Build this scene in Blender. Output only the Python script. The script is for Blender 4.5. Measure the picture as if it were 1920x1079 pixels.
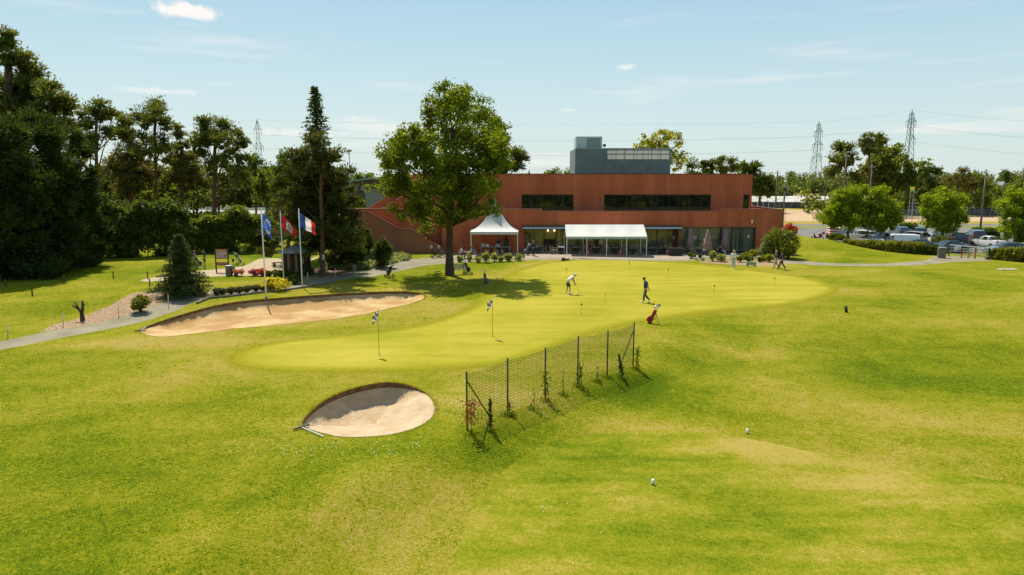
import bpy, bmesh, math, random
import numpy as np
from mathutils import Vector, Matrix, geometry
for o in list(bpy.data.objects): bpy.data.objects.remove(o)
S = bpy.context.scene
COL = S.collection
R = math.radians; PI = math.pi
rnd = random.Random(7); rng = np.random.default_rng(7)

# ---------------------------------------------------------------- camera
CAMH = 8.2; FPX = 1280.0; PIT = math.atan(199.5/1280)
cd = bpy.data.cameras.new('camera'); cam = bpy.data.objects.new('camera', cd); COL.objects.link(cam)
cd.sensor_width = 36; cd.lens = 24.0; cd.clip_start = 0.1; cd.clip_end = 9000
cam.location = (0, 0, CAMH); cam.rotation_euler = (PI/2-PIT, 0, 0)
S.camera = cam
S.render.resolution_x = 1024; S.render.resolution_y = 575
# ---------------------------------------------------------------- light
SUN_EL = 57.0; SDX, SDY = -0.43, 0.90         # horizontal direction towards the sun
sl = math.hypot(SDX, SDY); SDX /= sl; SDY /= sl
sd = bpy.data.lights.new('sun', 'SUN'); sd.energy = 5.0; sd.angle = R(0.5); sd.color = (1.0, 0.93, 0.78)
sun = bpy.data.objects.new('sun', sd); COL.objects.link(sun)
sv = Vector((SDX*math.cos(R(SUN_EL)), SDY*math.cos(R(SUN_EL)), math.sin(R(SUN_EL))))
sun.rotation_euler = sv.to_track_quat('Z', 'Y').to_euler(); sun.location = (-20, 60, 60)
S.view_settings.view_transform = 'Standard'; S.view_settings.look = 'None'; S.view_settings.gamma = 1
S.view_settings.exposure = 0.47
W = bpy.data.worlds.new('World'); S.world = W; W.use_nodes = True
def pixdir(px, py):
    dx = (px-960)/FPX; dz = -(py-539.5)/FPX
    return Vector((dx, math.cos(PIT)+dz*math.sin(PIT), -math.sin(PIT)+dz*math.cos(PIT))).normalized()
def world():
    nt = W.node_tree; N = nt.nodes; L = nt.links; N.clear()
    out = N.new('ShaderNodeOutputWorld'); bg = N.new('ShaderNodeBackground'); bg.inputs[1].default_value = 0.075
    sky = N.new('ShaderNodeTexSky'); sky.sky_type = 'NISHITA'; sky.sun_disc = False
    sky.sun_elevation = R(SUN_EL); sky.sun_rotation = math.atan2(SDX, SDY)
    sky.air_density = 1.3; sky.dust_density = 1.6; sky.ozone_density = 1.5
    tc = N.new('ShaderNodeTexCoord'); sp = N.new('ShaderNodeSeparateXYZ'); L.new(tc.outputs['Generated'], sp.inputs[0])
    mul = N.new('ShaderNodeMix'); mul.data_type = 'RGBA'; mul.blend_type = 'MULTIPLY'; mul.inputs[0].default_value = 1
    L.new(sky.outputs[0], mul.inputs[6]); mul.inputs[7].default_value = (1.0, 1.12, 1.04, 1)
    # pale humid air towards the horizon
    gr = N.new('ShaderNodeValToRGB'); e = gr.color_ramp.elements; e[0].position = 0.0; e[0].color = (.86, .98, .95, 1); e[1].position = .30; e[1].color = (.40, .67, .90, 1); q = e.new(.12); q.color = (.67, .88, .955, 1)
    L.new(sp.outputs[2], gr.inputs[0]); gm = N.new('ShaderNodeMix'); gm.data_type = 'RGBA'; gm.blend_type = 'MULTIPLY'; gm.inputs[0].default_value = 1; L.new(gr.outputs[0], gm.inputs[6]); gm.inputs[7].default_value = (8.6, 8.6, 8.6, 1)
    fa = N.new('ShaderNodeMapRange'); fa.inputs[1].default_value = .25; fa.inputs[2].default_value = .7; fa.inputs[3].default_value = .85; fa.inputs[4].default_value = .25; L.new(sp.outputs[2], fa.inputs[0])
    m0 = N.new('ShaderNodeMix'); m0.data_type = 'RGBA'; L.new(fa.outputs[0], m0.inputs[0]); L.new(mul.outputs[2], m0.inputs[6]); L.new(gm.outputs[2], m0.inputs[7]); mul = m0
    # thin cloud: stretched noise, only low in the sky, plus one small puff
    mp = N.new('ShaderNodeMapping'); mp.inputs['Scale'].default_value = (1.6, 1.6, 16); L.new(tc.outputs['Generated'], mp.inputs[0])
    mp.inputs['Location'].default_value = (2.3, 0.4, 1.9)
    nz = N.new('ShaderNodeTexNoise'); nz.inputs['Scale'].default_value = 2.2; nz.inputs['Detail'].default_value = 7; nz.inputs['Roughness'].default_value = .55
    L.new(mp.outputs[0], nz.inputs[0])
    r1 = N.new('ShaderNodeValToRGB'); r1.color_ramp.elements[0].position = .57; r1.color_ramp.elements[1].position = .76; L.new(nz.outputs[0], r1.inputs[0])
    low = N.new('ShaderNodeMapRange'); low.inputs[1].default_value = .02; low.inputs[2].default_value = .32; low.inputs[3].default_value = .75; low.inputs[4].default_value = 0
    L.new(sp.outputs[2], low.inputs[0])
    m1 = N.new('ShaderNodeMath'); m1.operation = 'MULTIPLY'; L.new(r1.outputs[0], m1.inputs[0]); L.new(low.outputs[0], m1.inputs[1])
    last = m1.outputs[0]
    nz2 = N.new('ShaderNodeTexNoise'); nz2.inputs['Scale'].default_value = 55; nz2.inputs['Detail'].default_value = 5; L.new(tc.outputs['Generated'], nz2.inputs[0])
    for (px, py, rx, rz, amt) in ((352, 20, .052, .0125, 1.1), (1176, 126, .017, .007, .7), (330, 8, .02, .008, .5), (665, 222, .01, .005, .5), (295, 171, .06, .0055, .45),
                                  (560, 250, .11, .008, .55), (1068, 207, .018, .003, .4), (680, 243, .02, .004, .4)):
        d = pixdir(px, py)
        sb = N.new('ShaderNodeVectorMath'); sb.operation = 'SUBTRACT'; L.new(tc.outputs['Generated'], sb.inputs[0]); sb.inputs[1].default_value = d
        dv = N.new('ShaderNodeVectorMath'); dv.operation = 'DIVIDE'; L.new(sb.outputs[0], dv.inputs[0]); dv.inputs[1].default_value = (rx, rx*2, rz)
        ln = N.new('ShaderNodeVectorMath'); ln.operation = 'LENGTH'; L.new(dv.outputs[0], ln.inputs[0])
        ad = N.new('ShaderNodeMath'); ad.operation = 'MULTIPLY_ADD'; L.new(nz2.outputs[0], ad.inputs[0]); ad.inputs[1].default_value = 1.6; 
        L.new(ln.outputs['Value'], ad.inputs[2])
        mr = N.new('ShaderNodeMapRange'); mr.interpolation_type = 'SMOOTHSTEP'; mr.inputs[1].default_value = 1.75; mr.inputs[2].default_value = .95; mr.inputs[3].default_value = 0; mr.inputs[4].default_value = amt
        L.new(ad.outputs[0], mr.inputs[0])
        mx = N.new('ShaderNodeMath'); mx.operation = 'MAXIMUM'; L.new(last, mx.inputs[0]); L.new(mr.outputs[0], mx.inputs[1]); last = mx.outputs[0]
    cm = N.new('ShaderNodeMix'); cm.data_type = 'RGBA'; cm.clamp_factor = True
    L.new(last, cm.inputs[0]); L.new(mul.outputs[2], cm.inputs[6]); cm.inputs[7].default_value = (9.8, 9.4, 8.9, 1)
    L.new(cm.outputs[2], bg.inputs[0]); L.new(bg.outputs[0], out.inputs[0])
world()

# ---------------------------------------------------------------- placing helpers
def AT(px, py, Y):
    d = pixdir(px, py); t = Y/d.y
    return Vector((d.x*t, Y, CAMH+d.z*t))
def P0(px, py, z=0.0):
    d = pixdir(px, py); t = (z-CAMH)/d.z
    return Vector((d.x*t, d.y*t, z))
def XY(px, Y, z=0.0):
    zc = Y*math.cos(PIT)+(CAMH-z)*math.sin(PIT)
    return ((px-960)/FPX*zc, Y)
def PX(poly): return [tuple(P0(x, y).xy) for x, y in poly]

def smooth(a, b, x): 
    t = np.clip((x-a)/(b-a), 0, 1); return t*t*(3-2*t)
def inpoly(x, y, poly):
    x = np.asarray(x, float); y = np.asarray(y, float); c = np.zeros(x.shape, bool); n = len(poly)
    for i in range(n):
        x1, y1 = poly[i]; x2, y2 = poly[(i+1) % n]
        if y1 == y2: continue
        c ^= ((y1 > y) != (y2 > y)) & (x < (x2-x1)*(y-y1)/(y2-y1)+x1)
    return c
def distpoly(x, y, poly, closed=True):
    x = np.asarray(x, float); y = np.asarray(y, float); d = np.full(x.shape, 1e9); n = len(poly)
    for i in range(n if closed else n-1):
        x1, y1 = poly[i]; x2, y2 = poly[(i+1) % n]
        vx, vy = x2-x1, y2-y1; L2 = vx*vx+vy*vy+1e-12
        t = np.clip(((x-x1)*vx+(y-y1)*vy)/L2, 0, 1)
        d = np.minimum(d, np.hypot(x-x1-t*vx, y-y1-t*vy))
    return d
def catmull(pts, k=4, closed=True):
    out = []; n = len(pts)
    rngi = range(n) if closed else range(n-1)
    for i in rngi:
        g = (lambda j: pts[j % n]) if closed else (lambda j: pts[max(0, min(n-1, j))])
        p0, p1, p2, p3 = g(i-1), g(i), g(i+1), g(i+2)
        for q in range(k):
            t = q/k
            out.append(tuple(.5*((2*p1[a])+(-p0[a]+p2[a])*t+(2*p0[a]-5*p1[a]+4*p2[a]-p3[a])*t*t+(-p0[a]+3*p1[a]-3*p2[a]+p3[a])*t**3) for a in (0, 1)))
    if not closed: out.append(tuple(pts[-1]))
    return out

# ---------------------------------------------------------------- regions traced on the ground plane
GREEN = catmull(PX([(441,682),(460,664),(540,645),(650,632),(780,612),(870,585),(908,562),(925,545),(950,520),(985,503),(1040,494),(1120,491),(1250,493),(1350,502),(1450,514),(1530,528),(1563,545),(1540,560),(1480,573),(1380,580),(1300,588),(1240,597),(1184,606),(1082,633),(1012,659),(940,679),(875,688),(760,697),(640,701),(540,698),(470,692)]), 4)
BUNK1 = catmull(PX([(567,803),(572,787),(600,762),(640,742),(690,727),(735,721),(775,728),(805,745),(816,768),(808,790),(780,808),(740,820),(690,825),(640,824),(600,815)]), 4)
BUNK2 = catmull(PX([(262,624),(275,610),(330,593),(420,577),(520,565),(620,554),(720,548),(775,549),(797,556),(780,567),(720,580),(640,595),(540,607),(440,618),(360,628),(300,634)]), 4)
PATH1 = PX([(-60,655),(0,640),(110,617),(220,596),(310,576),(385,559),(460,551),(545,537),(560,530),(620,520),(650,511),(690,502),(760,491),(800,485),(830,480),(870,478),(870,484),(985,485.5),(1150,486),(1290,486),(1310,480),(1425,480),(1470,487),(1560,493.5),(1650,493.5),(1735,489),(1752,482),(1790,480.5),(1850,485),(1862,490),(1780,492.5),(1735,496),(1640,499.5),(1550,499.5),(1480,495),(1420,487),(1320,486),(1290,489),(1150,489),(985,489),(900,490),(840,494),(800,499),(760,507),(700,519),(640,524),(625,529),(560,542),(470,557),(392,566),(330,586),(220,611),(110,633),(0,655),(-60,669)])
TERR = PX([(870,478),(830,474),(832,469),(1290,469),(1425,472),(1425,480),(1310,480),(1290,486),(1150,486),(985,485.5),(870,484)])
MULCH1 = catmull(PX([(73,623),(95,608),(150,595),(210,578),(250,561),(300,554),(370,551),(384,558.6),(310,575.6),(220,595.6),(110,616.6)]), 1)
MULCH2 = PX([(862,490.5),(880,486.5),(985,486.5),(992,488.5),(900,489.5)])
MULCH3 = PX([(1312,487.5),(1420,489),(1480,496),(1460,500),(1390,497),(1315,492)])
MULCH4 = PX([(392,558),(400,549),(440,545),(480,541),(515,536),(545,531),(560,522),(575,516),(585,505),(620,503),(660,501),(689,500),(649,510.5),(619,519.5),(560,529),(545,536),(470,550)])
SANDP = catmull(PX([(262,528),(300,520),(380,509),(455,500),(485,484),(520,483),(560,490),(600,492),(575,500),(540,508),(530,517),(440,519),(380,523),(300,530)]), 2)
TEE = catmull(PX([(1130,790),(1230,783),(1330,790),(1430,808),(1600,838),(1800,868),(2000,905),(2300,1000),(2200,1300),(1200,1400),(840,1150),(860,1000),(900,905),(980,840),(1050,805)]), 3)
CARPK = [(44.0, 101), (44.0, 122), (100, 122), (100, 66), (62, 73.5), (55, 77), (47.5, 84), (46, 90)]
TRACKL = [(-190, 215), (-190, 190), (-60, 172), (-20, 160), (-14, 166), (-16, 176), (-60, 192)]
ROADR = [(40, 126), (40, 133), (160, 133), (160, 126)]
TRAP = [(55, 142), (72, 205), (98, 190), (110, 160), (180, 146), (180, 140)]
BANKW = [(61, 219), (61, 246), (75, 250), (150, 245), (180, 190), (180, 157), (127, 164), (114, 173), (102, 200), (86, 216)]
REG = dict(putting_green=GREEN, sand_bunker=BUNK1, sand_bunker_long=BUNK2, path=PATH1, terrace=TERR, mulch_bed=MULCH1, mulch_bed_b=MULCH2,
           mulch_bed_c=MULCH3, mulch_bed_d=MULCH4, sandy_path=SANDP, tee_box=TEE, car_park=CARPK, track=TRACKL, service_road=ROADR, gravel_trap=TRAP, gravel_bank=BANKW)
FENCE = [tuple(P0(x, y).xy) for x, y in ((876,817),(952,780),(1022,752),(1083,724),(1138,708),(1187,688))]
def HT(x, y):
    x = np.asarray(x, float); y = np.asarray(y, float)
    h = .10*np.sin(x*.11+1.3)*np.sin(y*.09+.4)+.05*np.sin(x*.31+y*.17)+.03*np.sin(x*.7-y*.45)*smooth(60, 40, y)
    far = smooth(130, 70, y); h = h*far
    # bank beside the fence falls to the tee
    u = (x-FENCE[0][0])*.80-(y-FENCE[0][1])*.60   # away from the fence, to the right and towards the camera
    h = h-.45*smooth(0, 3.0, u)*smooth(40, 30, y)*smooth(34, 18, np.abs(x-6))
    h = h+.10*np.exp(-((x-FENCE[2][0])*.8-(y-FENCE[2][1])*.6)**2/1.2)*smooth(34, 28, y)*smooth(14,18,y)*smooth(9,6,np.abs(x-2))
    # grassy mound that hides the car park's kerb
    h = h+1.1*np.exp(-(((x-38)/5.2)**2+((y-86)/5.0)**2))
    # ivy mound at the stair wall
    h = h+1.1*np.exp(-(((x+16.5)/4.5)**2+((y-69)/3.2)**2))
    # swale and rise on the left lawn
    h = h+.35*np.exp(-(((x+26)/9)**2+((y-47)/4)**2))-.15*np.exp(-(((x+24)/9)**2+((y-40)/3)**2))
    u = y-np.interp(x, [60, 84, 100, 112, 126, 200], [216, 213, 198, 170, 161, 152]); h = h+3.2*smooth(1, 20, u)*smooth(56, 64, x)*smooth(700, 400, y)
    g = distpoly(x, y, GREEN[::3]); s = np.where(inpoly(x, y, GREEN[::3]), g, -g)
    h = h+.12*smooth(-1.2, .8, s)
    # raised collar round both bunkers on the far side
    for B, a in ((BUNK1, .18), (BUNK2, .22)):
        cy = sum(p[1] for p in B)/len(B); d = distpoly(x, y, B[::2])
        h = h+a*.3*np.exp(-(d/.9)**2)*smooth(-1.0, 2.0, y-cy)
    return h
def ht(x, y): return float(HT(np.array([x]), np.array([y]))[0])
def P(px, py):
    z = 0.0
    for _ in range(4):
        p = P0(px, py, z); z = ht(p.x, p.y)
    return Vector((p.x, p.y, z))
def G(px, Y):
    x, _ = XY(px, Y); z = ht(x, Y); x, _ = XY(px, Y, z); return Vector((x, Y, z))

# ---------------------------------------------------------------- materials
MATS = {}
def mat(name, c1, c2=None, scale=3.0, rough=.7, metal=0.0, bump=0.0, bscale=None, spec=.4, det=4, emit=None, lo=.35, hi=.65, stretch=None):
    if name in MATS: return MATS[name]
    m = bpy.data.materials.new(name); m.use_nodes = True; nt = m.node_tree; N = nt.nodes; L = nt.links
    b = N['Principled BSDF']; b.inputs['Roughness'].default_value = rough; b.inputs['Metallic'].default_value = metal
    b.inputs['Specular IOR Level'].default_value = spec
    if c2 is None: c2 = tuple(min(1, c*1.12) for c in c1); 
    geo = N.new('ShaderNodeTexCoord'); nz = N.new('ShaderNodeTexNoise'); nz.inputs['Scale'].default_value = scale; nz.inputs['Detail'].default_value = det
    if stretch:
        mp = N.new('ShaderNodeMapping'); mp.inputs['Scale'].default_value = stretch; L.new(geo.outputs['Object'], mp.inputs[0]); L.new(mp.outputs[0], nz.inputs[0])
    else: L.new(geo.outputs['Object'], nz.inputs[0])
    rp = N.new('ShaderNodeValToRGB'); rp.color_ramp.elements[0].position = lo; rp.color_ramp.elements[1].position = hi
    rp.color_ramp.elements[0].color = (*c1, 1); rp.color_ramp.elements[1].color = (*c2, 1)
    L.new(nz.outputs[0], rp.inputs[0]); L.new(rp.outputs[0], b.inputs['Base Color'])
    if bump:
        n2 = N.new('ShaderNodeTexNoise'); n2.inputs['Scale'].default_value = bscale or scale*6; n2.inputs['Detail'].default_value = 3
        L.new(geo.outputs['Object'], n2.inputs[0]); bp = N.new('ShaderNodeBump'); bp.inputs['Strength'].default_value = bump; bp.inputs['Distance'].default_value = .05
        L.new(n2.outputs[0], bp.inputs['Height']); L.new(bp.outputs[0], b.inputs['Normal'])
    if emit: b.inputs['Emission Color'].default_value = (*emit[:3], 1); b.inputs['Emission Strength'].default_value = emit[3]
    MATS[name] = m; return m
def leafmat(name, ca, cb, trans=.45, cc=None):
    if name in MATS: return MATS[name]
    m = bpy.data.materials.new(name); m.use_nodes = True; nt = m.node_tree; N = nt.nodes; L = nt.links; N.clear()
    out = N.new('ShaderNodeOutputMaterial'); geo = N.new('ShaderNodeNewGeometry'); tc = N.new('ShaderNodeTexCoord')
    rp = N.new('ShaderNodeValToRGB'); e = rp.color_ramp.elements; e[0].color = (*ca, 1); e[1].color = (*cb, 1)
    if cc: q = rp.color_ramp.elements.new(.93); q.color = (*cb, 1); e[-1].color = (*cc, 1)
    L.new(geo.outputs['Random Per Island'], rp.inputs[0])
    nz = N.new('ShaderNodeTexNoise'); nz.inputs['Scale'].default_value = .55; nz.inputs['Detail'].default_value = 3; L.new(tc.outputs['Object'], nz.inputs[0])
    mr = N.new('ShaderNodeMapRange'); mr.inputs[1].default_value = .3; mr.inputs[2].default_value = .7; mr.inputs[3].default_value = .72; mr.inputs[4].default_value = 1.3; L.new(nz.outputs[0], mr.inputs[0])
    mx = N.new('ShaderNodeMix'); mx.data_type = 'RGBA'; mx.blend_type = 'MULTIPLY'; mx.inputs[0].default_value = 1; L.new(rp.outputs[0], mx.inputs[6]); L.new(mr.outputs[0], mx.inputs[7])
    b = N.new('ShaderNodeBsdfPrincipled'); b.inputs['Roughness'].default_value = .65; b.inputs['Specular IOR Level'].default_value = .12; L.new(mx.outputs[2], b.inputs['Base Color'])
    t = N.new('ShaderNodeBsdfTranslucent'); tcl = N.new('ShaderNodeMix'); tcl.data_type = 'RGBA'; tcl.blend_type = 'MULTIPLY'; tcl.inputs[0].default_value = 1
    L.new(mx.outputs[2], tcl.inputs[6]); tcl.inputs[7].default_value = (1.9, 1.7, .6, 1); L.new(tcl.outputs[2], t.inputs[0])
    ms = N.new('ShaderNodeMixShader'); ms.inputs[0].default_value = trans; L.new(b.outputs[0], ms.inputs[1]); L.new(t.outputs[0], ms.inputs[2]); L.new(ms.outputs[0], out.inputs[0])
    MATS[name] = m; return m
def turf(name, cols, big=.12, mid=1.1, fine=14, bump=.5, dry_shade=True, stripes=None, micro=1.0, fringe='rim', fcol=(.205, .205, .008), sw=.75):
    m = bpy.data.materials.new(name); m.use_nodes = True; nt = m.node_tree; N = nt.nodes; L = nt.links
    b = N['Principled BSDF']; b.inputs['Roughness'].default_value = .9; b.inputs['Specular IOR Level'].default_value = .02
    geo = N.new('ShaderNodeNewGeometry')
    def noise(s, d=4, w=0.0, ro=.55, sc=None):
        n = N.new('ShaderNodeTexNoise'); n.inputs['Scale'].default_value = s; n.inputs['Detail'].default_value = d; n.inputs['Roughness'].default_value = ro; n.inputs['Distortion'].default_value = w
        if sc:
            mp = N.new('ShaderNodeMapping'); mp.inputs['Scale'].default_value = sc[:3]; mp.inputs['Rotation'].default_value = (0, 0, R(sc[3])); L.new(geo.outputs['Position'], mp.inputs[0]); L.new(mp.outputs[0], n.inputs[0])
        else: L.new(geo.outputs['Position'], n.inputs[0])
        return n.outputs[0]
    def ma(op, a, c, x=None):
        n = N.new('ShaderNodeMath'); n.operation = op
        for i, v in enumerate((a, c, x)):
            if v is None: continue
            if isinstance(v, (int, float)): n.inputs[i].default_value = v
            else: L.new(v, n.inputs[i])
        return n.outputs[0]
    f = ma('ADD', ma('ADD', ma('MULTIPLY', noise(big, 5, .6), 1.35), -.175), ma('MULTIPLY', noise(mid, 5, .3, .65), .55))
    f = ma('ADD', f, ma('MULTIPLY', ma('SUBTRACT', noise(9.0, 3, .3, .65), .5), 1.05*micro))
    f = ma('ADD', f, ma('MULTIPLY', ma('SUBTRACT', noise(30.0, 2, 0, .6, (1, .6, 1, 20)), .5), 1.5*micro))
    f = ma('ADD', f, ma('ADD', .43, ma('MULTIPLY', ma('SUBTRACT', noise(mid*4, 4, .4, .7), .5), .45)))
    if stripes:
        f = ma('ADD', f, ma('MULTIPLY', ma('SUBTRACT', noise(1.0, 2, .2, .5, stripes), .5), sw))
    f = ma('SUBTRACT', f, 1.20)
    if dry_shade:
        at = N.new('ShaderNodeAttribute'); at.attribute_name = 'dry_shade'; f = ma('ADD', f, ma('MULTIPLY', at.outputs['Fac'], .5))
    f = ma('ADD', ma('MULTIPLY', f, 1.25), .5)
    rp = N.new('ShaderNodeValToRGB'); e = rp.color_ramp.elements
    while len(e) < len(cols): e.new(.5)
    for i, (p, c) in enumerate(cols): e[i].position = p; e[i].color = (*c, 1)
    L.new(f, rp.inputs[0]); last = rp.outputs[0]
    for an, fc in (('rim', (.215, .200, .012)), ('rim2', (.185, .190, .009))):
        if an == 'rim2' or name == 'tee_turf': continue
        at2 = N.new('ShaderNodeAttribute'); at2.attribute_name = an
        g2 = ma('ADD', at2.outputs['Fac'], ma('MULTIPLY', ma('SUBTRACT', noise(3.0, 4, .3, .7), .5), .55)); mr = N.new('ShaderNodeMapRange'); mr.interpolation_type = 'SMOOTHSTEP'; mr.inputs[1].default_value = .25; mr.inputs[2].default_value = .9; L.new(g2, mr.inputs[0])
        fr = N.new('ShaderNodeMix'); fr.data_type = 'RGBA'; fr.blend_type = 'MULTIPLY'; fr.inputs[0].default_value = 1; v = N.new('ShaderNodeMapRange'); v.inputs[1].default_value = .3; v.inputs[2].default_value = .7; v.inputs[3].default_value = .8; v.inputs[4].default_value = 1.2; L.new(noise(12, 4, 0, .7), v.inputs[0]); L.new(v.outputs[0], fr.inputs[6]); fr.inputs[7].default_value = (*fc, 1)
        mx = N.new('ShaderNodeMix'); mx.data_type = 'RGBA'; L.new(mr.outputs[0], mx.inputs[0]); L.new(last, mx.inputs[6]); L.new(fr.outputs[2], mx.inputs[7]); last = mx.outputs[2]
    L.new(last, b.inputs['Base Color'])
    if bump:
        bp = N.new('ShaderNodeBump'); bp.inputs['Strength'].default_value = bump; bp.inputs['Distance'].default_value = .06
        L.new(ma('ADD', noise(fine*1.6, 4, 0, .8), noise(mid*3, 3)), bp.inputs['Height']); L.new(bp.outputs[0], b.inputs['Normal'])
    MATS[name] = m; return m

TURF_COLS = [(.0, (.056, .094, .003)), (.28, (.116, .150, .004)), (.55, (.186, .192, .007)), (.80, (.258, .218, .022)), (.98, (.32, .245, .062))]
M_ROUGH = turf('rough_turf', TURF_COLS, stripes=(.10, .55, 1, 38), sw=.35, bump=.7)
M_GREEN = turf('green_turf', [(.1, (.225, .220, .018)), (.5, (.288, .257, .024)), (.9, (.345, .295, .045))], big=.10, mid=.35, fine=22, bump=.12, dry_shade=False, stripes=(.12, .9, 1, 14), micro=.35, sw=.95)
M_TEE = turf('tee_turf', [(.0, (.058, .092, .003)), (.3, (.116, .148, .005)), (.58, (.180, .188, .010)), (.82, (.258, .212, .028)), (.98, (.31, .24, .06))], big=.16, mid=.8, fine=18, bump=.35, stripes=(.25, 1.4, 1, -20), micro=.7)
M_SAND = mat('sand', (.39, .275, .165), (.48, .37, .245), 1.6, .95, bump=1.0, bscale=7, spec=.1, det=8)
M_SAND2 = mat('sand_ochre', (.345, .205, .085), (.47, .325, .165), .45, .95, bump=.6, bscale=5, spec=.1, det=8, lo=.42, hi=.6)
M_SOIL = mat('soil_lip', (.11, .065, .03), (.20, .12, .06), 4, .95, bump=.8, spec=.1)
M_ASPH = mat('path_asphalt', (.180, .158, .105), (.250, .220, .155), .7, .9, det=9, bump=.3, bscale=40, spec=.2)
M_PAVE = mat('terrace_paving', (.27, .20, .15), (.36, .28, .22), 2.5, .9, spec=.2)
M_MULCH = mat('wood_chip', (.15, .09, .05), (.42, .30, .19), 9, .95, bump=.8, bscale=20, spec=.1, det=6)
M_GRAV = mat('sandy_gravel', (.32, .25, .16), (.40, .32, .22), 3, .95, bump=.3, spec=.1)
M_CARPK = mat('car_park_asphalt', (.12, .12, .115), (.17, .165, .15), .4, .9, spec=.2)
M_TRACK = mat('track_asphalt', (.30, .29, .26), (.36, .34, .30), .05, .9)
M_TRAP = mat('gravel_trap', (.40, .27, .17), (.47, .33, .21), .06, .95, spec=.1)
M_WBANK = mat('white_gravel', (.28, .28, .25), (.56, .54, .50), .9, .95, det=8, spec=.1)

# ---------------------------------------------------------------- object helpers
def link(o, parent=None):
    COL.objects.link(o)
    if parent is not None: o.parent = parent
    return o
def tag(o, label=None, cat=None, group=None, kind=None):
    if label: o['label'] = label
    if cat: o['category'] = cat
    if group: o['group'] = group
    if kind: o['kind'] = kind
    return o
def empty(name, loc, label, cat, group=None, rz=0.0):
    o = bpy.data.objects.new(name, None); link(o); o.location = loc; o.rotation_euler = (0, 0, rz); o.empty_display_size = .3
    return tag(o, label, cat, group)
def copy_tree(o, parent=None):
    c = o.copy(); COL.objects.link(c)
    if parent is not None: c.parent = parent
    for ch in [q for q in o.children]: copy_tree(ch, c)
    return c
def dup(o, loc, rz, label, group=None):
    c = copy_tree(o); c.location = loc; c.rotation_euler = (0, 0, rz); c['label'] = label
    if group: c['group'] = group
    return c
def np_mesh(name, V, F, mats, parent=None, midx=None, smooth_=False):
    """V (n,3); F (m,k) all faces the same size"""
    me = bpy.data.meshes.new(name); V = np.asarray(V, np.float32); F = np.asarray(F, np.int32); k = F.shape[1]
    me.vertices.add(len(V)); me.vertices.foreach_set('co', V.ravel())
    me.loops.add(F.size); me.loops.foreach_set('vertex_index', F.ravel())
    me.polygons.add(len(F)); me.polygons.foreach_set('loop_start', np.arange(0, F.size, k, dtype=np.int32))
    for m in (mats if isinstance(mats, (list, tuple)) else [mats]): me.materials.append(m)
    if midx is not None: me.polygons.foreach_set('material_index', np.asarray(midx, np.int32))
    me.update(calc_edges=True); me.validate()
    if smooth_: me.polygons.foreach_set('use_smooth', np.ones(len(F), bool))
    return link(bpy.data.objects.new(name, me), parent)
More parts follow.
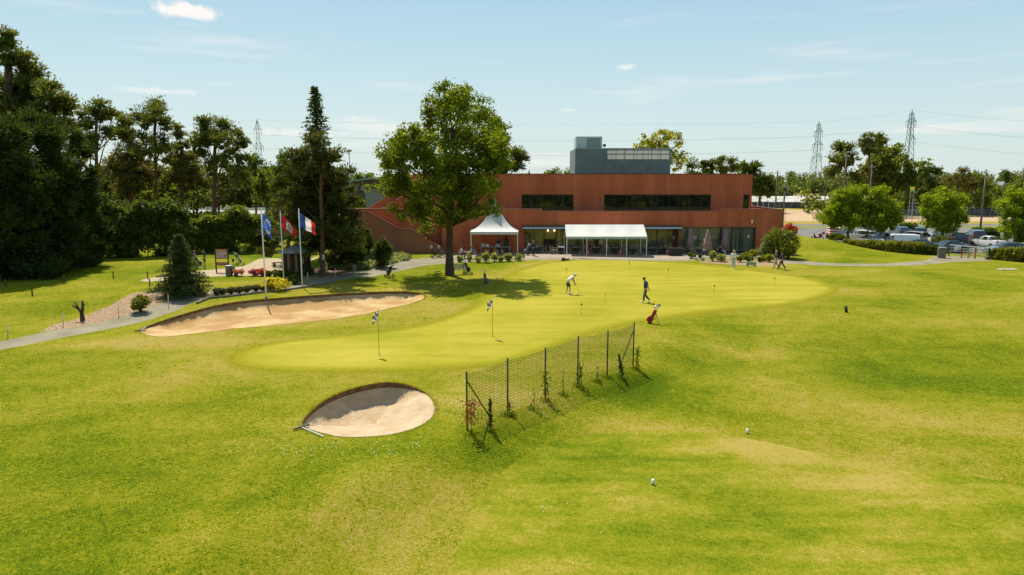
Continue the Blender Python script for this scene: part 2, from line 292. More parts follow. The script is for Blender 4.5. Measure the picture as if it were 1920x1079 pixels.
class MB:
    def __init__(s): s.v = []; s.f = []; s.m = []; s.cur = 0; s.sm = []; s.smooth = False
    def add(s, vs, fs):
        n = len(s.v); s.v += [tuple(v) for v in vs]
        for f in fs: s.f.append([n+i for i in f]); s.m.append(s.cur); s.sm.append(s.smooth)
        return s
    def box(s, x0, x1, y0, y1, z0, z1, rz=0, org=(0, 0)):
        vs = [(x, y, z) for z in (z0, z1) for x, y in ((x0, y0), (x1, y0), (x1, y1), (x0, y1))]
        if rz:
            c, n = math.cos(rz), math.sin(rz); vs = [(org[0]+(x-org[0])*c-(y-org[1])*n, org[1]+(x-org[0])*n+(y-org[1])*c, z) for x, y, z in vs]
        return s.add(vs, [(3, 2, 1, 0), (4, 5, 6, 7), (0, 1, 5, 4), (1, 2, 6, 5), (2, 3, 7, 6), (3, 0, 4, 7)])
    def bar(s, a, b, w, h):
        a = Vector(a); b = Vector(b); d = (b-a).normalized(); up = Vector((0, 0, 1)) if abs(d.z) < .95 else Vector((0, 1, 0))
        x = d.cross(up).normalized()*w/2; y = x.normalized().cross(d)*h/2
        vs = [p+i*x+j*y for p in (a, b) for i, j in ((-1, -1), (1, -1), (1, 1), (-1, 1))]
        return s.add(vs, [(0, 1, 2, 3), (7, 6, 5, 4), (0, 4, 5, 1), (1, 5, 6, 2), (2, 6, 7, 3), (3, 7, 4, 0)])
    def tube(s, pts, rad, n=8, cap=True, sq=1.0):
        pts = [Vector(p) for p in pts]; rs = rad if isinstance(rad, (list, tuple)) else [rad]*len(pts)
        vs = []; up = Vector((0, 0, 1)); px = None
        for i, p in enumerate(pts):
            d = (pts[min(i+1, len(pts)-1)]-pts[max(i-1, 0)])
            d = d.normalized() if d.length > 1e-9 else Vector((0, 0, 1))
            if px is None: u = up if abs(d.z) < .9 else Vector((1, 0, 0)); x = d.cross(u).normalized()
            else: x = (px-d*px.dot(d)); x = x.normalized() if x.length > 1e-6 else d.orthogonal().normalized()
            px = x; y = d.cross(x)
            for k in range(n): a = 2*PI*k/n; vs.append(p+(x*math.cos(a)+y*math.sin(a)*sq)*rs[i])
        fs = [(i*n+k, i*n+(k+1) % n, (i+1)*n+(k+1) % n, (i+1)*n+k) for i in range(len(pts)-1) for k in range(n)]
        if cap: fs += [tuple(range(n))[::-1], tuple((len(pts)-1)*n+k for k in range(n))]
        o = s.smooth; s.smooth = True; s.add(vs, fs); s.smooth = o; return s
    def lathe(s, prof, n=16, c=(0, 0, 0), sx=1, sy=1):
        vs = [(c[0]+r*math.cos(2*PI*k/n)*sx, c[1]+r*math.sin(2*PI*k/n)*sy, c[2]+z) for r, z in prof for k in range(n)]
        fs = [(i*n+k, i*n+(k+1) % n, (i+1)*n+(k+1) % n, (i+1)*n+k) for i in range(len(prof)-1) for k in range(n)]
        fs += [tuple(range(n))[::-1], tuple((len(prof)-1)*n+k for k in range(n))]
        o = s.smooth; s.smooth = True; s.add(vs, fs); s.smooth = o; return s
    def ball(s, c, r, n=10, sx=1, sy=1, sz=1):
        m = max(4, n//2+1); return s.lathe([(max(.001, r*math.sin(PI*i/m)), -r*sz*math.cos(PI*i/m)) for i in range(m+1)], n, c, sx, sy)
    def prismY(s, xz, y0, y1):
        n = len(xz); vs = [(x, y0, z) for x, z in xz]+[(x, y1, z) for x, z in xz]
        return s.add(vs, [tuple(range(n)), tuple(range(n, 2*n))[::-1]]+[(i, i+n, (i+1) % n+n, (i+1) % n) for i in range(n)])
    def build(s, name, mats, parent=None):
        me = bpy.data.meshes.new(name); me.from_pydata(s.v, [], s.f)
        for m in (mats if isinstance(mats, (list, tuple)) else [mats]): me.materials.append(m)
        if len(s.f) == len(me.polygons):
            me.polygons.foreach_set('material_index', s.m); me.polygons.foreach_set('use_smooth', s.sm)
        bm = bmesh.new(); bm.from_mesh(me); bmesh.ops.recalc_face_normals(bm, faces=bm.faces); bm.to_mesh(me); bm.free()
        me.update(); return link(bpy.data.objects.new(name, me), parent)

# ================================================================ GROUND: one planar subdivision cut into the traced regions
def build_ground():
    pts = []
    Y = 6.0
    while Y < 420:
        st = max(.45, .022*Y); half = 0.86*Y+12
        n = int(half/st)
        off = rnd.random()*st
        for i in range(-n, n+1):
            pts.append((i*st+off+(rnd.random()-.5)*st*.3, Y+(rnd.random()-.5)*st*.3))
        Y += st
    for y in (-400, -120, -40, -10, 3): 
        for x in (-400, -150, -60, -25, 0, 25, 60, 150, 400): pts.append((x+.1, y+.1))
    for y in (470, 700, 1100, 2000, 4000):
        for x in (-4000, -2000, -1000, -500, -200, 0, 200, 500, 1000, 2000, 4000): pts.append((x, y))
    for x in (-4000, 4000):
        for y in (-1000, 0, 200): pts.append((x, y))
    for x in (-600, 600, -1500, 1500):
        for y in (-1000, -200, 60, 250, 420): pts.append((x, y))
    pts.append((0, -1000))
    # thickened sampling inside bunkers so that the sand slopes read
    keep = np.array(pts)
    extra = []
    for B, st in ((BUNK1, .22), (BUNK2, .35)):
        a = np.array(B); xs = np.arange(a[:, 0].min(), a[:, 0].max(), st); ys = np.arange(a[:, 1].min(), a[:, 1].max(), st)
        gx, gy = np.meshgrid(xs, ys); gx = gx.ravel()+rng.uniform(-.05, .05, gx.size); gy = gy.ravel()+rng.uniform(-.05, .05, gy.size)
        k = inpoly(gx, gy, B) & (distpoly(gx, gy, B) > st*.4); extra += list(zip(gx[k], gy[k]))
        keep = keep[~inpoly(keep[:, 0], keep[:, 1], B)]
    dmin = np.full(len(keep), 1e9)
    for nm, poly in REG.items(): dmin = np.minimum(dmin, distpoly(keep[:, 0], keep[:, 1], poly)/np.maximum(.3, .009*np.abs(keep[:, 1])))
    keep = keep[dmin > .6]
    verts = [Vector(p) for p in keep]+[Vector(p) for p in extra]; edges = []
    for nm, poly in REG.items():
        n0 = len(verts); dense = []
        for i in range(len(poly)):
            a = Vector(poly[i]); b = Vector(poly[(i+1) % len(poly)]); k = max(1, min(60, int((b-a).length/max(.4, .02*abs(a.y)))))
            dense += [a.lerp(b, j/k) for j in range(k)]
        verts += dense; n = len(dense); edges += [(n0+i, n0+(i+1) % n) for i in range(n)]
    V, E, F, _, _, _ = geometry.delaunay_2d_cdt(verts, edges, [], 0, 1e-4)
    V = np.array([(v.x, v.y) for v in V]); F = np.array([f for f in F if len(f) == 3], np.int32)
    Z = HT(V[:, 0], V[:, 1]); C = V[F].mean(axis=1)
    owner = np.full(len(F), -1); names = list(REG)
    for i, nm in enumerate(names):
        k = inpoly(C[:, 0], C[:, 1], REG[nm]) & (owner < 0); owner[k] = i
    dry_shade_at = np.zeros(len(V))
    for (px, py, rx, ry, a) in ((1010,720,9,3,.0),(330,612,4.5,1.5,.0)): pass
    def spot(px, py, rx, ry, a):
        c = P0(px, py); return a*np.exp(-(((V[:, 0]-c.x)/rx)**2+((V[:, 1]-c.y)/ry)**2))
    for s_ in ((1500,815,6,.8,.10),(1250,785,3.5,.6,.18),(1120,640,3,2,.5),(1560,545,3,2.5,.35),(850,575,3,3,.5),(420,640,9,1.6,.6),(250,650,4,1,.5),(640,608,6,1.3,.55),(560,1010,3,2,.3),(800,760,1.6,2.0,.5),
               (560,800,1.2,1,.45),(1640,840,5,.8,.1),(700,535,8,3,.35),(1780,770,8,3,.2),(960,745,3,1.5,.6),(1090,690,3,2,.5),(860,930,2,2,.35),(1000,1040,3,1,.3),(60,570,5,2,.5),(1750,640,8,3,-.12),(1230,720,3,2,-.45),(1000,860,4,1.2,-.15),(930,880,3,1.5,-.1),(420,800,5,3,-.14),(1500,720,6,2,-.08),(1700,700,5,2,-.08),(200,1000,4,2,-.15),(640,900,4,3,-.15),(150,860,4,4,-.2),(300,500,20,8,-.18)):
        dry_shade_at += spot(*s_)
    FENCE_SHADE = [(x_+.80*1.3, y_-.60*1.3) for x_, y_ in FENCE]; dry_shade_at -= .42*np.exp(-(distpoly(V[:, 0], V[:, 1], FENCE_SHADE, False)/.75)**2)  # shadow stripe along the fence bank, painted in as darker green turf
    dry_shade_at += .35*np.exp(-(distpoly(V[:, 0], V[:, 1], GREEN[::2])/1.1)**2)+.30*np.exp(-(distpoly(V[:, 0], V[:, 1], TEE[3:14], False)/1.1)**2)
    dry_shade_at += .7*smooth(118, 140, V[:, 1])*smooth(-10, 40, V[:, 0])+.35*np.exp(-(distpoly(V[:, 0], V[:, 1], BUNK2[::2])/1.5)**2)
    rimG = np.clip(1-distpoly(V[:, 0], V[:, 1], GREEN)/1.0, 0, 1); rimT = np.clip(1-distpoly(V[:, 0], V[:, 1], TEE)/1.6, 0, 1)
    matd = dict(putting_green=M_GREEN, sand_bunker=M_SAND, sand_bunker_long=M_SAND2, path=M_ASPH, terrace=M_PAVE, mulch_bed=M_MULCH, mulch_bed_b=M_MULCH, mulch_bed_c=M_MULCH,
                mulch_bed_d=M_MULCH, sandy_path=M_GRAV, tee_box=M_TEE, car_park=M_CARPK, track=M_TRACK, service_road=M_CARPK, gravel_trap=M_TRAP, gravel_bank=M_WBANK)
    for i in range(-1, len(names)):
        f = F[owner == i]
        if not len(f): continue
        nm = 'ground' if i < 0 else names[i]
        for sfx in ('_b', '_c', '_d', '_long'): nm = nm[:-len(sfx)] if nm.endswith(sfx) else nm
        u, inv = np.unique(f, return_inverse=True); ff = inv.reshape(f.shape)
        x, y = V[u, 0], V[u, 1]; z = Z[u].copy(); m = M_ROUGH if i < 0 else matd[names[i]]
        if nm == 'sand_bunker':
            B = REG[names[i]]; cx = sum(p[0] for p in B)/len(B); cy = sum(p[1] for p in B)/len(B); first = names[i] == 'sand_bunker'
            d = distpoly(x, y, B); D = 1.0 if first else .75; steep = smooth(-.75, .9, (y-cy)-(.35 if first else .12)*(x-cx)*1) if first else smooth(-.3, .6, d*0+(y-cy)-.0*(x-cx))
            # local slope: far bank steep, near side shallow
            nx = np.array([B[int(k)] for k in np.argmin([[math.hypot(px-q[0], py-q[1]) for q in B] for px, py in zip(x, y)], axis=1)])
            bn = np.array([(B[(j+1) % len(B)][1]-B[j-1][1], -(B[(j+1) % len(B)][0]-B[j-1][0])) for j in range(len(B))])
            sgn = np.sign(sum((bn[j][0]*(B[j][0]-cx)+bn[j][1]*(B[j][1]-cy)) for j in range(len(B)))); bn = bn*sgn/np.linalg.norm(bn, axis=1)[:, None]
            idx = np.argmin([[math.hypot(px-q[0], py-q[1]) for q in B] for px, py in zip(x, y)], axis=1)
            facing = smooth(-.15, .75, bn[idx, 0]*SDX+bn[idx, 1]*SDY)
            lip = (.20 if first else .16)*facing+.012
            bank = (.50 if first else .30)*facing*smooth(0, .34, d)+(.30 if first else .15)*smooth(0, 2.0, d)
            z = z-lip-bank
            z += .022*np.sin(x*5+y*3)*smooth(0, .5, d)+rng.normal(0, .012, len(x))*smooth(0.1, .5, d)
            for _ in range(150 if first else 260):
                B_ = np.array(B); qx = rng.uniform(B_[:, 0].min(), B_[:, 0].max()); qy = rng.uniform(B_[:, 1].min(), B_[:, 1].max()); q2 = ((x-qx)**2+(y-qy)**2)/(.16 if first else .3)**2
                z += (-.05*np.exp(-q2)+.025*np.exp(-(q2-2)**2))*smooth(.2, .5, d)*rnd.uniform(.2, .7)
            # wall between turf and sand
        sm = nm not in ('x',)
        o = np_mesh(nm, np.c_[x, y, z], ff, m, smooth_=True)
        tag(o, kind='structure')
        a = o.data.attributes.new('dry_shade', 'FLOAT', 'POINT'); a.data.foreach_set('value', dry_shade_at[u].astype(np.float32))
        a = o.data.attributes.new('rim', 'FLOAT', 'POINT'); a.data.foreach_set('value', rimG[u].astype(np.float32)); a = o.data.attributes.new('rim2', 'FLOAT', 'POINT'); a.data.foreach_set('value', rimT[u].astype(np.float32))
        if nm == 'sand_bunker':
            cnt = {}
            for t in ff:
                for j in range(3):
                    e = (int(t[j]), int(t[(j+1) % 3])); k = tuple(sorted(e)); cnt.setdefault(k, []).append(e)
            w = MB(); zt = Z[u]
            for k, es in cnt.items():
                if len(es) == 1:
                    a_, b_ = es[0]; r1, r2 = .0, .0
                    w.add([(x[a_], y[a_], z[a_]-.02), (x[b_], y[b_], z[b_]-.02), (x[b_], y[b_], zt[b_]+.01), (x[a_], y[a_], zt[a_]+.01)], [(0, 1, 2, 3)])
            tag(w.build('bunker_edge', M_SOIL), kind='structure')
build_ground()

# fine grass on the nearest rough, tee and bunker rims
def build_grass():
    n = 150000
    Yv = 12.0+ (rng.random(n)**.8)*44; x = (rng.random(n)*2-1)*(.80*Yv+1)
    ok = ~(inpoly(x, Yv, GREEN) | inpoly(x, Yv, BUNK1) | inpoly(x, Yv, BUNK2) | inpoly(x, Yv, PATH1) | inpoly(x, Yv, MULCH1) | inpoly(x, Yv, SANDP) | inpoly(x, Yv, MULCH4))
    x = x[ok]; Yv = Yv[ok]; tee = inpoly(x, Yv, TEE)
    # patchy height
    pat = .5+.5*np.sin(x*1.7+np.sin(Yv*1.1)*2)*np.sin(Yv*1.9+np.sin(x*.8)*2)
    k = rng.random(len(x)) < np.where(tee, .25, .35+.45*pat); x = x[k]; Yv = Yv[k]; tee = tee[k]; pat = pat[k]
    z = HT(x, Yv); a = rng.random(len(x))*2*PI; h = np.where(tee, .012, .018+.022*pat)*rng.uniform(.6, 1.4, len(x)); w = rng.uniform(.008, .02, len(x))*(1+Yv/30)
    lean = h*rng.uniform(.8, 2.4, len(x)); la = rng.random(len(x))*2*PI
    c, s = np.cos(a), np.sin(a)
    V = np.empty((len(x), 3, 3)); V[:, 0] = np.c_[x-c*w, Yv-s*w, z-.01]; V[:, 1] = np.c_[x+c*w, Yv+s*w, z-.01]; V[:, 2] = np.c_[x+np.cos(la)*lean, Yv+np.sin(la)*lean, z+h]
    o = np_mesh('grass', V.reshape(-1, 3), np.arange(len(x)*3).reshape(-1, 3), leafmat('grass_blades', (.17, .22, .004), (.26, .28, .008), .6, (.34, .29, .05)))
    tag(o, 'short rough grass blades on the near lawn', 'grass', kind='stuff')
    # shaggy rim of longer blades round the bunkers
    Vr = []
    for B, m in ((BUNK1, 5200), (BUNK2, 6500)):
        n_ = len(B)
        for _ in range(m):
            j = rnd.randrange(n_); t = rnd.random(); a0, b0 = B[j], B[(j+1) % n_]; xx = a0[0]+(b0[0]-a0[0])*t; yy = a0[1]+(b0[1]-a0[1])*t; cx = sum(p_[0] for p_ in B)/n_; cy_ = sum(p_[1] for p_ in B)/n_
            ox_, oy_ = xx-cx, yy-cy_; l_ = math.hypot(ox_, oy_); o_ = rnd.uniform(-.03, .16); xx += ox_/l_*o_; yy += oy_/l_*o_; z_ = 0; hh = rnd.uniform(.03, .09)*(1 if oy_ > -.1 else .25); an = rnd.random()*6.3; w_ = .012+.008*(B is BUNK2)
            Vr += [(xx-w_*math.cos(an), yy-w_*math.sin(an), z_-.01), (xx+w_*math.cos(an), yy+w_*math.sin(an), z_-.01), (xx-ox_/l_*rnd.uniform(-.02, .10), yy-oy_/l_*rnd.uniform(-.02, .10), z_+hh*rnd.uniform(-.3, 1))]
    Vr = np.array(Vr); Vr[:, 2] += HT(Vr[:, 0], Vr[:, 1])
    tag(np_mesh('rim_grass', np.array(Vr), np.arange(len(Vr)).reshape(-1, 3), leafmat('grass_rim', (.12, .14, .006), (.24, .215, .02), .5, (.32, .24, .06))), 'shaggy grass overhanging the rims of both bunkers', 'grass', kind='stuff')
    # daisies
    n = 1500; cs = [(1420,645,7,2.5,.30),(1560,690,7,3,.12),(880,770,3,2,.14),(700,850,4,1.2,.08),(560,840,2.5,1,.06),(1040,760,4,2,.10),(1650,600,8,4,.08),(240,930,6,5,.01),(1000,950,6,5,.03)]
    xs = []; ys = []
    for px, py, rx, ry, f in cs:
        c = P0(px, py); m = int(n*f); xs.append(rng.normal(c.x, rx*.5, m)); ys.append(rng.normal(c.y, ry*.5, m))
    x = np.concatenate(xs); y = np.concatenate(ys); k = (y > 10) & ~(inpoly(x, y, GREEN) | inpoly(x, y, BUNK1)); x = x[k]; y = y[k]; z = HT(x, y)+.045; r = rng.uniform(.007, .013, len(x))
    V = np.empty((len(x), 4, 3)); V[:, 0] = np.c_[x-r, y, z]; V[:, 1] = np.c_[x, y-r, z]; V[:, 2] = np.c_[x+r, y, z]; V[:, 3] = np.c_[x, y+r, z+.006]
    tag(np_mesh('daisies', V.reshape(-1, 3), np.arange(len(x)*4).reshape(-1, 4), mat('daisy_white', (.75, .74, .66), (.8, .8, .72))), 'tiny white daisies scattered in the lawn', 'flowers', kind='stuff')
build_grass()

# ================================================================ FOLIAGE
BARK = mat('bark_dark', (.05, .038, .025), (.10, .075, .05), 3, .95, bump=.6, spec=.1)
BARKP = mat('bark_pine', (.07, .045, .03), (.16, .095, .06), 3, .95, bump=.6, spec=.1)
BARKG = mat('bark_grey', (.12, .10, .08), (.22, .19, .15), 3, .95, bump=.5, spec=.1)
def leaf_quads(C, Rr, per, size, asp=1.5, flat=1.0, out=.4, shell=.45):
    """C (n,3) clump centres, Rr (n,) radii -> V,F of small diamond leaves filling each clump"""
    n = len(C); k = np.repeat(np.arange(n), per); N = len(k)
    d = rng.normal(size=(N, 3)); d /= np.linalg.norm(d, axis=1)[:, None]
    rr = rng.random(N)**shell; pos = C[k]+d*rr[:, None]*Rr[k][:, None]*np.array([1, 1, flat])
    nrm = rng.normal(size=(N, 3))+d*out; nrm /= np.linalg.norm(nrm, axis=1)[:, None]
    t = np.cross(nrm, rng.normal(size=(N, 3))); t /= np.linalg.norm(t, axis=1)[:, None]; b = np.cross(nrm, t)
    s = size*rng.uniform(.55, 1.35, N)[:, None]
    V = np.empty((N, 4, 3)); V[:, 0] = pos-t*s*.5; V[:, 1] = pos+b*s*.5/asp; V[:, 2] = pos+t*s*.5; V[:, 3] = pos-b*s*.5/asp
    return V.reshape(-1, 3), np.arange(N*4).reshape(-1, 4)
def tuft_quads(C, Rr, per, size, asp=4.0, flat=.6, up=.35):
    """needle tufts: slim blades pointing outward from each clump centre"""
    n = len(C); k = np.repeat(np.arange(n), per); N = len(k)
    d = rng.normal(size=(N, 3)); d[:, 2] = np.abs(d[:, 2])*.7+up*rng.random(N)-.25; d /= np.linalg.norm(d, axis=1)[:, None]
    r0 = rng.random(N)**.6; pos = C[k]+d*r0[:, None]*Rr[k][:, None]*np.array([1, 1, flat])
    s = size*rng.uniform(.6, 1.3, N)[:, None]; b = np.cross(d, rng.normal(size=(N, 3))); b /= np.linalg.norm(b, axis=1)[:, None]
    V = np.empty((N, 4, 3)); V[:, 0] = pos; V[:, 1] = pos+d*s*.5+b*s/asp*.6; V[:, 2] = pos+d*s; V[:, 3] = pos+d*s*.5-b*s/asp*.6
    return V.reshape(-1, 3), np.arange(N*4).reshape(-1, 4)
def join(parts):
    Vs = []; Fs = []; n = 0
    for V, F in parts: Vs.append(V); Fs.append(F+n); n += len(V)
    return np.concatenate(Vs), np.concatenate(Fs)
def clumps_in(lobes, dens, r, shell=.42, rj=.35):
    C = []; Q = []
    for (c, rx, ry, rz) in lobes:
        n = max(3, int(dens*(rx*ry*rz)/(r**3)*1.05))
        d = rng.normal(size=(n, 3)); d /= np.linalg.norm(d, axis=1)[:, None]; rr = rng.random(n)**shell
        C.append(np.array(c)+d*rr[:, None]*np.array([rx, ry, rz])); Q.append(r*rng.uniform(1-rj, 1+rj, n))
    return np.concatenate(C), np.concatenate(Q)
def lobes_px(lob, Y, org, dj=.5, depth=None):
    out = []
    for i, l in enumerate(lob):
        px, py, rx, ry = l[:4]; dy = l[4] if len(l) > 4 else (rnd.random()*2-1)*dj
        c = AT(px, py, Y+dy); s = (Y*math.cos(PIT)+(CAMH-c.z)*math.sin(PIT))/FPX
        out.append(((c.x-org[0], c.y-org[1], c.z-org[2]), rx*s, max(rx, ry)*s*.9 if depth is None else depth, ry*s))
    return out
def limbs(mb, base, fork, lobes, r, bend=.3, wig=.15, sub=0, clumps=None):
    """trunk from base to fork (both local), then one limb to each lobe centre"""
    base = Vector(base); fork = Vector(fork); n = 6
    tr = [base.lerp(fork, i/n)+Vector(((rnd.random()-.5)*wig, (rnd.random()-.5)*wig, 0))*(0 if i == 0 else 1) for i in range(n+1)]
    mb.tube([base-Vector((0, 0, .15))]+tr, [r*1.45, r*1.3]+[r*(1.0-.45*i/n) for i in range(1, n+1)], 9)
    for (c, rx, ry, rz) in lobes:
        c = Vector(c); t = min(1, max(.35, (c.z-base.z)/(fork.z-base.z+1e-6)-.30*rnd.random()-.12)); s = base.lerp(fork, t)
        L = (c-s).length; r0 = r*(1-.45*t)*min(.75, .16+L*.05)
        mid = s.lerp(c, .5)+Vector(((rnd.random()-.5)*bend*L*.4, (rnd.random()-.5)*bend*L*.4, -bend*L*.25+.1*L))
        mb.tube([s, s.lerp(mid, .5)+Vector((0, 0, .0)), mid, mid.lerp(c, .55), c], [r0, r0*.8, r0*.6, r0*.4, r0*.15], 6)
        if clumps is not None:
            d = np.linalg.norm(clumps-np.array(c), axis=1); idx = np.argsort(d)[:sub]
            for j in idx:
                q = Vector(clumps[j]); a = mid.lerp(c, rnd.random()); mb.tube([a, a.lerp(q, .5)+Vector((0, 0, .05*L*rnd.random())), q], [r0*.28, r0*.2, r0*.08], 4, cap=False)
def tree(name, label, base, lob, Y, leaf, r_trunk, fork_py, kind='broad', clr=.7, dens=1.0, per=40, size=.25, bark=BARK, group=None, cat='tree', dj=.5, sub=4, core=.25, forkpx=None, wig=.2, flat=.7, shell=.42, depth=None):
    root = empty(name, base, label, cat, group); org = tuple(base)
    lw = lobes_px(lob, Y, org, dj, depth)
    C, Q = clumps_in(lw, dens, clr, shell)
    parts = []
    if kind == 'broad': parts.append(leaf_quads(C, Q, per, size))
    else: parts.append(tuft_quads(C, Q, int(per*1.35), size*1.05, 4.6, flat))
    parts.append(leaf_quads(C, Q*1.45, max(3, int(per*.16)), size*.75, 2.2, shell=.25))
    if core:
        k = rng.random(len(C)) < .8; parts.append(leaf_quads(C[k]*np.array([.97, .97, 1])-np.array([0, 0, .1]), Q[k]*.7, max(2, int(per*core*.4)), size*2.0, 1.3))
    V, F = join(parts)
    fk = AT(forkpx or lob[0][0], fork_py, Y); fk = (fk.x-org[0], (fk.y-org[1]), fk.z-org[2])
    tb = MB(); limbs(tb, (0, 0, 0), fk, lw, r_trunk, clumps=C, sub=sub, wig=wig)
    tb.build('trunk', bark, root); np_mesh('crown', V, F, leaf, root)
    return root
def fir(name, label, base, H, Rb, leaf, z0=.05, layers=26, per=9, size=.3, droop=.25, group=None, cat='tree', bark=BARK, power=1.0, gap=.0, irr=.25, r_t=None, cols=7, kk=12, fill=0):
    root = empty(name, base, label, cat, group); tb = MB(); r_t = r_t or H*.013
    tb.tube([(0, 0, -.1), (0, 0, H*.3), (.03*H*.1, 0, H*.7), (0, 0, H*.99)], [r_t*1.3, r_t, r_t*.55, r_t*.12], 8)
    Cs = []; D = []; SZ = []
    for i in range(layers):
        t = (i+rnd.random()*.6)/layers; z = H*(z0+(1-z0)*t); Rl = Rb*(1-t)**power+.04*Rb
        nb = max(4, int(per*(1-t*.6)))
        zl = z
        for j in range(nb):
            if rnd.random() < gap: continue
            z = zl+(rnd.random()-.5)*H*(1-z0)/layers*1.6
            a = 2*PI*(j+rnd.random()*.8)/nb+i*1.7; L = Rl*(1+(rnd.random()-.5)*2*irr); st = Vector((0, 0, z+.12*L)); 
            tip = Vector((math.cos(a)*L, math.sin(a)*L, z-droop*L+.10*L))
            mid = st.lerp(tip, .55)+Vector((0, 0, -.02*L))
            tb.tube([st, mid, tip], [max(.012, r_t*.22*(1-t*.6)), max(.01, r_t*.12), .006], 4, cap=False)
            m = max(4, int(kk*L/Rb)+3)
            for q in range(m):
                u = (q+.5+rnd.random()*.5)/m; p = st.lerp(mid, u/.55) if u < .55 else mid.lerp(tip, (u-.55)/.45)
                side = (1-u*.75)*L*.28
                for sgn in (-1, 1):
                    for w in range(cols//2):
                        f = rnd.random(); Cs.append((p.x-math.sin(a)*sgn*side*f, p.y+math.cos(a)*sgn*side*f, p.z-f*side*.3+(rnd.random()-.5)*.05)); D.append((math.cos(a+sgn*.6*f), math.sin(a+sgn*.6*f), .15-droop*.5)); SZ.append(.45+.55*min(1, L/(Rb*.7)))
    C = np.array(Cs); D = np.array(D); N = len(C); D = D+rng.normal(0, .25, D.shape); D /= np.linalg.norm(D, axis=1)[:, None]
    s = size*rng.uniform(.6, 1.4, N)[:, None]*np.array(SZ)[:, None]; b = np.cross(D, np.array([0, 0, 1.0])+rng.normal(0, .5, D.shape)); b /= np.linalg.norm(b, axis=1)[:, None]
    V = np.empty((N, 4, 3)); V[:, 0] = C-D*s*.4; V[:, 1] = C+b*s*.32; V[:, 2] = C+D*s*.7; V[:, 3] = C-b*s*.32
    P_ = [(V.reshape(-1, 3), np.arange(N*4).reshape(-1, 4))]
    if fill:
        u = rng.random(fill)**1.3; u = np.minimum(u, .93); zz = H*(z0+(1-z0)*u); rr = Rb*(1-u)**power*.55*rng.random(fill)**.6; a = rng.random(fill)*6.283
        P_.append(leaf_quads(np.c_[rr*np.cos(a), rr*np.sin(a), zz], (1-u)*Rb*.16+.05, 3, size*1.3, 1.5))
    Vv, Ff = join(P_)
    tb.build('trunk', bark, root); np_mesh('crown', Vv, Ff, leaf, root)
    return root
def fir2(name, label, base, H, Rb, leaf, z0=.08, nb=170, size=.3, droop=.2, per=26, group=None, cat='tree', power=.9):
    root = empty(name, base, label, cat, group); tb = MB(); r_t = H*.012
    tb.tube([(0, 0, -.1), (0, 0, H*.35), (0, 0, H*.7), (0, 0, H*.985)], [r_t*1.4, r_t, r_t*.5, .015], 8); C = []; Q = []
    for i in range(nb):
        u = (i+rnd.random())/nb; u = u**1.2; z = H*(z0+(1-z0)*u); L = Rb*(1-u)**power*rnd.uniform(.55, 1.12)+.10; a = i*2.39996+rnd.uniform(-.4, .4)
        tip = Vector((math.cos(a)*L, math.sin(a)*L, z-droop*L*rnd.uniform(.2, 1.3))); st = Vector((0, 0, z+.05*L)); up = rnd.uniform(0, .12)*L
        tb.tube([st, st.lerp(tip, .6), tip+Vector((0, 0, up))], [max(.012, r_t*.25*(1-u)), .012, .006], 4, cap=False)
        m = max(2, int(L/.30)); 
        for q in range(m):
            f = (q+.7)/m; p_ = st.lerp(tip, f)+Vector((0, 0, up*f*f)); C.append(tuple(p_)); Q.append((.11+.15*L*(1-f*.6))*rnd.uniform(.6, 1.35))
    C.append((0, 0, H*.97)); Q.append(.12); C.append((0, 0, H*.94)); Q.append(.14)
    C = np.array(C); Q = np.minimum(np.array(Q), .55); V, F = join([tuft_quads(C, Q, per, size, 3.6, .45, up=.15), leaf_quads(C, Q*.7, max(2, per//7), size*.8, 2.0, flat=.5)])
    tb.build('trunk', bark_, root) if False else tb.build('trunk', BARK, root); np_mesh('crown', V, F, leaf, root); return root
def bush(name, label, base, w, h, leaf, n=26, per=45, size=.12, cat='bush', group=None, d=None, r=None, stem=True, top=.0, flowers=None):
    n = int(n*1.6)
    root = empty(name, base, label, cat, group); d = d or w; r = r or min(w, h)*.22
    lob = [((0, 0, h*.52), w*.5-r*.5, d*.5-r*.5, h*.5-r*.6)]
    dd = rng.normal(size=(n, 3)); dd /= np.linalg.norm(dd, axis=1)[:, None]; rr = rng.random(n)**.35
    C = np.array([0, 0, h*.50])+dd*rr[:, None]*np.array([w*.5-r*.6, d*.5-r*.6, h*.5-r*.7]); Q = r*rng.uniform(.6, 1.35, n)
    parts = [leaf_quads(C, Q, per, size, 1.6, out=.8), leaf_quads(C, Q*.6, max(2, per//8), size*2.2, 1.3)]
    V, F = join(parts); V[:, 2] = np.maximum(V[:, 2], .01)
    tb = MB()
    for i in range(5):
        a = i*1.3; tb.tube([(0, 0, -.05), (math.cos(a)*w*.12, math.sin(a)*d*.12, h*.35), (math.cos(a)*w*.28, math.sin(a)*d*.28, h*.75)], [.03*h, .02*h, .008*h], 5, cap=False)
    tb.build('stem', BARK, root); np_mesh('foliage', V, F, leaf, root)
    if flowers:
        k = rng.random(n) < .9; V, F = leaf_quads(C[k]+dd[k]*r*.25, Q[k]*.95, flowers[1], size*.8, 1.1, shell=.2); np_mesh('blossom', V, F, flowers[0], root)
    return root
L_MAPLE = leafmat('leaf_plane_tree', (.055, .108, .008), (.165, .205, .013), .46, (.26, .20, .02))
L_BRIGHT = leafmat('leaf_bright', (.10, .17, .010), (.25, .30, .014), .48)
L_OLIVE = leafmat('leaf_olive', (.070, .100, .016), (.155, .18, .028), .42)
L_DARK = leafmat('leaf_dark', (.036, .056, .010), (.080, .105, .016), .35)
L_CONIF = leafmat('needle_conifer', (.040, .066, .012), (.095, .125, .020), .35)
L_PINE = leafmat('needle_pine', (.060, .085, .022), (.140, .155, .038), .38)
L_PINEB = leafmat('needle_brown_pine', (.072, .075, .022), (.155, .14, .038), .38)
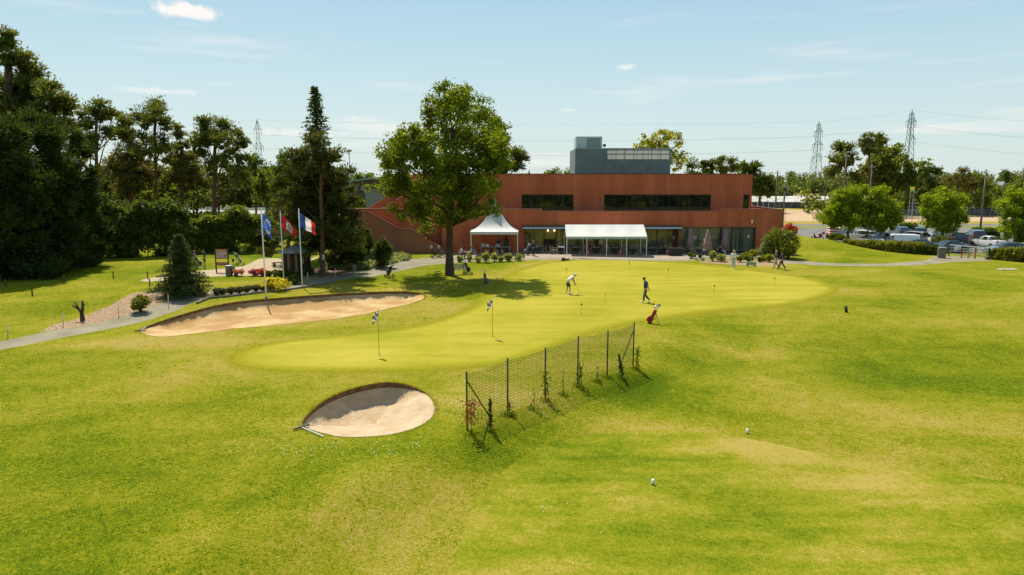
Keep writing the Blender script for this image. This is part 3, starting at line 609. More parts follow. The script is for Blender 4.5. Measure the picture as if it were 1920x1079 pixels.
L_FIRB = leafmat('needle_blue', (.030, .054, .018), (.085, .115, .038), .25)
L_YELL = leafmat('leaf_yellow_green', (.17, .20, .02), (.30, .30, .03), .5)
L_FARG = leafmat('leaf_far', (.07, .11, .03), (.14, .17, .05), .4)

# ================================================================ TREES
L_CYP = leafmat('needle_cypress', (.022, .042, .010), (.058, .084, .016), .28)
L_HEDGE = leafmat('leaf_box_hedge', (.085, .105, .014), (.21, .215, .03), .45)
L_PINEM = leafmat('needle_olive_pine', (.040, .052, .014), (.10, .105, .025), .3)
def plant_trees():
    b = P(843, 516)
    tree('plane_tree', 'tall broad leafy tree with forked trunk standing beside the putting green', b,
         [(842,196,34,36),(812,215,30,38),(868,192,30,34),(902,212,30,30),(925,238,20,26),(900,262,38,36),(775,262,34,32),(800,290,45,40),(852,255,45,45),(745,300,24,30),(742,272,14,20),(735,318,22,22),
          (860,310,48,44),(915,300,36,36),(940,285,18,18),(765,345,42,30),(735,352,20,14),(815,350,45,36),(872,358,42,36),(908,348,20,22),(745,398,16,14),(790,400,28,20),(840,400,26,24),(878,390,28,18),(918,386,12,16),(893,402,12,8),(797,428,13,14),(780,375,30,24),(933,396,5,8),(724,286,15,17),(714,340,13,11),(948,300,15,20),(930,345,10,12),(700,352,12,6),(755,282,26,26),(930,265,22,26)],
         b.y, L_MAPLE, .34, 250, clr=.52, dens=1.2, per=44, size=.22, dj=3.2, sub=3, core=.18, forkpx=846, wig=.1, shell=.5, depth=1.9)
    # open pine peeking out at its right
    b = G(905, 92)
    tree('pine_tree', 'umbrella pine showing its right side behind the tall broad tree', b,
         [(935,240,22,14),(950,262,18,14),(962,292,22,17),(984,300,12,14),(968,316,26,7),(940,312,20,8),(930,285,20,15)], 92, L_PINE, .35, 262, 'needle', clr=1.0, per=110, size=.5, dens=1.2, bark=BARKP, forkpx=915, sub=3, core=.3)
    # the brown green pine and the two firs by the flags
    b = P(605, 519)
    tree('pine_tree', 'broad brownish pine with dark straight trunk behind the flagpoles', b,
         [(590,268,20,18),(570,300,30,26),(612,295,30,30),(640,330,24,26),(560,335,28,24),(600,345,40,30),(548,372,28,20),(600,385,46,28),(648,372,28,24),(660,405,24,22),(560,405,34,22),(615,425,44,20),(565,436,30,12,4),(655,440,22,18),(520,452,24,8,4),(505,440,12,6,4),(530,395,16,12,3),(497,474,14,5,4)],
         b.y, L_PINEM, .22, 285, 'needle', clr=.60, per=80, size=.30, dens=1.45, bark=BARKP, forkpx=602, sub=5, core=.3, dj=2.2, shell=.55)
    b = G(605, 62)
    H = AT(604, 166, 62).z-b.z
    fir2('fir_tree', 'tall dark pointed fir rising behind the brownish pine', b, H, 4.1, L_CONIF, z0=.12, nb=215, size=.30, droop=.16, per=20, power=.95)
    b = G(540, 70)
    tree('pine_tree', 'dark small pine on the left flank of the tall pointed fir', b, [(547,295,16,14),(535,315,18,16),(548,340,26,20),(530,360,20,18),(555,375,30,22),(540,400,30,20)], 70, L_CONIF, .2, 300, 'needle', clr=.8, per=90, size=.45, dens=1.4, sub=3)
    b = P(343, 553)
    fir2('spruce_tree', 'small grey green spruce with drooping tips beside the left path', b, 4.1, 2.2, L_FIRB, z0=.03, nb=260, size=.16, droop=.25, per=24, power=1.0)
    # cypress mass at the far left
    for lab, px, Y, lob in (('dark giant cypress filling the left edge of the lawn', 15, 58, [(15,262,36,40),(-10,330,60,60),(30,345,50,60),(0,410,60,60),(40,420,50,60),(10,470,60,34),(50,474,44,30),(0,500,60,20),(60,500,50,18)]),
        ('tallest dark cypress in the left cypress row', 80, 62, [(72,232,24,26),(80,268,38,34),(74,320,44,44),(98,345,44,50),(84,400,54,54),(108,440,44,44),(90,474,56,26),(80,496,50,16),(115,494,40,16)]),
        ('dark cypress where the left row meets the hedge', 148, 67, [(128,262,17,20),(140,296,22,26),(150,338,26,34),(158,385,28,38),(160,430,30,38),(163,468,28,22),(160,486,32,14)]),
        ('dark cypress mostly outside the left frame edge', -60, 56, [(-60,260,50,50),(-50,340,60,60),(-55,430,60,70)])):
        b = G(px, Y); tree('cypress_tree', lab, b, lob, Y, L_CYP, .35, 300, 'needle', clr=.80, per=150, size=.36, dens=1.2, sub=1, core=.6, group='cypresses on the left', dj=1.0, flat=1.0, shell=.35, forkpx=px)
    b = G(30, 76)
    tree('pine_tree', 'highest pine of the picture with bushy crown behind the cypresses', b,
         [(18,78,16,18),(10,110,24,24),(45,115,20,18),(20,150,36,26),(66,140,22,18),(70,175,34,20),(100,160,18,16),(110,185,18,12),(30,195,40,24),(85,205,36,18),(118,200,12,8),(50,240,50,26),(60,215,40,22),(96,234,28,20),(120,246,18,18)], 76, L_PINE, .5, 120, 'needle', clr=1.0, per=120, size=.5, dens=1.5, bark=BARKP, forkpx=15, sub=3, core=.5, dj=2.5)
    grp = 'tall pines behind the left hedge'
    T = [
     (187, 92, 'slim pine with flat crown and bare trunk next to the cypress row', [(165,210,20,12),(190,200,22,13),(215,212,16,14),(160,232,14,10),(228,232,14,12),(186,222,22,12),(205,245,20,10),(170,260,12,7),(235,250,10,10),(160,275,9,6)], .30, 225, 180),
     (292, 93, 'slender pine with narrow pointed crown in the left group', [(292,196,10,13),(284,215,12,16),(302,218,12,16),(292,240,20,16),(312,238,10,12),(285,262,22,14),(305,265,18,14),(275,285,20,12),(310,292,22,12),(262,215,6,10)], .24, 210, 291),
     (402, 92, 'round headed pine with forked trunk left of the lattice mast', [(412,250,20,14),(425,268,18,14),(385,262,14,12),(390,228,16,13),(415,238,16,13),(375,245,16,14),(435,248,16,16),(372,268,16,13),(400,262,22,14),(450,272,16,16),(430,285,20,14),(458,300,14,13),(380,290,12,9),(410,300,18,10),(455,322,20,12),(440,340,24,10)], .34, 262, 403),
     (250, 101, 'brownish dense pine between the flat crowned and the slender one', [(245,225,14,12),(235,260,26,22),(250,290,34,28),(230,320,34,22),(265,330,36,24),(240,350,40,18)], .3, 245, 247),
     (345, 104, 'olive pine with drooping foliage left of the round headed pine', [(335,250,16,14),(330,280,24,20),(345,305,28,22),(330,330,34,22),(360,345,32,20)], .3, 270, 340),
     (148, 100, 'pine with thin brown foliage just right of the cypresses', [(140,240,12,16),(150,270,18,18),(145,300,22,18),(160,330,26,16)], .26, 250, 148)]
    for px, Y, lab, lob, r, fk, fx in T:
        b = G(fx+(px-fx)*.3, Y)
        tree('pine_tree', lab, b, lob, Y, L_PINEB if ('brown' in lab or 'olive' in lab) else L_PINE, r, fk, 'needle', clr=.9, per=105, size=.42, dens=1.0, bark=BARKP, forkpx=fx, sub=4, core=.35, group=grp, dj=2.0)
    # green woodland between and behind
    W_ = [(205, 112, 360, 52, 'dark undergrowth tree behind the pines at the hedge', L_DARK), (300, 118, 355, 60, 'light green young tree under the slender pine', L_OLIVE), (370, 112, 350, 44, 'light green birch like tree among the pine trunks', L_FARG),
          (445, 125, 345, 46, 'dark shady tree right of the round headed pine', L_DARK), (505, 118, 340, 38, 'bushy mid green tree under the lattice mast', L_OLIVE), (520, 135, 352, 40, 'dark round tree behind the left track', L_DARK),
          (250, 128, 330, 60, 'dense dark tree deep behind the left pines', L_DARK), (340, 136, 330, 60, 'dense shaded tree behind the olive pine', L_DARK), (410, 140, 340, 50, 'dark tree filling the gap at the round headed pine', L_DARK), (160, 110, 350, 40, 'dark tree behind the short cypress', L_DARK),
          (480, 150, 330, 30, 'small dark tree behind the mast foot', L_DARK)]
    for i, (px, Y, cy, rx, lab, lf) in enumerate(W_):
        b = G(px, Y); rs = rx
        lob = [(px, cy-18, rs*.55, 20), (px-rs*.5, cy, rs*.45, 20), (px+rs*.5, cy, rs*.45, 20), (px, cy+20, rs*.75, 22)]
        tree('woodland_tree', lab, b, lob, Y, lf, .22, cy-10, clr=1.3, per=60, size=.55, dens=1.4, sub=2, core=.5, group='woodland behind the left hedge', dj=1.5)
    # horizon trees, right of the building
    FT = [(1240, 135, 'pale yellow green tree with open twiggy crown behind the roof box', L_YELL, [(1215,268,22,14),(1245,258,26,14),(1272,262,16,12),(1230,285,30,12),(1262,285,26,14),(1280,300,14,12),(1255,308,22,14),(1200,272,12,5)], .3, 280, .75, 26, .5, 'broad', .2),
          (1298, 190, 'dark grey green conifer just right of the yellow tree', L_CONIF, [(1298,308,10,12),(1300,325,14,12)], .3, 310, 1.3, 70, .8, 'needle', .5),
          (1325, 200, 'pair of narrow dark cypress tops over the roofline', L_DARK, [(1322,312,6,12),(1335,314,6,12),(1328,325,14,8)], .3, 310, 1.0, 70, .7, 'broad', .5),
          (1362, 200, 'rounded dark pine over the right half of the roofline', L_PINE, [(1352,308,11,9),(1368,307,11,9),(1380,315,8,9),(1360,321,20,8)], .35, 312, 1.4, 70, .8, 'needle', .4),
          (1425, 180, 'dark spreading cedar at the right corner of the roof', L_CONIF, [(1400,318,8,9),(1418,325,10,10),(1420,314,12,4),(1428,340,20,14),(1415,352,24,12),(1440,352,18,14)], .4, 320, 1.4, 80, .8, 'needle', .5),
          (1480, 260, 'round mid green tree left of the near lattice pylon', L_FARG, [(1483,338,13,10),(1475,350,20,10),(1495,352,14,10)], .4, 345, 2.0, 70, 1.0, 'broad', .5),
          (1450, 270, 'pale olive tree between the cedar and the wooden poles', L_OLIVE, [(1447,345,14,9),(1455,355,16,9)], .4, 350, 2.0, 70, 1.0, 'broad', .5),
          (1585, 170, 'dark pine with leaning trunk left in the big clump', L_PINE, [(1580,282,16,12),(1572,298,12,12),(1598,285,18,12),(1568,318,12,10),(1590,308,22,14),(1600,330,16,12),(1560,325,6,4)], .4, 300, 1.6, 80, .8, 'needle', .4),
          (1630, 165, 'highest umbrella pine over the right tree clump', L_PINE, [(1628,258,12,9),(1640,268,14,9),(1618,270,12,9),(1648,262,8,8),(1632,284,14,8)], .3, 270, 1.2, 80, .7, 'needle', .4),
          (1650, 172, 'large dark green broadleaf tree in the middle of the right clump', L_OLIVE, [(1655,285,22,16),(1680,290,20,18),(1640,305,26,20),(1665,315,34,24),(1700,305,16,18),(1640,335,30,20),(1680,340,36,18),(1712,325,10,12),(1650,350,40,12)], .5, 320, 1.6, 80, .8, 'broad', .4),
          (1738, 175, 'loose mid green tree right of the far pylon', L_FARG, [(1735,318,20,14),(1755,328,16,16),(1722,332,16,14),(1745,345,26,14),(1765,340,10,10)], .3, 335, 1.4, 70, .7, 'broad', .35),
          (1795, 165, 'scrubby brown green pine between the last wooden poles', L_PINEB, [(1790,335,16,12),(1805,330,12,10),(1780,350,20,12),(1815,350,22,14),(1800,362,26,10)], .3, 340, 1.3, 70, .7, 'needle', .3),
          (1845, 165, 'thin twiggy tree behind the right wooden pole', L_OLIVE, [(1838,328,14,9),(1850,345,20,12),(1830,350,16,12),(1862,358,20,12),(1848,370,24,10)], .3, 340, 1.2, 50, .6, 'broad', .2),
          (1885, 240, 'distant green tree near the right edge behind the small house', L_FARG, [(1890,330,12,8),(1905,335,12,9),(1910,350,18,12),(1880,356,18,10)], .4, 340, 1.8, 70, .9, 'broad', .5),
          (1925, 150, 'olive tree cut by the right frame edge', L_OLIVE, [(1915,348,16,12),(1930,330,14,14),(1900,368,22,12),(1935,360,20,14)], .3, 340, 1.4, 60, .7, 'broad', .4),
          (690, 200, 'pale low tree over the brown shed roof', L_FARG, [(675,333,14,5),(690,336,14,5),(700,345,20,6)], .3, 340, 1.5, 60, .8, 'broad', .5),
          (1050, 260, 'low distant treetop left of the roof box', L_FARG, [(1040,325,14,5),(1030,328,12,5),(1066,328,12,6)], .3, 330, 1.8, 60, .9, 'broad', .5),
          (500, 165, 'bright green roundish tree left of the firs behind the track', L_BRIGHT, [(505,325,12,10),(515,335,14,12),(495,345,16,12)], .3, 335, 1.3, 70, .7, 'broad', .5)]
    for px, Y, lab, lf, lob, r, fk, clr, per, size, kind, core in FT:
        b = G(px, Y); tree('background_tree', lab, b, lob, Y, lf, r, fk, kind, clr=clr, per=per, size=size, dens=1.3 if px != 1240 else .75, sub=3, core=core, forkpx=px, dj=2.0, bark=BARK if kind == 'broad' else BARKP)
    # far wood as one mass along the horizon
    cs = []; qs = []
    for i in range(1500):
        a = rnd.random(); x = -420+a*1000; y = 400+rnd.random()*160+50*math.sin(x*.02); hh = (7+3.5*math.sin(x*.035)+2.5*math.sin(x*.11+1))*rnd.random()**.6
        cs.append((x, y, 1+hh)); qs.append(2.4+rnd.random()*1.6)
    V, F = leaf_quads(np.array(cs), np.array(qs), 26, 1.7, 1.2)
    tag(np_mesh('far_wood', V, F, L_FARG), 'distant wood along the horizon', 'wood', kind='stuff')
    def belt(name, lab, cat, pts, n, hh, r, size, leaf, per=30, spread=6):
        cs = []; qs = []
        for i in range(n):
            t = rnd.random()*(len(pts)-1); k = int(t); f = t-k; x = pts[k][0]+(pts[k+1][0]-pts[k][0])*f+rnd.uniform(-spread, spread); y = pts[k][1]+(pts[k+1][1]-pts[k][1])*f+rnd.uniform(-spread, spread)
            top = hh*(.65+.35*math.sin(x*.19)+.3*math.sin(x*.43+2)); cs.append((x, y, ht(x, y)+.5+max(1.2, top)*rnd.random()**.7)); qs.append(r*rnd.uniform(.7, 1.3))
        V, F = leaf_quads(np.array(cs), np.array(qs), per, size, 1.3); tag(np_mesh(name, V, F, leaf), lab, cat, kind='stuff')
    belt('wood', 'mixed green scrub wood behind the gravel banks on the right', 'wood', [(78, 240), (110, 240), (150, 225), (200, 215), (260, 230)], 900, 5.2, 1.6, .85, L_FARG)
    belt('undergrowth', 'dark undergrowth below the big tree clump on the right', 'undergrowth', [(78, 178), (100, 176), (122, 176)], 260, 4.8, 1.5, .8, L_OLIVE)
    belt('undergrowth', 'low scrub below the twiggy trees at the right edge', 'undergrowth', [(112, 186), (135, 175), (160, 166), (190, 160)], 330, 3.4, 1.3, .7, L_FARG)
    belt('wood', 'dark wood behind the track on the left', 'wood', [(-190, 235), (-120, 225), (-70, 215), (-30, 225), (60, 240)], 1300, 7.5, 2.0, .95, L_OLIVE)
    belt('wood', 'belt of trees behind the viewpoint mirrored in the clubhouse windows', 'wood', [(-150, -50), (0, -62), (150, -48)], 900, 11, 2.6, 1.3, L_OLIVE)
    belt('undergrowth', 'shaded undergrowth between the left pine trunks', 'undergrowth', [(-95, 112), (-60, 104), (-36, 106)], 700, 3.6, 1.2, .55, L_DARK, spread=5)
    # young plantation of thin dark trunks left of the near pylon
    cs = []; qs = []; tb = MB()
    for i in range(150):
        x = 75+rnd.random()*150; y = 268+rnd.random()*26; t = 5.5+rnd.random()*2.5; zz = ht(x, y); t += zz; tb.tube([(x, y, zz), (x, y, t)], .12, 4)
        cs.append((x, y, t)); qs.append(1.3); cs.append((x, y, t-2)); qs.append(1.3)
    V, F = leaf_quads(np.array(cs), np.array(qs), 40, .7, 1.4)
    o = np_mesh('plantation', V, F, L_OLIVE); tag(o, 'dense young plantation behind the track fence', 'wood', kind='stuff')
    t_ = tb.build('trunk', BARK, o); t_['kind'] = 'stuff'
    # clipped, bright car park trees
    for i, (lab, px, Y, lob) in enumerate((
        ('bright green round tree nearest the clubhouse in the car park', 1590, 91, [(1592,358,20,20),(1572,380,28,24),(1600,385,30,26),(1555,402,26,18),(1590,410,40,20),(1548,416,14,7),(1620,396,16,20),(1610,365,14,18)]),
        ('bright green round tree touching the first one on its right', 1650, 90, [(1652,368,22,16),(1635,388,24,22),(1668,390,24,22),(1650,410,38,22),(1685,400,14,16),(1640,360,12,8),(1672,410,20,12)]),
        ('bright green round tree standing alone mid car park', 1768, 90, [(1765,370,26,18),(1790,380,20,18),(1745,385,20,20),(1770,400,40,24),(1742,412,16,16),(1800,405,16,18),(1770,420,32,14),(1730,395,8,5),(1808,372,10,4)]),
        ('bright green tree cut by the right edge of the picture', 1905, 84, [(1900,370,22,18),(1925,375,24,22),(1890,395,22,24),(1920,405,36,28),(1895,430,22,22),(1925,440,30,22),(1880,385,10,6)]))):
        b = G(px, Y); tree('car_park_tree', lab, b, lob, Y, L_BRIGHT, .2, 400, clr=.6, per=85, size=.21, dens=1.25, sub=4, core=.4, group='bright round trees in the car park', dj=.9, bark=BARKG, shell=.45)
    # hedges at the left
    def hedge(name, label, pts, d, leaf, size=.3, per=45, cat='hedge', group=None, r=.6, dens=1.6, lump=.025):
        """pts: (x, y, height) along a line"""
        b = Vector((pts[0][0], pts[0][1], ht(pts[0][0], pts[0][1]))); root = empty(name, b, label, cat, group); C = []; st = MB()
        for (x0, y0, h0), (x1, y1, h1) in zip(pts[:-1], pts[1:]):
            L = math.hypot(x1-x0, y1-y0); hm = (h0+h1)/2; n = int(dens*L*(hm*2+d)/(r*r)*.72)
            nx, ny = -(y1-y0)/L, (x1-x0)/L
            for _ in range(n):
                t = rnd.random(); h = h0+(h1-h0)*t; u = rnd.random(); s_ = x0+(x1-x0)*t; h *= 1+lump*(math.sin(s_*1.1)+.7*math.sin(s_*2.3+1))
                if u < .35: s = rnd.uniform(-.5, .5)*(d-r); z = h-r*rnd.uniform(.5, .9)
                else: s = (-1 if rnd.random() < .75 else 1)*(d-r)*.5*rnd.uniform(.75, 1.0); z = rnd.uniform(r*.1, max(r*.5, h-r))
                px_, py_ = x0+(x1-x0)*t+nx*s, y0+(y1-y0)*t+ny*s
                C.append((px_-b.x, py_-b.y, z+ht(px_, py_)-b.z))
            for q in range(max(1, int(L/1.5))):
                t = (q+.5)/max(1, int(L/1.5)); xx = x0+(x1-x0)*t-b.x; yy = y0+(y1-y0)*t-b.y; zz = ht(xx+b.x, yy+b.y)-b.z
                st = MB(); st.tube([(xx, yy, zz-.1), (xx, yy, zz+(h0+(h1-h0)*t)*.7)], .05, 5); st.build('stem', BARK, root)
        C = np.array(C); Q = r*rng.uniform(.7, 1.3, len(C)); V, F = join([leaf_quads(C, Q, per, size, 1.5, out=.6), leaf_quads(C, Q*.6, max(3, per//8), size*2.4, 1.2)])
        np_mesh('foliage', V, F, leaf, root); return root
    def hp(px, Y, top): b = G(px, Y); return (b.x, b.y, AT(px, top, Y).z-b.z)
    hedge('hedge', 'tall dark clipped hedge between the cypresses and the pines', [hp(172, 74, 400), hp(215, 75, 384), hp(250, 75, 380), hp(305, 76, 383), hp(345, 77, 392), hp(358, 77.5, 410)], 3.5, L_CONIF, .34, 60, r=.8, lump=.07)
    hedge('hedge', 'lower dark shrub hedge running right from the tall hedge', [hp(358, 79, 408), hp(395, 80, 402), hp(425, 81, 410), hp(455, 81, 396), hp(490, 82, 402), hp(520, 82, 408)], 2.5, L_OLIVE, .32, 55, r=.7, lump=.10)
    hedge('hedge', 'long box hedge in front of the parked cars', [hp(1588, 84.5, 451), hp(1640, 81.5, 451), hp(1690, 78.5, 453), hp(1732, 76.5, 456)], 1.3, L_HEDGE, .15, 90, group='hedges round the car park', r=.35)
    hedge('hedge', 'short dark hedge stretch beside the litter bin', [hp(1736, 76.5, 461), hp(1757, 76, 462)], 1.4, L_CONIF, .15, 90, group='hedges round the car park', r=.35)
    hedge('hedge', 'box hedge right of the white barred gate', [hp(1858, 72, 466), hp(1890, 70.5, 466), hp(1940, 68.5, 466), hp(1990, 66, 466)], 1.4, L_HEDGE, .15, 90, group='hedges round the car park', r=.35)
    hedge('hedge', 'dark hedge behind the last row of cars', [hp(1820, 101, 428), hp(1870, 100, 430)], 1.5, L_CONIF, .25, 60, group='hedges round the car park', r=.45)
    hedge('hedge', 'low hedge behind the car park left of the single tree', [hp(1692, 110, 420), hp(1712, 110, 420)], 1.5, L_CONIF, .25, 60, group='hedges round the car park', r=.45)
    # bushes
    B = lambda *a, **k: bush('bush', *a, **k)
    gS = lambda px, py: P(px, py)
    B('big rounded bush at the right corner of the clubhouse', P(1462, 484), 4.2, 3.5, L_OLIVE, n=90, per=70, size=.16)
    B('yellow green loose shrub in front of the big rounded bush', P(1478, 487), 2.2, 2.4, leafmat('leaf_loose', (.10, .14, .02), (.22, .22, .03), .45, (.55, .35, .02)), n=30, per=50, size=.14)
    B('red leaved shrub behind the clubhouse corner', G(1479, 95), 2.3, 2.6, leafmat('leaf_red', (.28, .03, .02), (.55, .07, .05), .4, (.12, .14, .02)), n=36, per=60, size=.2)
    B('low dark rounded bush at the left end of the car park hedge', G(1568, 86), 2.8, 1.0, L_OLIVE, n=30, per=60, size=.14)
    B('rounded green shrub in the wood chip bed by the left path', P(264, 585), 1.35, 1.15, L_OLIVE, n=26, per=55, size=.11, flowers=(L_YELL, 5))
    yb = P(517, 546)
    B('yellow flowering bush at the foot of the first flagpole', yb, 2.2, 1.05, L_OLIVE, n=30, per=45, size=.10, flowers=(leafmat('petal_yellow', (.62, .50, .02), (.85, .70, .04), .35), 60))
    B('low dark green bush behind the yellow flowering one', P(553, 533), 1.5, .8, L_DARK, n=24, per=55, size=.1)
    for px, w, c1, lab in ((444, 1.35, (.60, .20, .24), 'pale pink azalea beside the litter bin'), (477, 1.2, (.62, .12, .28), 'magenta azalea in the middle of the sandy bed'), (492, 1.0, (.60, .04, .06), 'deep red azalea right of the magenta one')):
        B(lab, P(px, 518), w, .65, L_OLIVE, n=22, per=22, size=.09, group='azaleas by the sandy path', flowers=(leafmat('petal_%d' % px, tuple(c*.75 for c in c1), c1, .35), 70))
    B('small dark low bush at the right end of the azaleas', P(503, 519), .9, .5, L_DARK, n=14, per=45, size=.08)
    bk = None
    for i, (px, py) in enumerate(((407, 554), (417, 554), (433, 552), (448, 551), (464, 549), (479, 547), (493, 546))):
        loc = P(px, py)
        if bk is None: bk = bush('ball_shrub', '', loc, .82, .58, leafmat('leaf_lavender', (.06, .07, .03), (.13, .12, .07), .3), n=20, per=70, size=.06, group='row of small ball shrubs along the kerb'); 
        else: bk = dup(bk, loc, rnd.random()*6, '')
        bk['label'] = ['small round shrub at the left end of the kerb row', 'second small ball shrub of the kerb row', 'third small ball shrub of the kerb row from the left', 'fourth small ball shrub of the kerb row', 'fifth small ball shrub of the kerb row from the left', 'sixth ball shrub, beside the first flagpole', 'last ball shrub of the kerb row, partly behind the yellow bush'][i]
    # low planting behind the flags
    hedge('low_hedge', 'low grey green planting strip between azaleas and the hut', [(*P(515, 519).xy, .5), (*P(560, 517).xy, .55), (*P(585, 515).xy, .5)], .9, L_OLIVE, .1, 70, r=.2)
    # upright shrubs on the ivy mound
    for px, py, w, h, lab in ((718, 497, 2.1, 3.0, 'upright dark shrub standing alone before the stair wall'), (663, 494, 2.9, 3.9, 'wide dark shrub on the ivy mound right of the pine trunk'), (683, 488, 2.2, 3.4, 'dark shrub tucked against the stair wall'), (630, 498, 2.2, 2.0, 'small dark shrub just right of the pine trunk')):
        g = G(px, 64.5 if px != 683 else 68); 
        B(lab, g, w, h, L_CONIF, n=46, per=90, size=.15, group='dark shrubs before the stair wall')
    # ivy / variegated ground cover
    pl = PX([(600,500),(625,488),(660,478),(700,472),(745,474),(770,487),(765,493),(720,502),(680,508),(630,507)]); a = np.array(pl)
    n = 20000; x = rng.uniform(a[:, 0].min(), a[:, 0].max(), n); y = rng.uniform(a[:, 1].min(), a[:, 1].max()+1.0, n); k = inpoly(x, y, pl); x = x[k]; y = y[k]
    C = np.c_[x, y, HT(x, y)+.12+.14*np.sin(x*4)*np.sin(y*3)]
    V, F = leaf_quads(C, np.full(len(C), .22), 6, .16, 1.2, out=.2)
    tag(np_mesh('ivy', V, F, leafmat('leaf_variegated', (.10, .14, .05), (.30, .33, .17), .35, (.62, .62, .42))), 'variegated ivy covering the mound by the stair wall', 'ground cover', kind='stuff')
    # tent side shrubs
    gl = leafmat('leaf_rose', (.14, .19, .05), (.34, .36, .12), .45, (.6, .58, .25))
    for i, (px, py, w, h, lab) in enumerate(((862, 492, .7, .8, 'small pale shrub nearest the big tree trunk'), (880, 491, .75, .95, 'pale shrub second from the big tree trunk'), (896, 493, .9, .75, 'low pale shrub left of the broad one'), (911, 493, 1.25, 1.2, 'broad pale shrub below the pagoda tent'), (927, 491, .95, .95, 'round pale shrub in the middle of the tent bed'), (939, 492, .7, .7, 'thin pale shrub right of the middle one'), (952, 491, 1.2, 1.0, 'full pale shrub under the right tent post'), (973, 489, 1.35, .8, 'wide low pale shrub at the right end of the tent bed'))):
        B(lab, P(px, py), w, h, gl, n=18, per=45, size=.10, group='pale shrubs in front of the pagoda tent')
    for i, (px, py, w, h, lf, lab) in enumerate(((1297, 485, 1.1, .7, L_OLIVE, 'low shrub left of the golf trolley by the terrace'), (1336, 490, 1.1, 1.15, gl, 'tall pale shrub right of the golf trolley'), (1353, 491, 1.2, .9, gl, 'round pale shrub beside the first tall one'), (1388, 492, .9, .7, L_OLIVE, 'small shrub just right of the man in white'), (1397, 486, 1.2, .8, L_BRIGHT, 'bright green shrub by the right terrace doors'), (1403, 492, 1.1, .8, L_OLIVE, 'mid green shrub before the bright one'), (1412, 484, 1.0, 1.1, L_YELL, 'yellowish grass clump near the glass doors'), (1425, 492, .6, .6, L_PINEB, 'tiny brown shrub above the green marker'), (1432, 490, .7, .7, L_BRIGHT, 'little green shrub right of the brown one'), (1444, 492, 1.0, .9, L_YELL, 'tufted grass clump left of the two walkers'))):
        B(lab, P(px, py), w, h, lf, n=16, per=45, size=.10, group='mixed shrubs by the right terrace')
    # laurel corner, variegated near right
    B('variegated grey green bush at the right end of the terrace', P(1432, 484), 1.6, 1.9, leafmat('leaf_variegated', (.10, .14, .05), (.30, .33, .17), .35), n=20, per=50, size=.12)
    B('flowering orange shrub in the car park bed', G(1723, 92), 2.4, 1.2, L_BRIGHT, n=20, per=50, size=.16, flowers=(leafmat('petal_orange', (.55, .10, .05), (.7, .2, .06), .3), 12))
    B('low dark shrub behind the hedge near the single tree', G(1765, 86), 2.5, 1.6, L_OLIVE, n=20, per=50, size=.16)
    # lopped stump
    b = P(155, 602); root = empty('lopped_tree', b, 'small lopped tree with stubby bare branches in the wood chip bed', 'tree'); t = MB()
    t.tube([(0,0,-.1),(0,0,.0),(.0,0,.30),(-.02,0,.55)],[.17,.14,.12,.10],8)
    for pts, r in (([(-.02,0,.5),(-.14,0,.68),(-.30,0,.80),(-.52,.0,.96)],[.09,.07,.055,.045]), ([(-.12,0,.65),(-.25,.02,.9),(-.42,.05,1.15)],[.06,.05,.035]), ([(0,0,.5),(.08,0,.8),(.10,0,1.22)],[.10,.085,.06]), ([(.08,0,.95),(.22,0,1.0)],[.05,.03])): t.tube(pts, r, 7)
    t.build('trunk', BARK, root)
    for i in range(12): t = MB(); u = rnd.random(); t.tube([(.08,0,.6+u*.6),(.08+rnd.uniform(-.09,.09),rnd.uniform(-.08,.08),.66+u*.6)],[.03,.015],5); t.build('branch_stub', BARK, root)
plant_trees()

# ================================================================ CLUBHOUSE
M_RED = mat('red_render', (.41, .108, .046), (.52, .145, .066), 1.0, .85, spec=.2, stretch=(.9, .9, .12), bump=.15, bscale=30, det=6)
M_RED_SHADED = mat('red_render_shaded', (.30, .115, .060), (.36, .14, .075), .5, .88, spec=.2)  # the red render with shade painted in, for stair front and reveals
M_COPE = mat('coping_metal', (.50, .48, .44), (.58, .56, .52), 2, .4, .3)
M_DCOPE = mat('dark_coping', (.04, .02, .015), (.06, .03, .02), 2, .9)
M_GREY = mat('grey_cladding', (.115, .145, .140), (.155, .185, .178), 1.2, .45, .2, det=6)
M_LGREY = mat('pale_cladding', (.36, .48, .49), (.42, .54, .55), 1, .4, .1)
M_FRAME = mat('dark_frame', (.025, .03, .03), (.035, .04, .04), 2, .4)
M_WHITE = mat('white_paint', (.72, .72, .70), (.8, .8, .78), 2, .5)
M_BLACK = mat('black_plastic', (.015, .015, .016), (.03, .03, .03), 3, .5)
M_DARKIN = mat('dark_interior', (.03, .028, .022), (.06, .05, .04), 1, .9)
M_WOODT = mat('wood_brown', (.16, .09, .05), (.26, .15, .08), 5, .7)
M_STEEL = mat('galvanised_steel', (.30, .34, .36), (.42, .46, .48), 4, .45, .6)
M_POLY = mat('polycarbonate', (.62, .60, .58), (.80, .76, .72), 1.5, .3, emit=None)
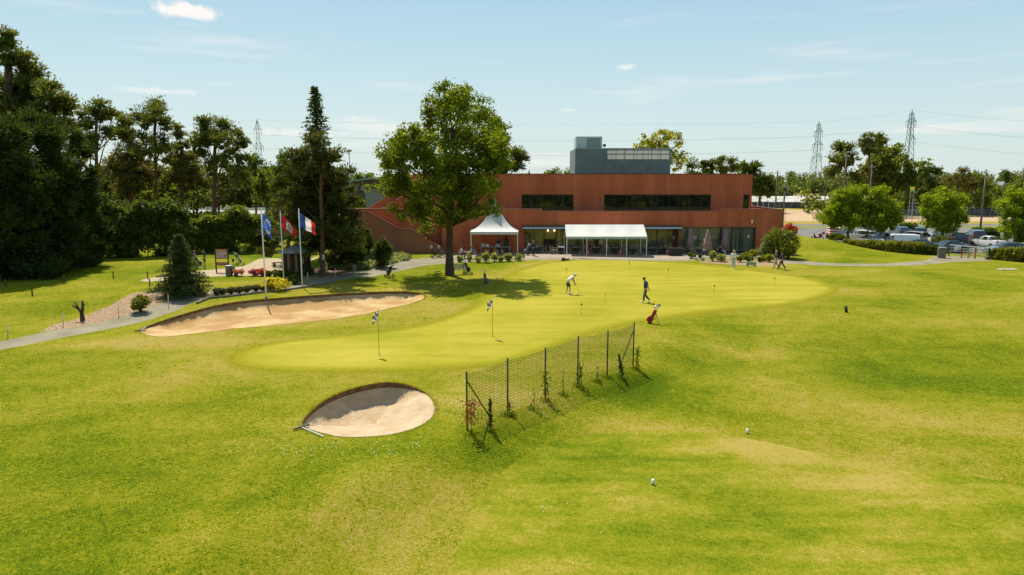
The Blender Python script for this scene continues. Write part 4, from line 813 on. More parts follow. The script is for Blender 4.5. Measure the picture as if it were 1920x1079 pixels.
def glass(name, tint=(.02, .028, .02), rough=.03, t=.35, sp=.9, ior=1.7, metal=0.0):
    if name in MATS: return MATS[name]
    m = bpy.data.materials.new(name); m.use_nodes = True; nt = m.node_tree; N = nt.nodes; L = nt.links; b = N['Principled BSDF']; out = N['Material Output']
    b.inputs['Base Color'].default_value = (*tint, 1); b.inputs['Roughness'].default_value = rough; b.inputs['Specular IOR Level'].default_value = sp; b.inputs['IOR'].default_value = ior; b.inputs['Metallic'].default_value = metal
    tr = N.new('ShaderNodeBsdfTransparent'); tr.inputs[0].default_value = (.55, .60, .50, 1); ms = N.new('ShaderNodeMixShader'); ms.inputs[0].default_value = t
    L.new(b.outputs[0], ms.inputs[1]); L.new(tr.outputs[0], ms.inputs[2]); L.new(ms.outputs[0], out.inputs[0])
    # gentle waviness of panes
    nz = N.new('ShaderNodeTexNoise'); nz.inputs['Scale'].default_value = .7; tc = N.new('ShaderNodeTexCoord'); L.new(tc.outputs['Object'], nz.inputs[0])
    bp = N.new('ShaderNodeBump'); bp.inputs['Strength'].default_value = .04; bp.inputs['Distance'].default_value = .1; L.new(nz.outputs[0], bp.inputs['Height']); L.new(bp.outputs[0], b.inputs['Normal'])
    MATS[name] = m; return m
G_DARK = glass('window_glass', (.022, .026, .014), t=.30, sp=.75, ior=1.62); G_REF = glass('reflecting_glass', (.22, .235, .15), t=.25, sp=.5, ior=1.5, metal=.22); G_UP = glass('upper_glass', (.012, .014, .012), t=.22, sp=.7, ior=1.6); G_CAR = glass('car_glass', (.02, .03, .035), .02, .1)
def fabric(name, c=(.80, .80, .78), tr=.35):
    if name in MATS: return MATS[name]
    m = bpy.data.materials.new(name); m.use_nodes = True; nt = m.node_tree; N = nt.nodes; L = nt.links; out = N['Material Output']; b = N['Principled BSDF']
    b.inputs['Base Color'].default_value = (*c, 1); b.inputs['Roughness'].default_value = .6; t = N.new('ShaderNodeBsdfTranslucent'); t.inputs[0].default_value = (*[min(.9, x*1.0) for x in c], 1)
    nz = N.new('ShaderNodeTexNoise'); nz.inputs['Scale'].default_value = 1.5; tc = N.new('ShaderNodeTexCoord'); L.new(tc.outputs['Object'], nz.inputs[0]); bp = N.new('ShaderNodeBump'); bp.inputs['Strength'].default_value = .25; bp.inputs['Distance'].default_value = .1
    L.new(nz.outputs[0], bp.inputs['Height']); L.new(bp.outputs[0], b.inputs['Normal'])
    ms = N.new('ShaderNodeMixShader'); ms.inputs[0].default_value = tr; L.new(b.outputs[0], ms.inputs[1]); L.new(t.outputs[0], ms.inputs[2]); L.new(ms.outputs[0], out.inputs[0]); MATS[name] = m; return m
def clubhouse():
    Yf, Yu = 79.0, 82.0
    X = lambda px, Y=79.0: AT(px, 400, Y).x
    Z = lambda py, Y=79.0: AT(960, py, Y).z
    root = empty('clubhouse', (X(1100), 79, 0), 'long two storey rust red clubhouse with dark windows and grey roof box', 'building')
    ox, oy = X(1100), 79.0
    def part(name, mb, m, par=None):
        mb.v = [(a-ox, b-oy, c) for a, b, c in mb.v]; return mb.build(name, m, par or root)
    zt = Z(397); zr = Z(393); zb = Z(424); zroof = Z(327, Yu); wt = Z(365, Yu); wb = Z(398.5, Yu)-.05
    xL, xR = X(828), X(1467)
    # ground floor wall right of the glazing, with wrap to the back
    w = MB(); x0 = X(1419)
    w.box(x0, xR, Yf, Yf+.35, -.3, zb); w.box(xR-.35, xR, Yf+.35, 100, -.3, zb); part('ground_floor_wall', w, M_RED); w = MB(); w.box(xL, X(982), Yf, Yf+.35, -.3, zb); part('ground_floor_wall', w, M_RED); w = MB(); w.box(X(655), xL, Yf+1.2, Yf+1.5, -.3, zb)
    part('ground_floor_wall', w, M_RED)
    # parapet bands of the first floor terrace
    p = MB(); p.box(X(1352), xR, Yf-.02, Yf+.3, zb, zr); p.box(xR-.30, xR, Yf+.3, 92, zb, zr-.003); p.box(X(1016), X(1352)-.003, Yf-.02, Yf+.3, zb, zt); p.box(xL, X(1016)-.003, Yf-.02, Yf+.3, zb, zr); p.box(X(655), xL-.003, Yf+1.2, Yf+1.5, zb, zr)
    p.box(xL-.003, xL+.3, Yf+.3, Yf+1.5, zb, zr-.004)
    part('terrace_parapet', p, M_RED)
    c = MB(); c.box(X(1352)-.02, xR+.04, Yf-.06, Yf+.34, zr, zr+.05); c.box(X(1016), X(1352)-.03, Yf-.06, Yf+.34, zt, zt+.05); c.box(xL, X(1016)-.01, Yf-.06, Yf+.34, zr, zr+.05); c.box(X(655), xL-.01, Yf+1.14, Yf+1.54, zr, zr+.05); c.box(xR-.34, xR+.04, Yf+.35, 92, zr, zr+.05)
    part('parapet_coping', c, mat('parapet_cap', (.16, .07, .05), (.20, .09, .065), 2, .5))
    d = MB(); d.box(X(655), xR-.36, Yf+1.6, Yu, zb+.15, zb+.35); part('terrace_deck', d, M_PAVE)
    d = MB(); d.box(xL+.3, xR-.36, Yf+.32, Yf+1.6, zb+.10, zb+.34); part('terrace_deck', d, M_PAVE)
    # upper storey: walls round two long windows and a narrow one
    ux0, ux1 = X(775, Yu), X(1408, Yu); u = MB(); T = .35
    wins = [(X(978, Yu), X(1075, Yu), Z(400, Yu), wt), (X(1132, Yu), X(1332, Yu), Z(400.5, Yu), wt), (X(1392.5, Yu), X(1403, Yu), Z(392, Yu), wt)]
    base = zb+.35; cur = ux0
    for a, b_, lo, hi in wins:
        u.box(cur, a, Yu, Yu+T, base, zroof); u.box(a, b_, Yu+.001, Yu+T, hi, zroof-.001); u.box(a, b_, Yu+.001, Yu+T, base, lo); cur = b_
    u.box(cur, ux1, Yu, Yu+T, base, zroof); u.box(ux1-T, ux1, Yu+T, 100, base, zroof); u.box(ux0, ux0+T, Yu+T, 100, base, zroof); u.box(ux0+T, ux1-T, 99.6, 100, base, zroof)
    u.box(X(655), ux1, 99.7, 100.05, -.3, base-.01)
    part('upper_wall', u, M_RED)
    r = MB(); r.box(ux0+T, ux1-T, Yu+T, 99.6, zroof-.5, zroof-.35); part('roof', r, M_GREY)
    cp = MB(); cp.box(ux0-.03, ux1+.05, Yu-.05, Yu+T+.03, zroof, zroof+.07); cp.box(ux1-T-.02, ux1+.05, Yu+T+.04, 100, zroof, zroof+.07); part('roof_coping', cp, M_DCOPE)
    for jx in (1076, 1251, 1388): 
        j = MB(); j.box(X(jx, Yu)-.035, X(jx, Yu)+.035, Yu-.012, Yu+.005, wt+.1 if jx != 1388 else base, zroof-.01); part('wall_joint', j, mat('joint_seal', (.52, .20, .13), (.60, .25, .17), 2, .8))
    # dark rooms behind the glass
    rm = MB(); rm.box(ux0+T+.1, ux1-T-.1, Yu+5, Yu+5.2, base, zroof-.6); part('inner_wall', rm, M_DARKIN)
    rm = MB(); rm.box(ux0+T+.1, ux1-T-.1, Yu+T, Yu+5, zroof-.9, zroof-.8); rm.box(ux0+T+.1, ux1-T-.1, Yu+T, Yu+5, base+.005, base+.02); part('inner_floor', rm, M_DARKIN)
    def window(a, b_, y, lo, hi, mull, name='window', tr=None, thick=.07, gm=G_DARK, door=()):
        f = MB(); t = thick
        f.box(a, b_, y, y+.12, hi-t*1.4, hi); f.box(a, b_, y, y+.12, lo, lo+t); f.box(a, a+t, y+.001, y+.119, lo+t, hi-t*1.4); f.box(b_-t, b_, y+.001, y+.119, lo+t, hi-t*1.4)
        for m_ in mull: f.box(m_-t*.4, m_+t*.4, y+.01, y+.11, lo+t, hi-t*1.4)
        for z_ in (tr or []): f.box(a+t, b_-t, y+.02, y+.09, z_-.02, z_+.02)
        fo = part(name, f, M_FRAME)
        g = MB(); ms = [a+t]+sorted(mull)+[b_-t]
        for i in range(len(ms)-1): g.box(ms[i]+.005, ms[i+1]-.005, y+.055, y+.067, lo+t, hi-t*1.4)
        part('pane', g, gm, fo); return fo
    (a, b_, lo, hi) = wins[0]; window(a, b_, Yu+.10, lo, hi, [a+(b_-a)*q for q in (.17, .20, .40, .60, .79, .81)], gm=G_DARK)
    (a, b_, lo, hi) = wins[1]; window(a, b_, Yu+.10, lo, hi, [a+(b_-a)*q for q in (.10, .21, .32, .44, .5, .61, .70, .80, .91)], gm=G_UP)
    (a, b_, lo, hi) = wins[2]; window(a, b_, Yu+.10, lo, hi, [], gm=G_UP)
    # curtains and furniture glimpsed upstairs
    for px in (985, 1003, 1137): 
        q = MB(); xx = X(px, Yu)
        for k in range(6): q.box(xx+k*.09, xx+k*.09+.06, Yu+.5+(k % 2)*.04, Yu+.54+(k % 2)*.04, base, hi)
        part('curtain', q, mat('curtain_cream', (.45, .42, .32), (.55, .5, .4)))
    # railing in front of the upper windows
    rl = MB(); a, b_ = X(1020), X(1352)
    for z_ in (zt+.22, zt+.42): rl.bar((a, Yf+.1, z_), (b_, Yf+.1, z_), .03, .03)
    n = 24
    for i in range(n+1): x = a+(b_-a)*i/n; rl.bar((x, Yf+.1, zt+.05), (x, Yf+.1, zt+.43), .025, .025)
    part('terrace_railing', rl, M_FRAME)
    # ground floor glazing, left set-back and right flush
    yl = 80.6; zg = Z(426.5)
    window(X(985, yl), X(1060, yl), yl, .03, zb-.1, [X(q, yl) for q in (992, 1000, 1003, 1020, 1022, 1042, 1044)], name='glazed_front', gm=G_REF)
    window(X(1060, yl)+.01, X(1277, yl), yl, .03, zb-.1, [X(q, yl) for q in (1081, 1101, 1121, 1141, 1161, 1181, 1201, 1221, 1232, 1234, 1254)], name='glazed_front', gm=G_REF)
    window(X(1277), X(1354), Yf+.15, .03, zg, [X(q) for q in (1291, 1312, 1332, 1353)], name='glazed_front', tr=[1.35], gm=G_REF)
    dg = window(X(1354)+.01, X(1417), Yf+.15, .03, zg, [X(q) for q in (1362, 1374, 1376, 1383, 1390, 1392, 1396)], name='glazed_entrance', thick=.09, gm=G_REF)
    q = MB(); q.box(X(1277), x0, Yf-.003, Yf+.34, zg, zb); part('lintel', q, M_RED)
    q = MB(); q.box(X(1277)-.2, X(1277)-.02, Yf+.1, yl, 0, zb-.01); q.box(X(982)-.0, X(982)+.2, Yf+.36, yl, 0, zb-.01); q.box(x0-.003, x0+.1, Yf+.36, Yf+.8, 0, zb-.012); part('reveal_wall', q, M_RED_SHADED)
    q = MB(); q.box(X(985), xR-.4, 86, 86.2, -.1, zb+.1); part('inner_wall', q, mat('olive_interior', (.12, .11, .06), (.20, .17, .10), .6, .9))
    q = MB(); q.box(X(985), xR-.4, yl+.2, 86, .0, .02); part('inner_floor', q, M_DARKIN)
    # awnings over the terrace: dark cassette with pale fabric
    for a, b_, y1 in ((X(980, 79), X(1108, 79), 77.9), (X(1108, 79)+.05, X(1277, 79), 77.9)):
        q = MB(); q.prismY([(a, zb-.28), (b_, zb-.28), (b_, zb+.05), (a, zb+.05)], Yf-.38, Yf-.03); aw = part('awning', q, M_FRAME)
        q = MB(); q.add([(a, Yf-.4, zb-.10), (b_, Yf-.4, zb-.10), (b_, y1, zb-.26), (a, y1, zb-.26), (a, Yf-.4, zb-.13), (b_, Yf-.4, zb-.13), (b_, y1, zb-.29), (a, y1, zb-.29)], [(0, 1, 2, 3), (7, 6, 5, 4), (0, 3, 7, 4), (1, 5, 6, 2), (3, 2, 6, 7), (0, 4, 5, 1)]); part('awning_fabric', q, mat('awning_cream', (.55, .52, .46), (.62, .58, .52)), aw)
        q = MB(); q.bar((a, y1, zb-.30), (b_, y1, zb-.30), .06, .08); part('front_rail', q, M_FRAME, aw)
    # inner lamps of the bar: two small warm bulbs
    for px in (1027.5, 1039.5):
        q = MB(); v = AT(px, 432.5, 80.4); q.ball((v.x, v.y, v.z), .07, 8); part('pendant_lamp', q, mat('bulb', (.9, .6, .3), (.9, .6, .3), emit=(1, .6, .25, 14)))
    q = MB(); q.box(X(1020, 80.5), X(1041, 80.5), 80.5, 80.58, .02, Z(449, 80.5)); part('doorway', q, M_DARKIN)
    # wall lamp, downpipe, notices
    q = MB(); v = AT(1410, 415.5, Yf-.08); q.box(v.x-.07, v.x+.07, Yf-.14, Yf-.02, v.z-.22, v.z+.22); part('wall_lamp', q, M_WHITE)
    for px, py in ((1403.5, 444), (1363.5, 444), (1320.5, 450)): q = MB(); v = AT(px, py, Yf+.1); q.box(v.x-.11, v.x+.11, Yf+.10, Yf+.12, v.z-.15, v.z+.15); part('notice', q, M_WHITE)
    # round white logo stickers on the glass
    for px in (1302, 1265):
        q = MB(); v = AT(px, 446, Yf+.1 if px > 1277 else 80.5); yy = Yf+.12 if px > 1277 else 80.57
        q.add([(v.x+.28*math.cos(i*PI/10), yy, v.z+.28*math.sin(i*PI/10)) for i in range(20)]+[(v.x+.28*math.cos(i*PI/10), yy+.01, v.z+.28*math.sin(i*PI/10)) for i in range(20)], [tuple(range(20)), tuple(range(20, 40))]); part('window_sticker', q, mat('sticker', (.30, .36, .30), (.38, .44, .38)))
    q = MB(); q.bar((X(1416.5), Yf-.06, 0), (X(1416.5), Yf-.06, zg), .07, .07); part('downpipe', q, M_FRAME)
    # roof box in grey metal, strip of translucent panes
    Yg = 88.0; a, b_ = X(1077, Yg), X(1254, Yg); gt, g0 = Z(279, Yg), zroof-.4; pa, pb = X(1136, Yg), X(1252, Yg); p1, p0 = Z(280, Yg), Z(299, Yg)
    q = MB(); q.box(a, pa, Yg, Yg+.2, g0, gt); q.box(pa, b_, Yg, Yg+.2, g0, p0); q.box(pb, b_, Yg, Yg+.2, p0, gt); q.box(pa, pb, Yg, Yg+.2, p1, gt); q.box(a, a+.2, Yg+.2, 96, g0, gt); q.box(b_-.2, b_, Yg+.2, 96, g0, gt); q.box(a+.2, b_-.2, 95.8, 96, g0, p0-.1); gb = part('roof_box', q, M_GREY)
    q = MB(); q.box(a-.03, b_+.03, Yg-.04, Yg+.25, gt, gt+.06); part('box_coping', q, M_STEEL, gb)
    q = MB(); q.box(pa, pb, Yg+.06, Yg+.08, p0, p1); part('translucent_pane', q, fabric('polycarbonate_sheet', (.62, .60, .57), .6), gb)
    q = MB(); zm = (p0+p1)/2
    for i in range(8): xx = pa+(pb-pa)*i/7; q.box(xx-.035, xx+.035, Yg+.01, Yg+.055, p0, p1)
    for i in (0.55, 1.9, 3.35, 4.6, 5.7): xx = pa+(pb-pa)*i/7; q.box(xx-.02, xx+.02, Yg+.03, Yg+.056, p0, p1)
    q.box(pa, pb, Yg+.012, Yg+.054, zm-.06, zm+.06); part('glazing_bars', q, M_GREY, gb)
    q = MB(); q.box(a+.2, b_-.2, Yg+.3, 95.7, p0-.35, p0-.25); part('box_roof', q, M_GREY, gb)
    # pale lift tower
    a, b_, t_ = X(1079, Yg), X(1127, Yg), Z(256, Yg); q = MB(); q.box(a, b_, Yg+.4, Yg+3.2, gt-.3, t_); lt = part('roof_tower', q, M_LGREY)
    q = MB(); q.box(X(1099, Yg), X(1124, Yg), Yg+.36, Yg+.4, gt, Z(259, Yg)); part('door_panel', q, mat('panel_grey', (.20, .27, .25), (.24, .31, .29)), lt)
    for px in (1133.5, 1237):
        q = MB(); v = AT(px, 273, Yg); q.box(v.x-.20, v.x+.20, Yg+.1, Yg+.22, v.z-.14, v.z+.16); q.bar((v.x, Yg+.16, gt+.05), (v.x, Yg+.16, v.z-.1), .05, .05); fl = part('floodlight', q, M_BLACK)
    # stair walls at the left: thick slabs with sloping tops
    def slab(pts, Y, th, m, name, cope=None, cm_=None):
        xz = [(AT(px, py, Y).x, AT(px, py, Y).z) for px, py in pts]; q = MB(); q.prismY(xz, Y, Y+th); o = part(name, q, m)
        if cope:
            q = MB()
            for i, j in cope:
                (x0_, z0_), (x1_, z1_) = xz[i], xz[j]; q.bar((x0_, Y+th/2-.02, z0_+.03), (x1_, Y+th/2-.02, z1_+.03), th+.08, .06)
            part('stair_coping', q, cm_ or M_COPE, o)
        return o
    slab([(655, 484), (655, 397), (690, 398), (748, 430), (768, 430), (832, 463), (832, 484)], 78.2, .3, M_RED_SHADED, 'stair_wall', [(1, 2), (2, 3), (3, 4), (4, 5)], M_DCOPE)
    slab([(683, 396), (776, 335), (776, 396)], 83.5, .3, M_RED, 'stair_wall', [(0, 1)])
    slab([(708, 396), (776, 356), (776, 396)], 82.9, .25, M_RED, 'stair_wall', [(0, 1)])
    slab([(640, 400), (640, 393), (776, 393), (776, 400)], 81.5, .3, M_RED, 'stair_wall')
    for px in (1016, 1040, 1090, 1330):     # rain marks are left to the render; thin railing posts on the stair
        pass
clubhouse()

F_TENT = fabric('tent_fabric', (.64, .64, .61), .15)
def pagoda():
    a = P(881, 480); b = P(968, 481); w = b.x-a.x; cx, cy = (a.x+b.x)/2+.15, a.y+w/2; s = w/2
    he = AT(881, 435, a.y).z; hp_ = AT(932, 374, cy).z
    root = empty('pagoda_tent', (cx, cy, 0), 'white pointed pagoda tent on four posts by the big tree', 'tent')
    n = 8; g = 10; V = []; F = []
    # concave four sided roof
    q = MB(); q.smooth = True
    for side in range(4):
        ang = side*PI/2; c, sn = math.cos(ang), math.sin(ang); vs = []
        for i in range(n+1):
            t = i/n; hw = s*1.04*(1-t); hh = he+(hp_-he)*(t**2.3*.75+t*.25)
            for j in range(g+1): u = -1+2*j/g; x, y = u*max(hw, .03), -max(hw, .03); vs.append((x*c-y*sn, x*sn+y*c, hh))
        q.add(vs, [(i*(g+1)+j, i*(g+1)+j+1, (i+1)*(g+1)+j+1, (i+1)*(g+1)+j) for i in range(n) for j in range(g)])
    q.build('canopy', F_TENT, root)
    q = MB(); e = s*1.04
    for x0, y0, x1, y1 in ((-e, -e, e, -e), (e, -e, e, e), (e, e, -e, e), (-e, e, -e, -e)):
        q.add([(x0, y0, he), (x1, y1, he), (x1*1.003, y1*1.003, he-.3), (x0*1.003, y0*1.003, he-.3)], [(0, 1, 2, 3)])
    q.build('valance', F_TENT, root)
    for x, y in ((-s, -s), (s, -s), (s, s), (-s, s)): q = MB(); q.bar((x, y, 0), (x, y, he-.02), .09, .09); q.build('post', M_WHITE, root)
    q = MB(); q.tube([(0, 0, hp_-.05), (0, 0, hp_+.2)], [.06, .01], 8); q.build('finial', M_WHITE, root)
    q = MB()
    for x0, y0, x1, y1 in ((-s, -s, s, -s), (s, -s, s, s), (s, s, -s, s), (-s, s, -s, -s)): q.bar((x0, y0, he-.06), (x1, y1, he-.06), .05, .05)
    q.build('eave_rail', M_WHITE, root); return cx, cy, s
PAG = pagoda()
def marquee():
    a = P(1062.5, 479); b = P(1207.5, 479); y0 = a.y; D = 3.6; W_ = b.x-a.x; he = AT(1130, 444, y0).z; hr = AT(1130, 421.5, y0+D*.62).z
    root = empty('marquee', ((a.x+b.x)/2, y0, 0), 'long white gabled marquee with scalloped edge on the terrace', 'tent'); h = W_/2; yr = D*.62
    q = MB(); q.smooth = True; nx = 16
    for (ya, za, yb, zb_) in ((-.05, he, yr, hr), (yr, hr, D, he+.2)):
        vs = []
        for j in range(5):
            t = j/4
            for i in range(nx+1): u = i/nx; sag = -.10*math.sin(PI*((u*4) % 1))*math.sin(PI*t); vs.append((-h+W_*u, ya+(yb-ya)*t, za+(zb_-za)*t+sag))
        q.add(vs, [(j*(nx+1)+i, j*(nx+1)+i+1, (j+1)*(nx+1)+i+1, (j+1)*(nx+1)+i) for j in range(4) for i in range(nx)])
    q.build('canopy', F_TENT, root)
    q = MB()
    for sx in (-1, 1): q.add([(sx*h, -.05, he), (sx*h, yr, hr), (sx*h, D, he+.2)], [(0, 1, 2)])
    q.build('gable', F_TENT, root)
    q = MB(); n = 44
    for i in range(n):
        x0, x1 = -h+W_*i/n, -h+W_*(i+1)/n; q.add([(x0, -.06, he+.01), (x1, -.06, he+.01), (x1, -.06, he-.20), ((x0*.25+x1*.75), -.06, he-.27), ((x0+x1)/2, -.06, he-.29), (x0*.75+x1*.25, -.06, he-.27), (x0, -.06, he-.20)], [tuple(range(7))])
    for sx in (-1, 1): q.add([(sx*h, -.05, he), (sx*h, D, he+.1), (sx*h, D, he-.15), (sx*h, -.05, he-.25)], [(0, 1, 2, 3)])
    q.build('valance', fabric('valance_fabric', (.50, .62, .56), .3), root)
    for i in range(5):
        for y in (0, D): q = MB(); q.bar((-h+W_*i/4, y, 0), (-h+W_*i/4, y, he), .07, .07); q.build('post', M_WHITE, root)
    q = MB()
    for i in range(5): x = -h+W_*i/4; q.bar((x, 0, he-.03), (x, yr, hr-.04), .05, .05); q.bar((x, yr, hr-.04), (x, D, he+.12), .05, .05)
    q.bar((-h, yr, hr-.05), (h, yr, hr-.05), .05, .05); q.build('roof_frame', M_WHITE, root)
    return root, y0
MARQ, MY = marquee()

# ---------------------------------------------------------------- buildings and structures far away
def far_things():
    root = empty('industrial_shed', (*XY(700, 150), 0), 'brown metal shed with low sloping roof behind the left stairs', 'building')
    ox, oy = root.location.x, 150
    def Q(px, py, Y=150): v = AT(px, py, Y); return v.x-ox, v.z
    q = MB(); q.prismY([Q(650, 372), Q(650, 343), Q(740, 331), Q(800, 331), Q(800, 372)], 0, 25); q.build('wall', mat('brown_cladding', (.07, .04, .04), (.10, .06, .055), 1, .7), root)
    q = MB(); q.prismY([Q(648, 343), Q(648, 340), Q(740, 328.5), Q(802, 328.5), Q(802, 331), Q(740, 331)], -.6, 25.6); q.build('roof', mat('blue_grey_roof', (.20, .27, .30), (.26, .33, .36), 1, .5), root)
    for px in range(668, 790, 12):
        x, z = Q(px, 352); f = MB(); f.box(x-.35, x+.35, -.06, .02, z-.8, z+.5); fo = f.build('window', M_FRAME, root); f = MB(); f.box(x-.28, x+.28, -.08, -.065, z-.7, z+.4); f.build('pane', mat('pale_pane', (.20, .26, .28), (.28, .34, .36), 1, .2), fo)
    q = MB(); x0, z0 = Q(690, 372); x1, z1 = Q(722, 355); q.box(x0, x1, -3, -.1, 0, z1); q.build('porch', mat('grey_porch', (.18, .19, .19), (.24, .25, .25)), root)
    # guard rail at the left track
    def rail(name, label, pts, post_h, rails, col, group=None, cat='barrier', th=.12, solid=None):
        root = empty(name, (*pts[0], 0), label, cat, group); ox, oy = pts[0]
        q = MB(); k = 0
        for (x0, y0), (x1, y1) in zip(pts[:-1], pts[1:]):
            L = math.hypot(x1-x0, y1-y0)
            for z_ in rails: q.bar((x0-ox, y0-oy, z_), (x1-ox, y1-oy, z_), th*.4, th)
        q.build('rail', col, root)
        cum = 0; step = 4.0; t = 0.0; segs = list(zip(pts[:-1], pts[1:])); cnt = 0
        for (x0, y0), (x1, y1) in segs:
            L = math.hypot(x1-x0, y1-y0); m = max(1, int(L/step))
            for i in range(m):
                if cnt > 60: break
                u = i/m; x, y = x0+(x1-x0)*u-ox, y0+(y1-y0)*u-oy; p = MB(); p.bar((x, y, 0), (x, y, post_h), .09, .09); p.build('post', M_STEEL, root); cnt += 1
        return root
    rail('guard_rail', 'grey crash barrier along the track behind the left pines', [(-135, 196), (-95, 192), (-60, 186), (-30, 172)], 1.1, (.5, .95), M_STEEL, th=.35)
    rail('guard_rail', 'nearer low rail in front of the left track', [(-66, 160), (-40, 150), (-22, 146)], .9, (.8,), M_STEEL, th=.12)
    # tyre barrier and fences by the circuit on the right
    def wallstrip(name, label, pts, h, th, m, cat='barrier'):
        ox, oy = pts[0]; q = MB()
        for (x0, y0), (x1, y1) in zip(pts[:-1], pts[1:]):
            L = math.hypot(x1-x0, y1-y0); n = max(1, int(L/1.5))
            for i in range(n):
                a, b = i/n, (i+.93)/n; q.bar((x0+(x1-x0)*a-ox, y0+(y1-y0)*a-oy, h/2), (x0+(x1-x0)*b-ox, y0+(y1-y0)*b-oy, h/2), th, h*(1+.06*((i*7) % 3-1)))
        o = q.build(name, m); o.location = (ox, oy, 0); tag(o, label, cat); return o
    M_TYRE = mat('tyre_wall', (.04, .05, .065), (.09, .11, .13), .8, .8)
    wallstrip('tyre_barrier', 'long dark tyre wall behind the sandy run off area', [(70, 215), (84, 211), (99, 196), (110, 166), (124, 158), (180, 150)], 1.9, 1.0, M_TYRE)
    def mesh_fence(name, label, pts, h, lean=.5, group=None, step=5.0):
        root = empty(name, (*pts[0], 0), label, 'fence', group); ox, oy = pts[0]; w = MB(); cnt = 0
        for (x0, y0), (x1, y1) in zip(pts[:-1], pts[1:]):
            for z_ in [h*.0+.1+i*(h-.1)/5 for i in range(6)]: w.bar((x0-ox, y0-oy, z_), (x1-ox, y1-oy, z_), .025, .025)
            L = math.hypot(x1-x0, y1-y0); m = max(1, int(L/step))
            for i in range(m):
                u = i/m; x, y = x0+(x1-x0)*u-ox, y0+(y1-y0)*u-oy; p = MB(); p.tube([(x, y, 0), (x, y, h), (x-.25, y-.2, h+.45)], .05, 5); p.build('post', mat('concrete_post', (.25, .25, .22), (.35, .34, .3)), root)
        w.build('wire', M_STEEL, root); return root
    mesh_fence('mesh_fence', 'wire fence along the top of the white gravel bank', [(72, 226), (100, 222), (132, 176), (180, 172)], 4.2, group='wire fences of the circuit')
    mesh_fence('mesh_fence', 'wire fence on cranked posts at the near edge of the sandy run off', [(55, 138), (80, 137), (110, 136), (170, 134)], 2.4, group='wire fences of the circuit', step=9)
    # white coping line
    q = MB(); 
    for (x0, y0), (x1, y1) in (((66, 228), (100, 226)), ((100, 226), (108, 214))): q.bar((x0, y0, 1.1), (x1, y1, 1.1), .3, .5)
    tag(q.build('barrier', M_WHITE), 'white low barrier line behind the white gravel bank', 'barrier')
    # small houses at the far right
    for px, Y, w, lab in ((1886, 260, 9, 'small grey roofed house between the trees near the right edge'), (1905, 280, 8, 'low white roofed house right of the grey roofed one'), (1716, 210, 7, 'grey gabled hut behind the far pylon foot')):
        x, y = XY(px, Y); r = empty('house', (x, y, 0), lab, 'building'); hh = AT(px, 352 if px < 1900 else 358, Y).z if px > 1800 else AT(px, 372, Y).z
        top = hh+2.2 if px < 1900 else hh+.9
        q = MB(); q.box(-w/2, w/2, -3, 3, 0, hh); q.build('wall', mat('pale_house', (.45, .42, .38), (.55, .5, .45)), r)
        q = MB(); q.add([(-w/2-.3, -3.4, hh), (w/2+.3, -3.4, hh), (w/2+.3, 3.4, hh), (-w/2-.3, 3.4, hh), (-w/2-.3, 0, top), (w/2+.3, 0, top)], [(0, 1, 5, 4), (3, 4, 5, 2), (0, 4, 3), (1, 2, 5), (0, 3, 2, 1)]); q.build('roof', mat('grey_tile', (.28, .28, .29), (.36, .36, .37)), r)
        q = MB(); q.box(-w*.2, w*.05, -3.05, -3.0, hh*.4, hh*.8); q.build('window', M_FRAME, r)
    r = empty('sign_board', (*XY(1706, 150), 0), 'square yellow and green board on posts above the circuit', 'sign'); v = AT(1706, 355, 150)
    q = MB(); q.box(-.45, .45, -.05, .05, v.z-.05, v.z+.5); q.cur = 1; q.box(-.45, .45, -.05, .05, v.z-.5, v.z-.054); q.build('panel', [mat('sign_yellow', (.8, .62, .02), (.85, .68, .03)), mat('sign_green', (.15, .45, .08), (.2, .5, .1))], r)
    for x in (-.35, .35): q = MB(); q.bar((x, .1, 0), (x, .1, v.z+.4), .07, .07); q.build('post', M_STEEL, r)
    r = empty('grandstand', (*XY(1705, 170), 0), 'small dark stepped stand under the yellow and green board', 'stand'); q = MB()
    for i in range(4): q.box(-3.5+i*.2, 3.5-i*.2, i*.9, i*.9+.9, 0, 1.0+i*.8)
    q.build('step', mat('dark_step', (.10, .10, .10), (.2, .2, .2)), r); q = MB()
    for i in range(4): q.bar((-3.4+i*.2, i*.9+.1, 1.15+i*.8), (3.4-i*.2, i*.9+.1, 1.15+i*.8), .3, .1)
    q.build('bench_plank', M_WHITE, r)
    # wooden poles
    for px, Y, top, lab, lean in ((1452, 130, 320, 'tall thin wooden pole just right of the clubhouse roof', 0), (1467, 120, 345, 'shorter pole with a box near its top beside the taller one', 0), (1546, 210, 325, 'thin dark pole right of the near lattice pylon', 0), (1577.5, 120, 288, 'thick wooden pole rising through the left of the big tree clump', 0),
                              (1626, 118, 308, 'grey wooden pole in the middle of the big tree clump', 0), (1838, 118, 318, 'wooden pole between the bright trees at the right', 0), (1909, 150, 314, 'wooden pole near the right edge of the picture', 0)):
        b = G(px, Y); z = AT(px, top, Y).z; r = empty('utility_pole', b, lab, 'pole', 'wooden utility poles'); q = MB(); q.tube([(0, 0, -.2), (0, 0, z*.5), (0, 0, z)], [.17, .15, .11], 8); q.build('pole', mat('weathered_wood', (.13, .09, .06), (.22, .16, .11), 2, .9), r)
        q = MB(); q.bar((-.5, -.1, z-.5), (.5, -.1, z-.5), .1, .1)
        for xx in (-.4, .4): q.lathe([(.04, 0), (.07, .06), (.03, .16)], 6, (xx, -.1, z-.45))
        q.build('crossarm', M_STEEL, r)
        if px == 1467: q = MB(); q.box(-.35, .1, -.35, -.1, z-1.2, z-.7); q.build('loudspeaker_box', M_BLACK, r)
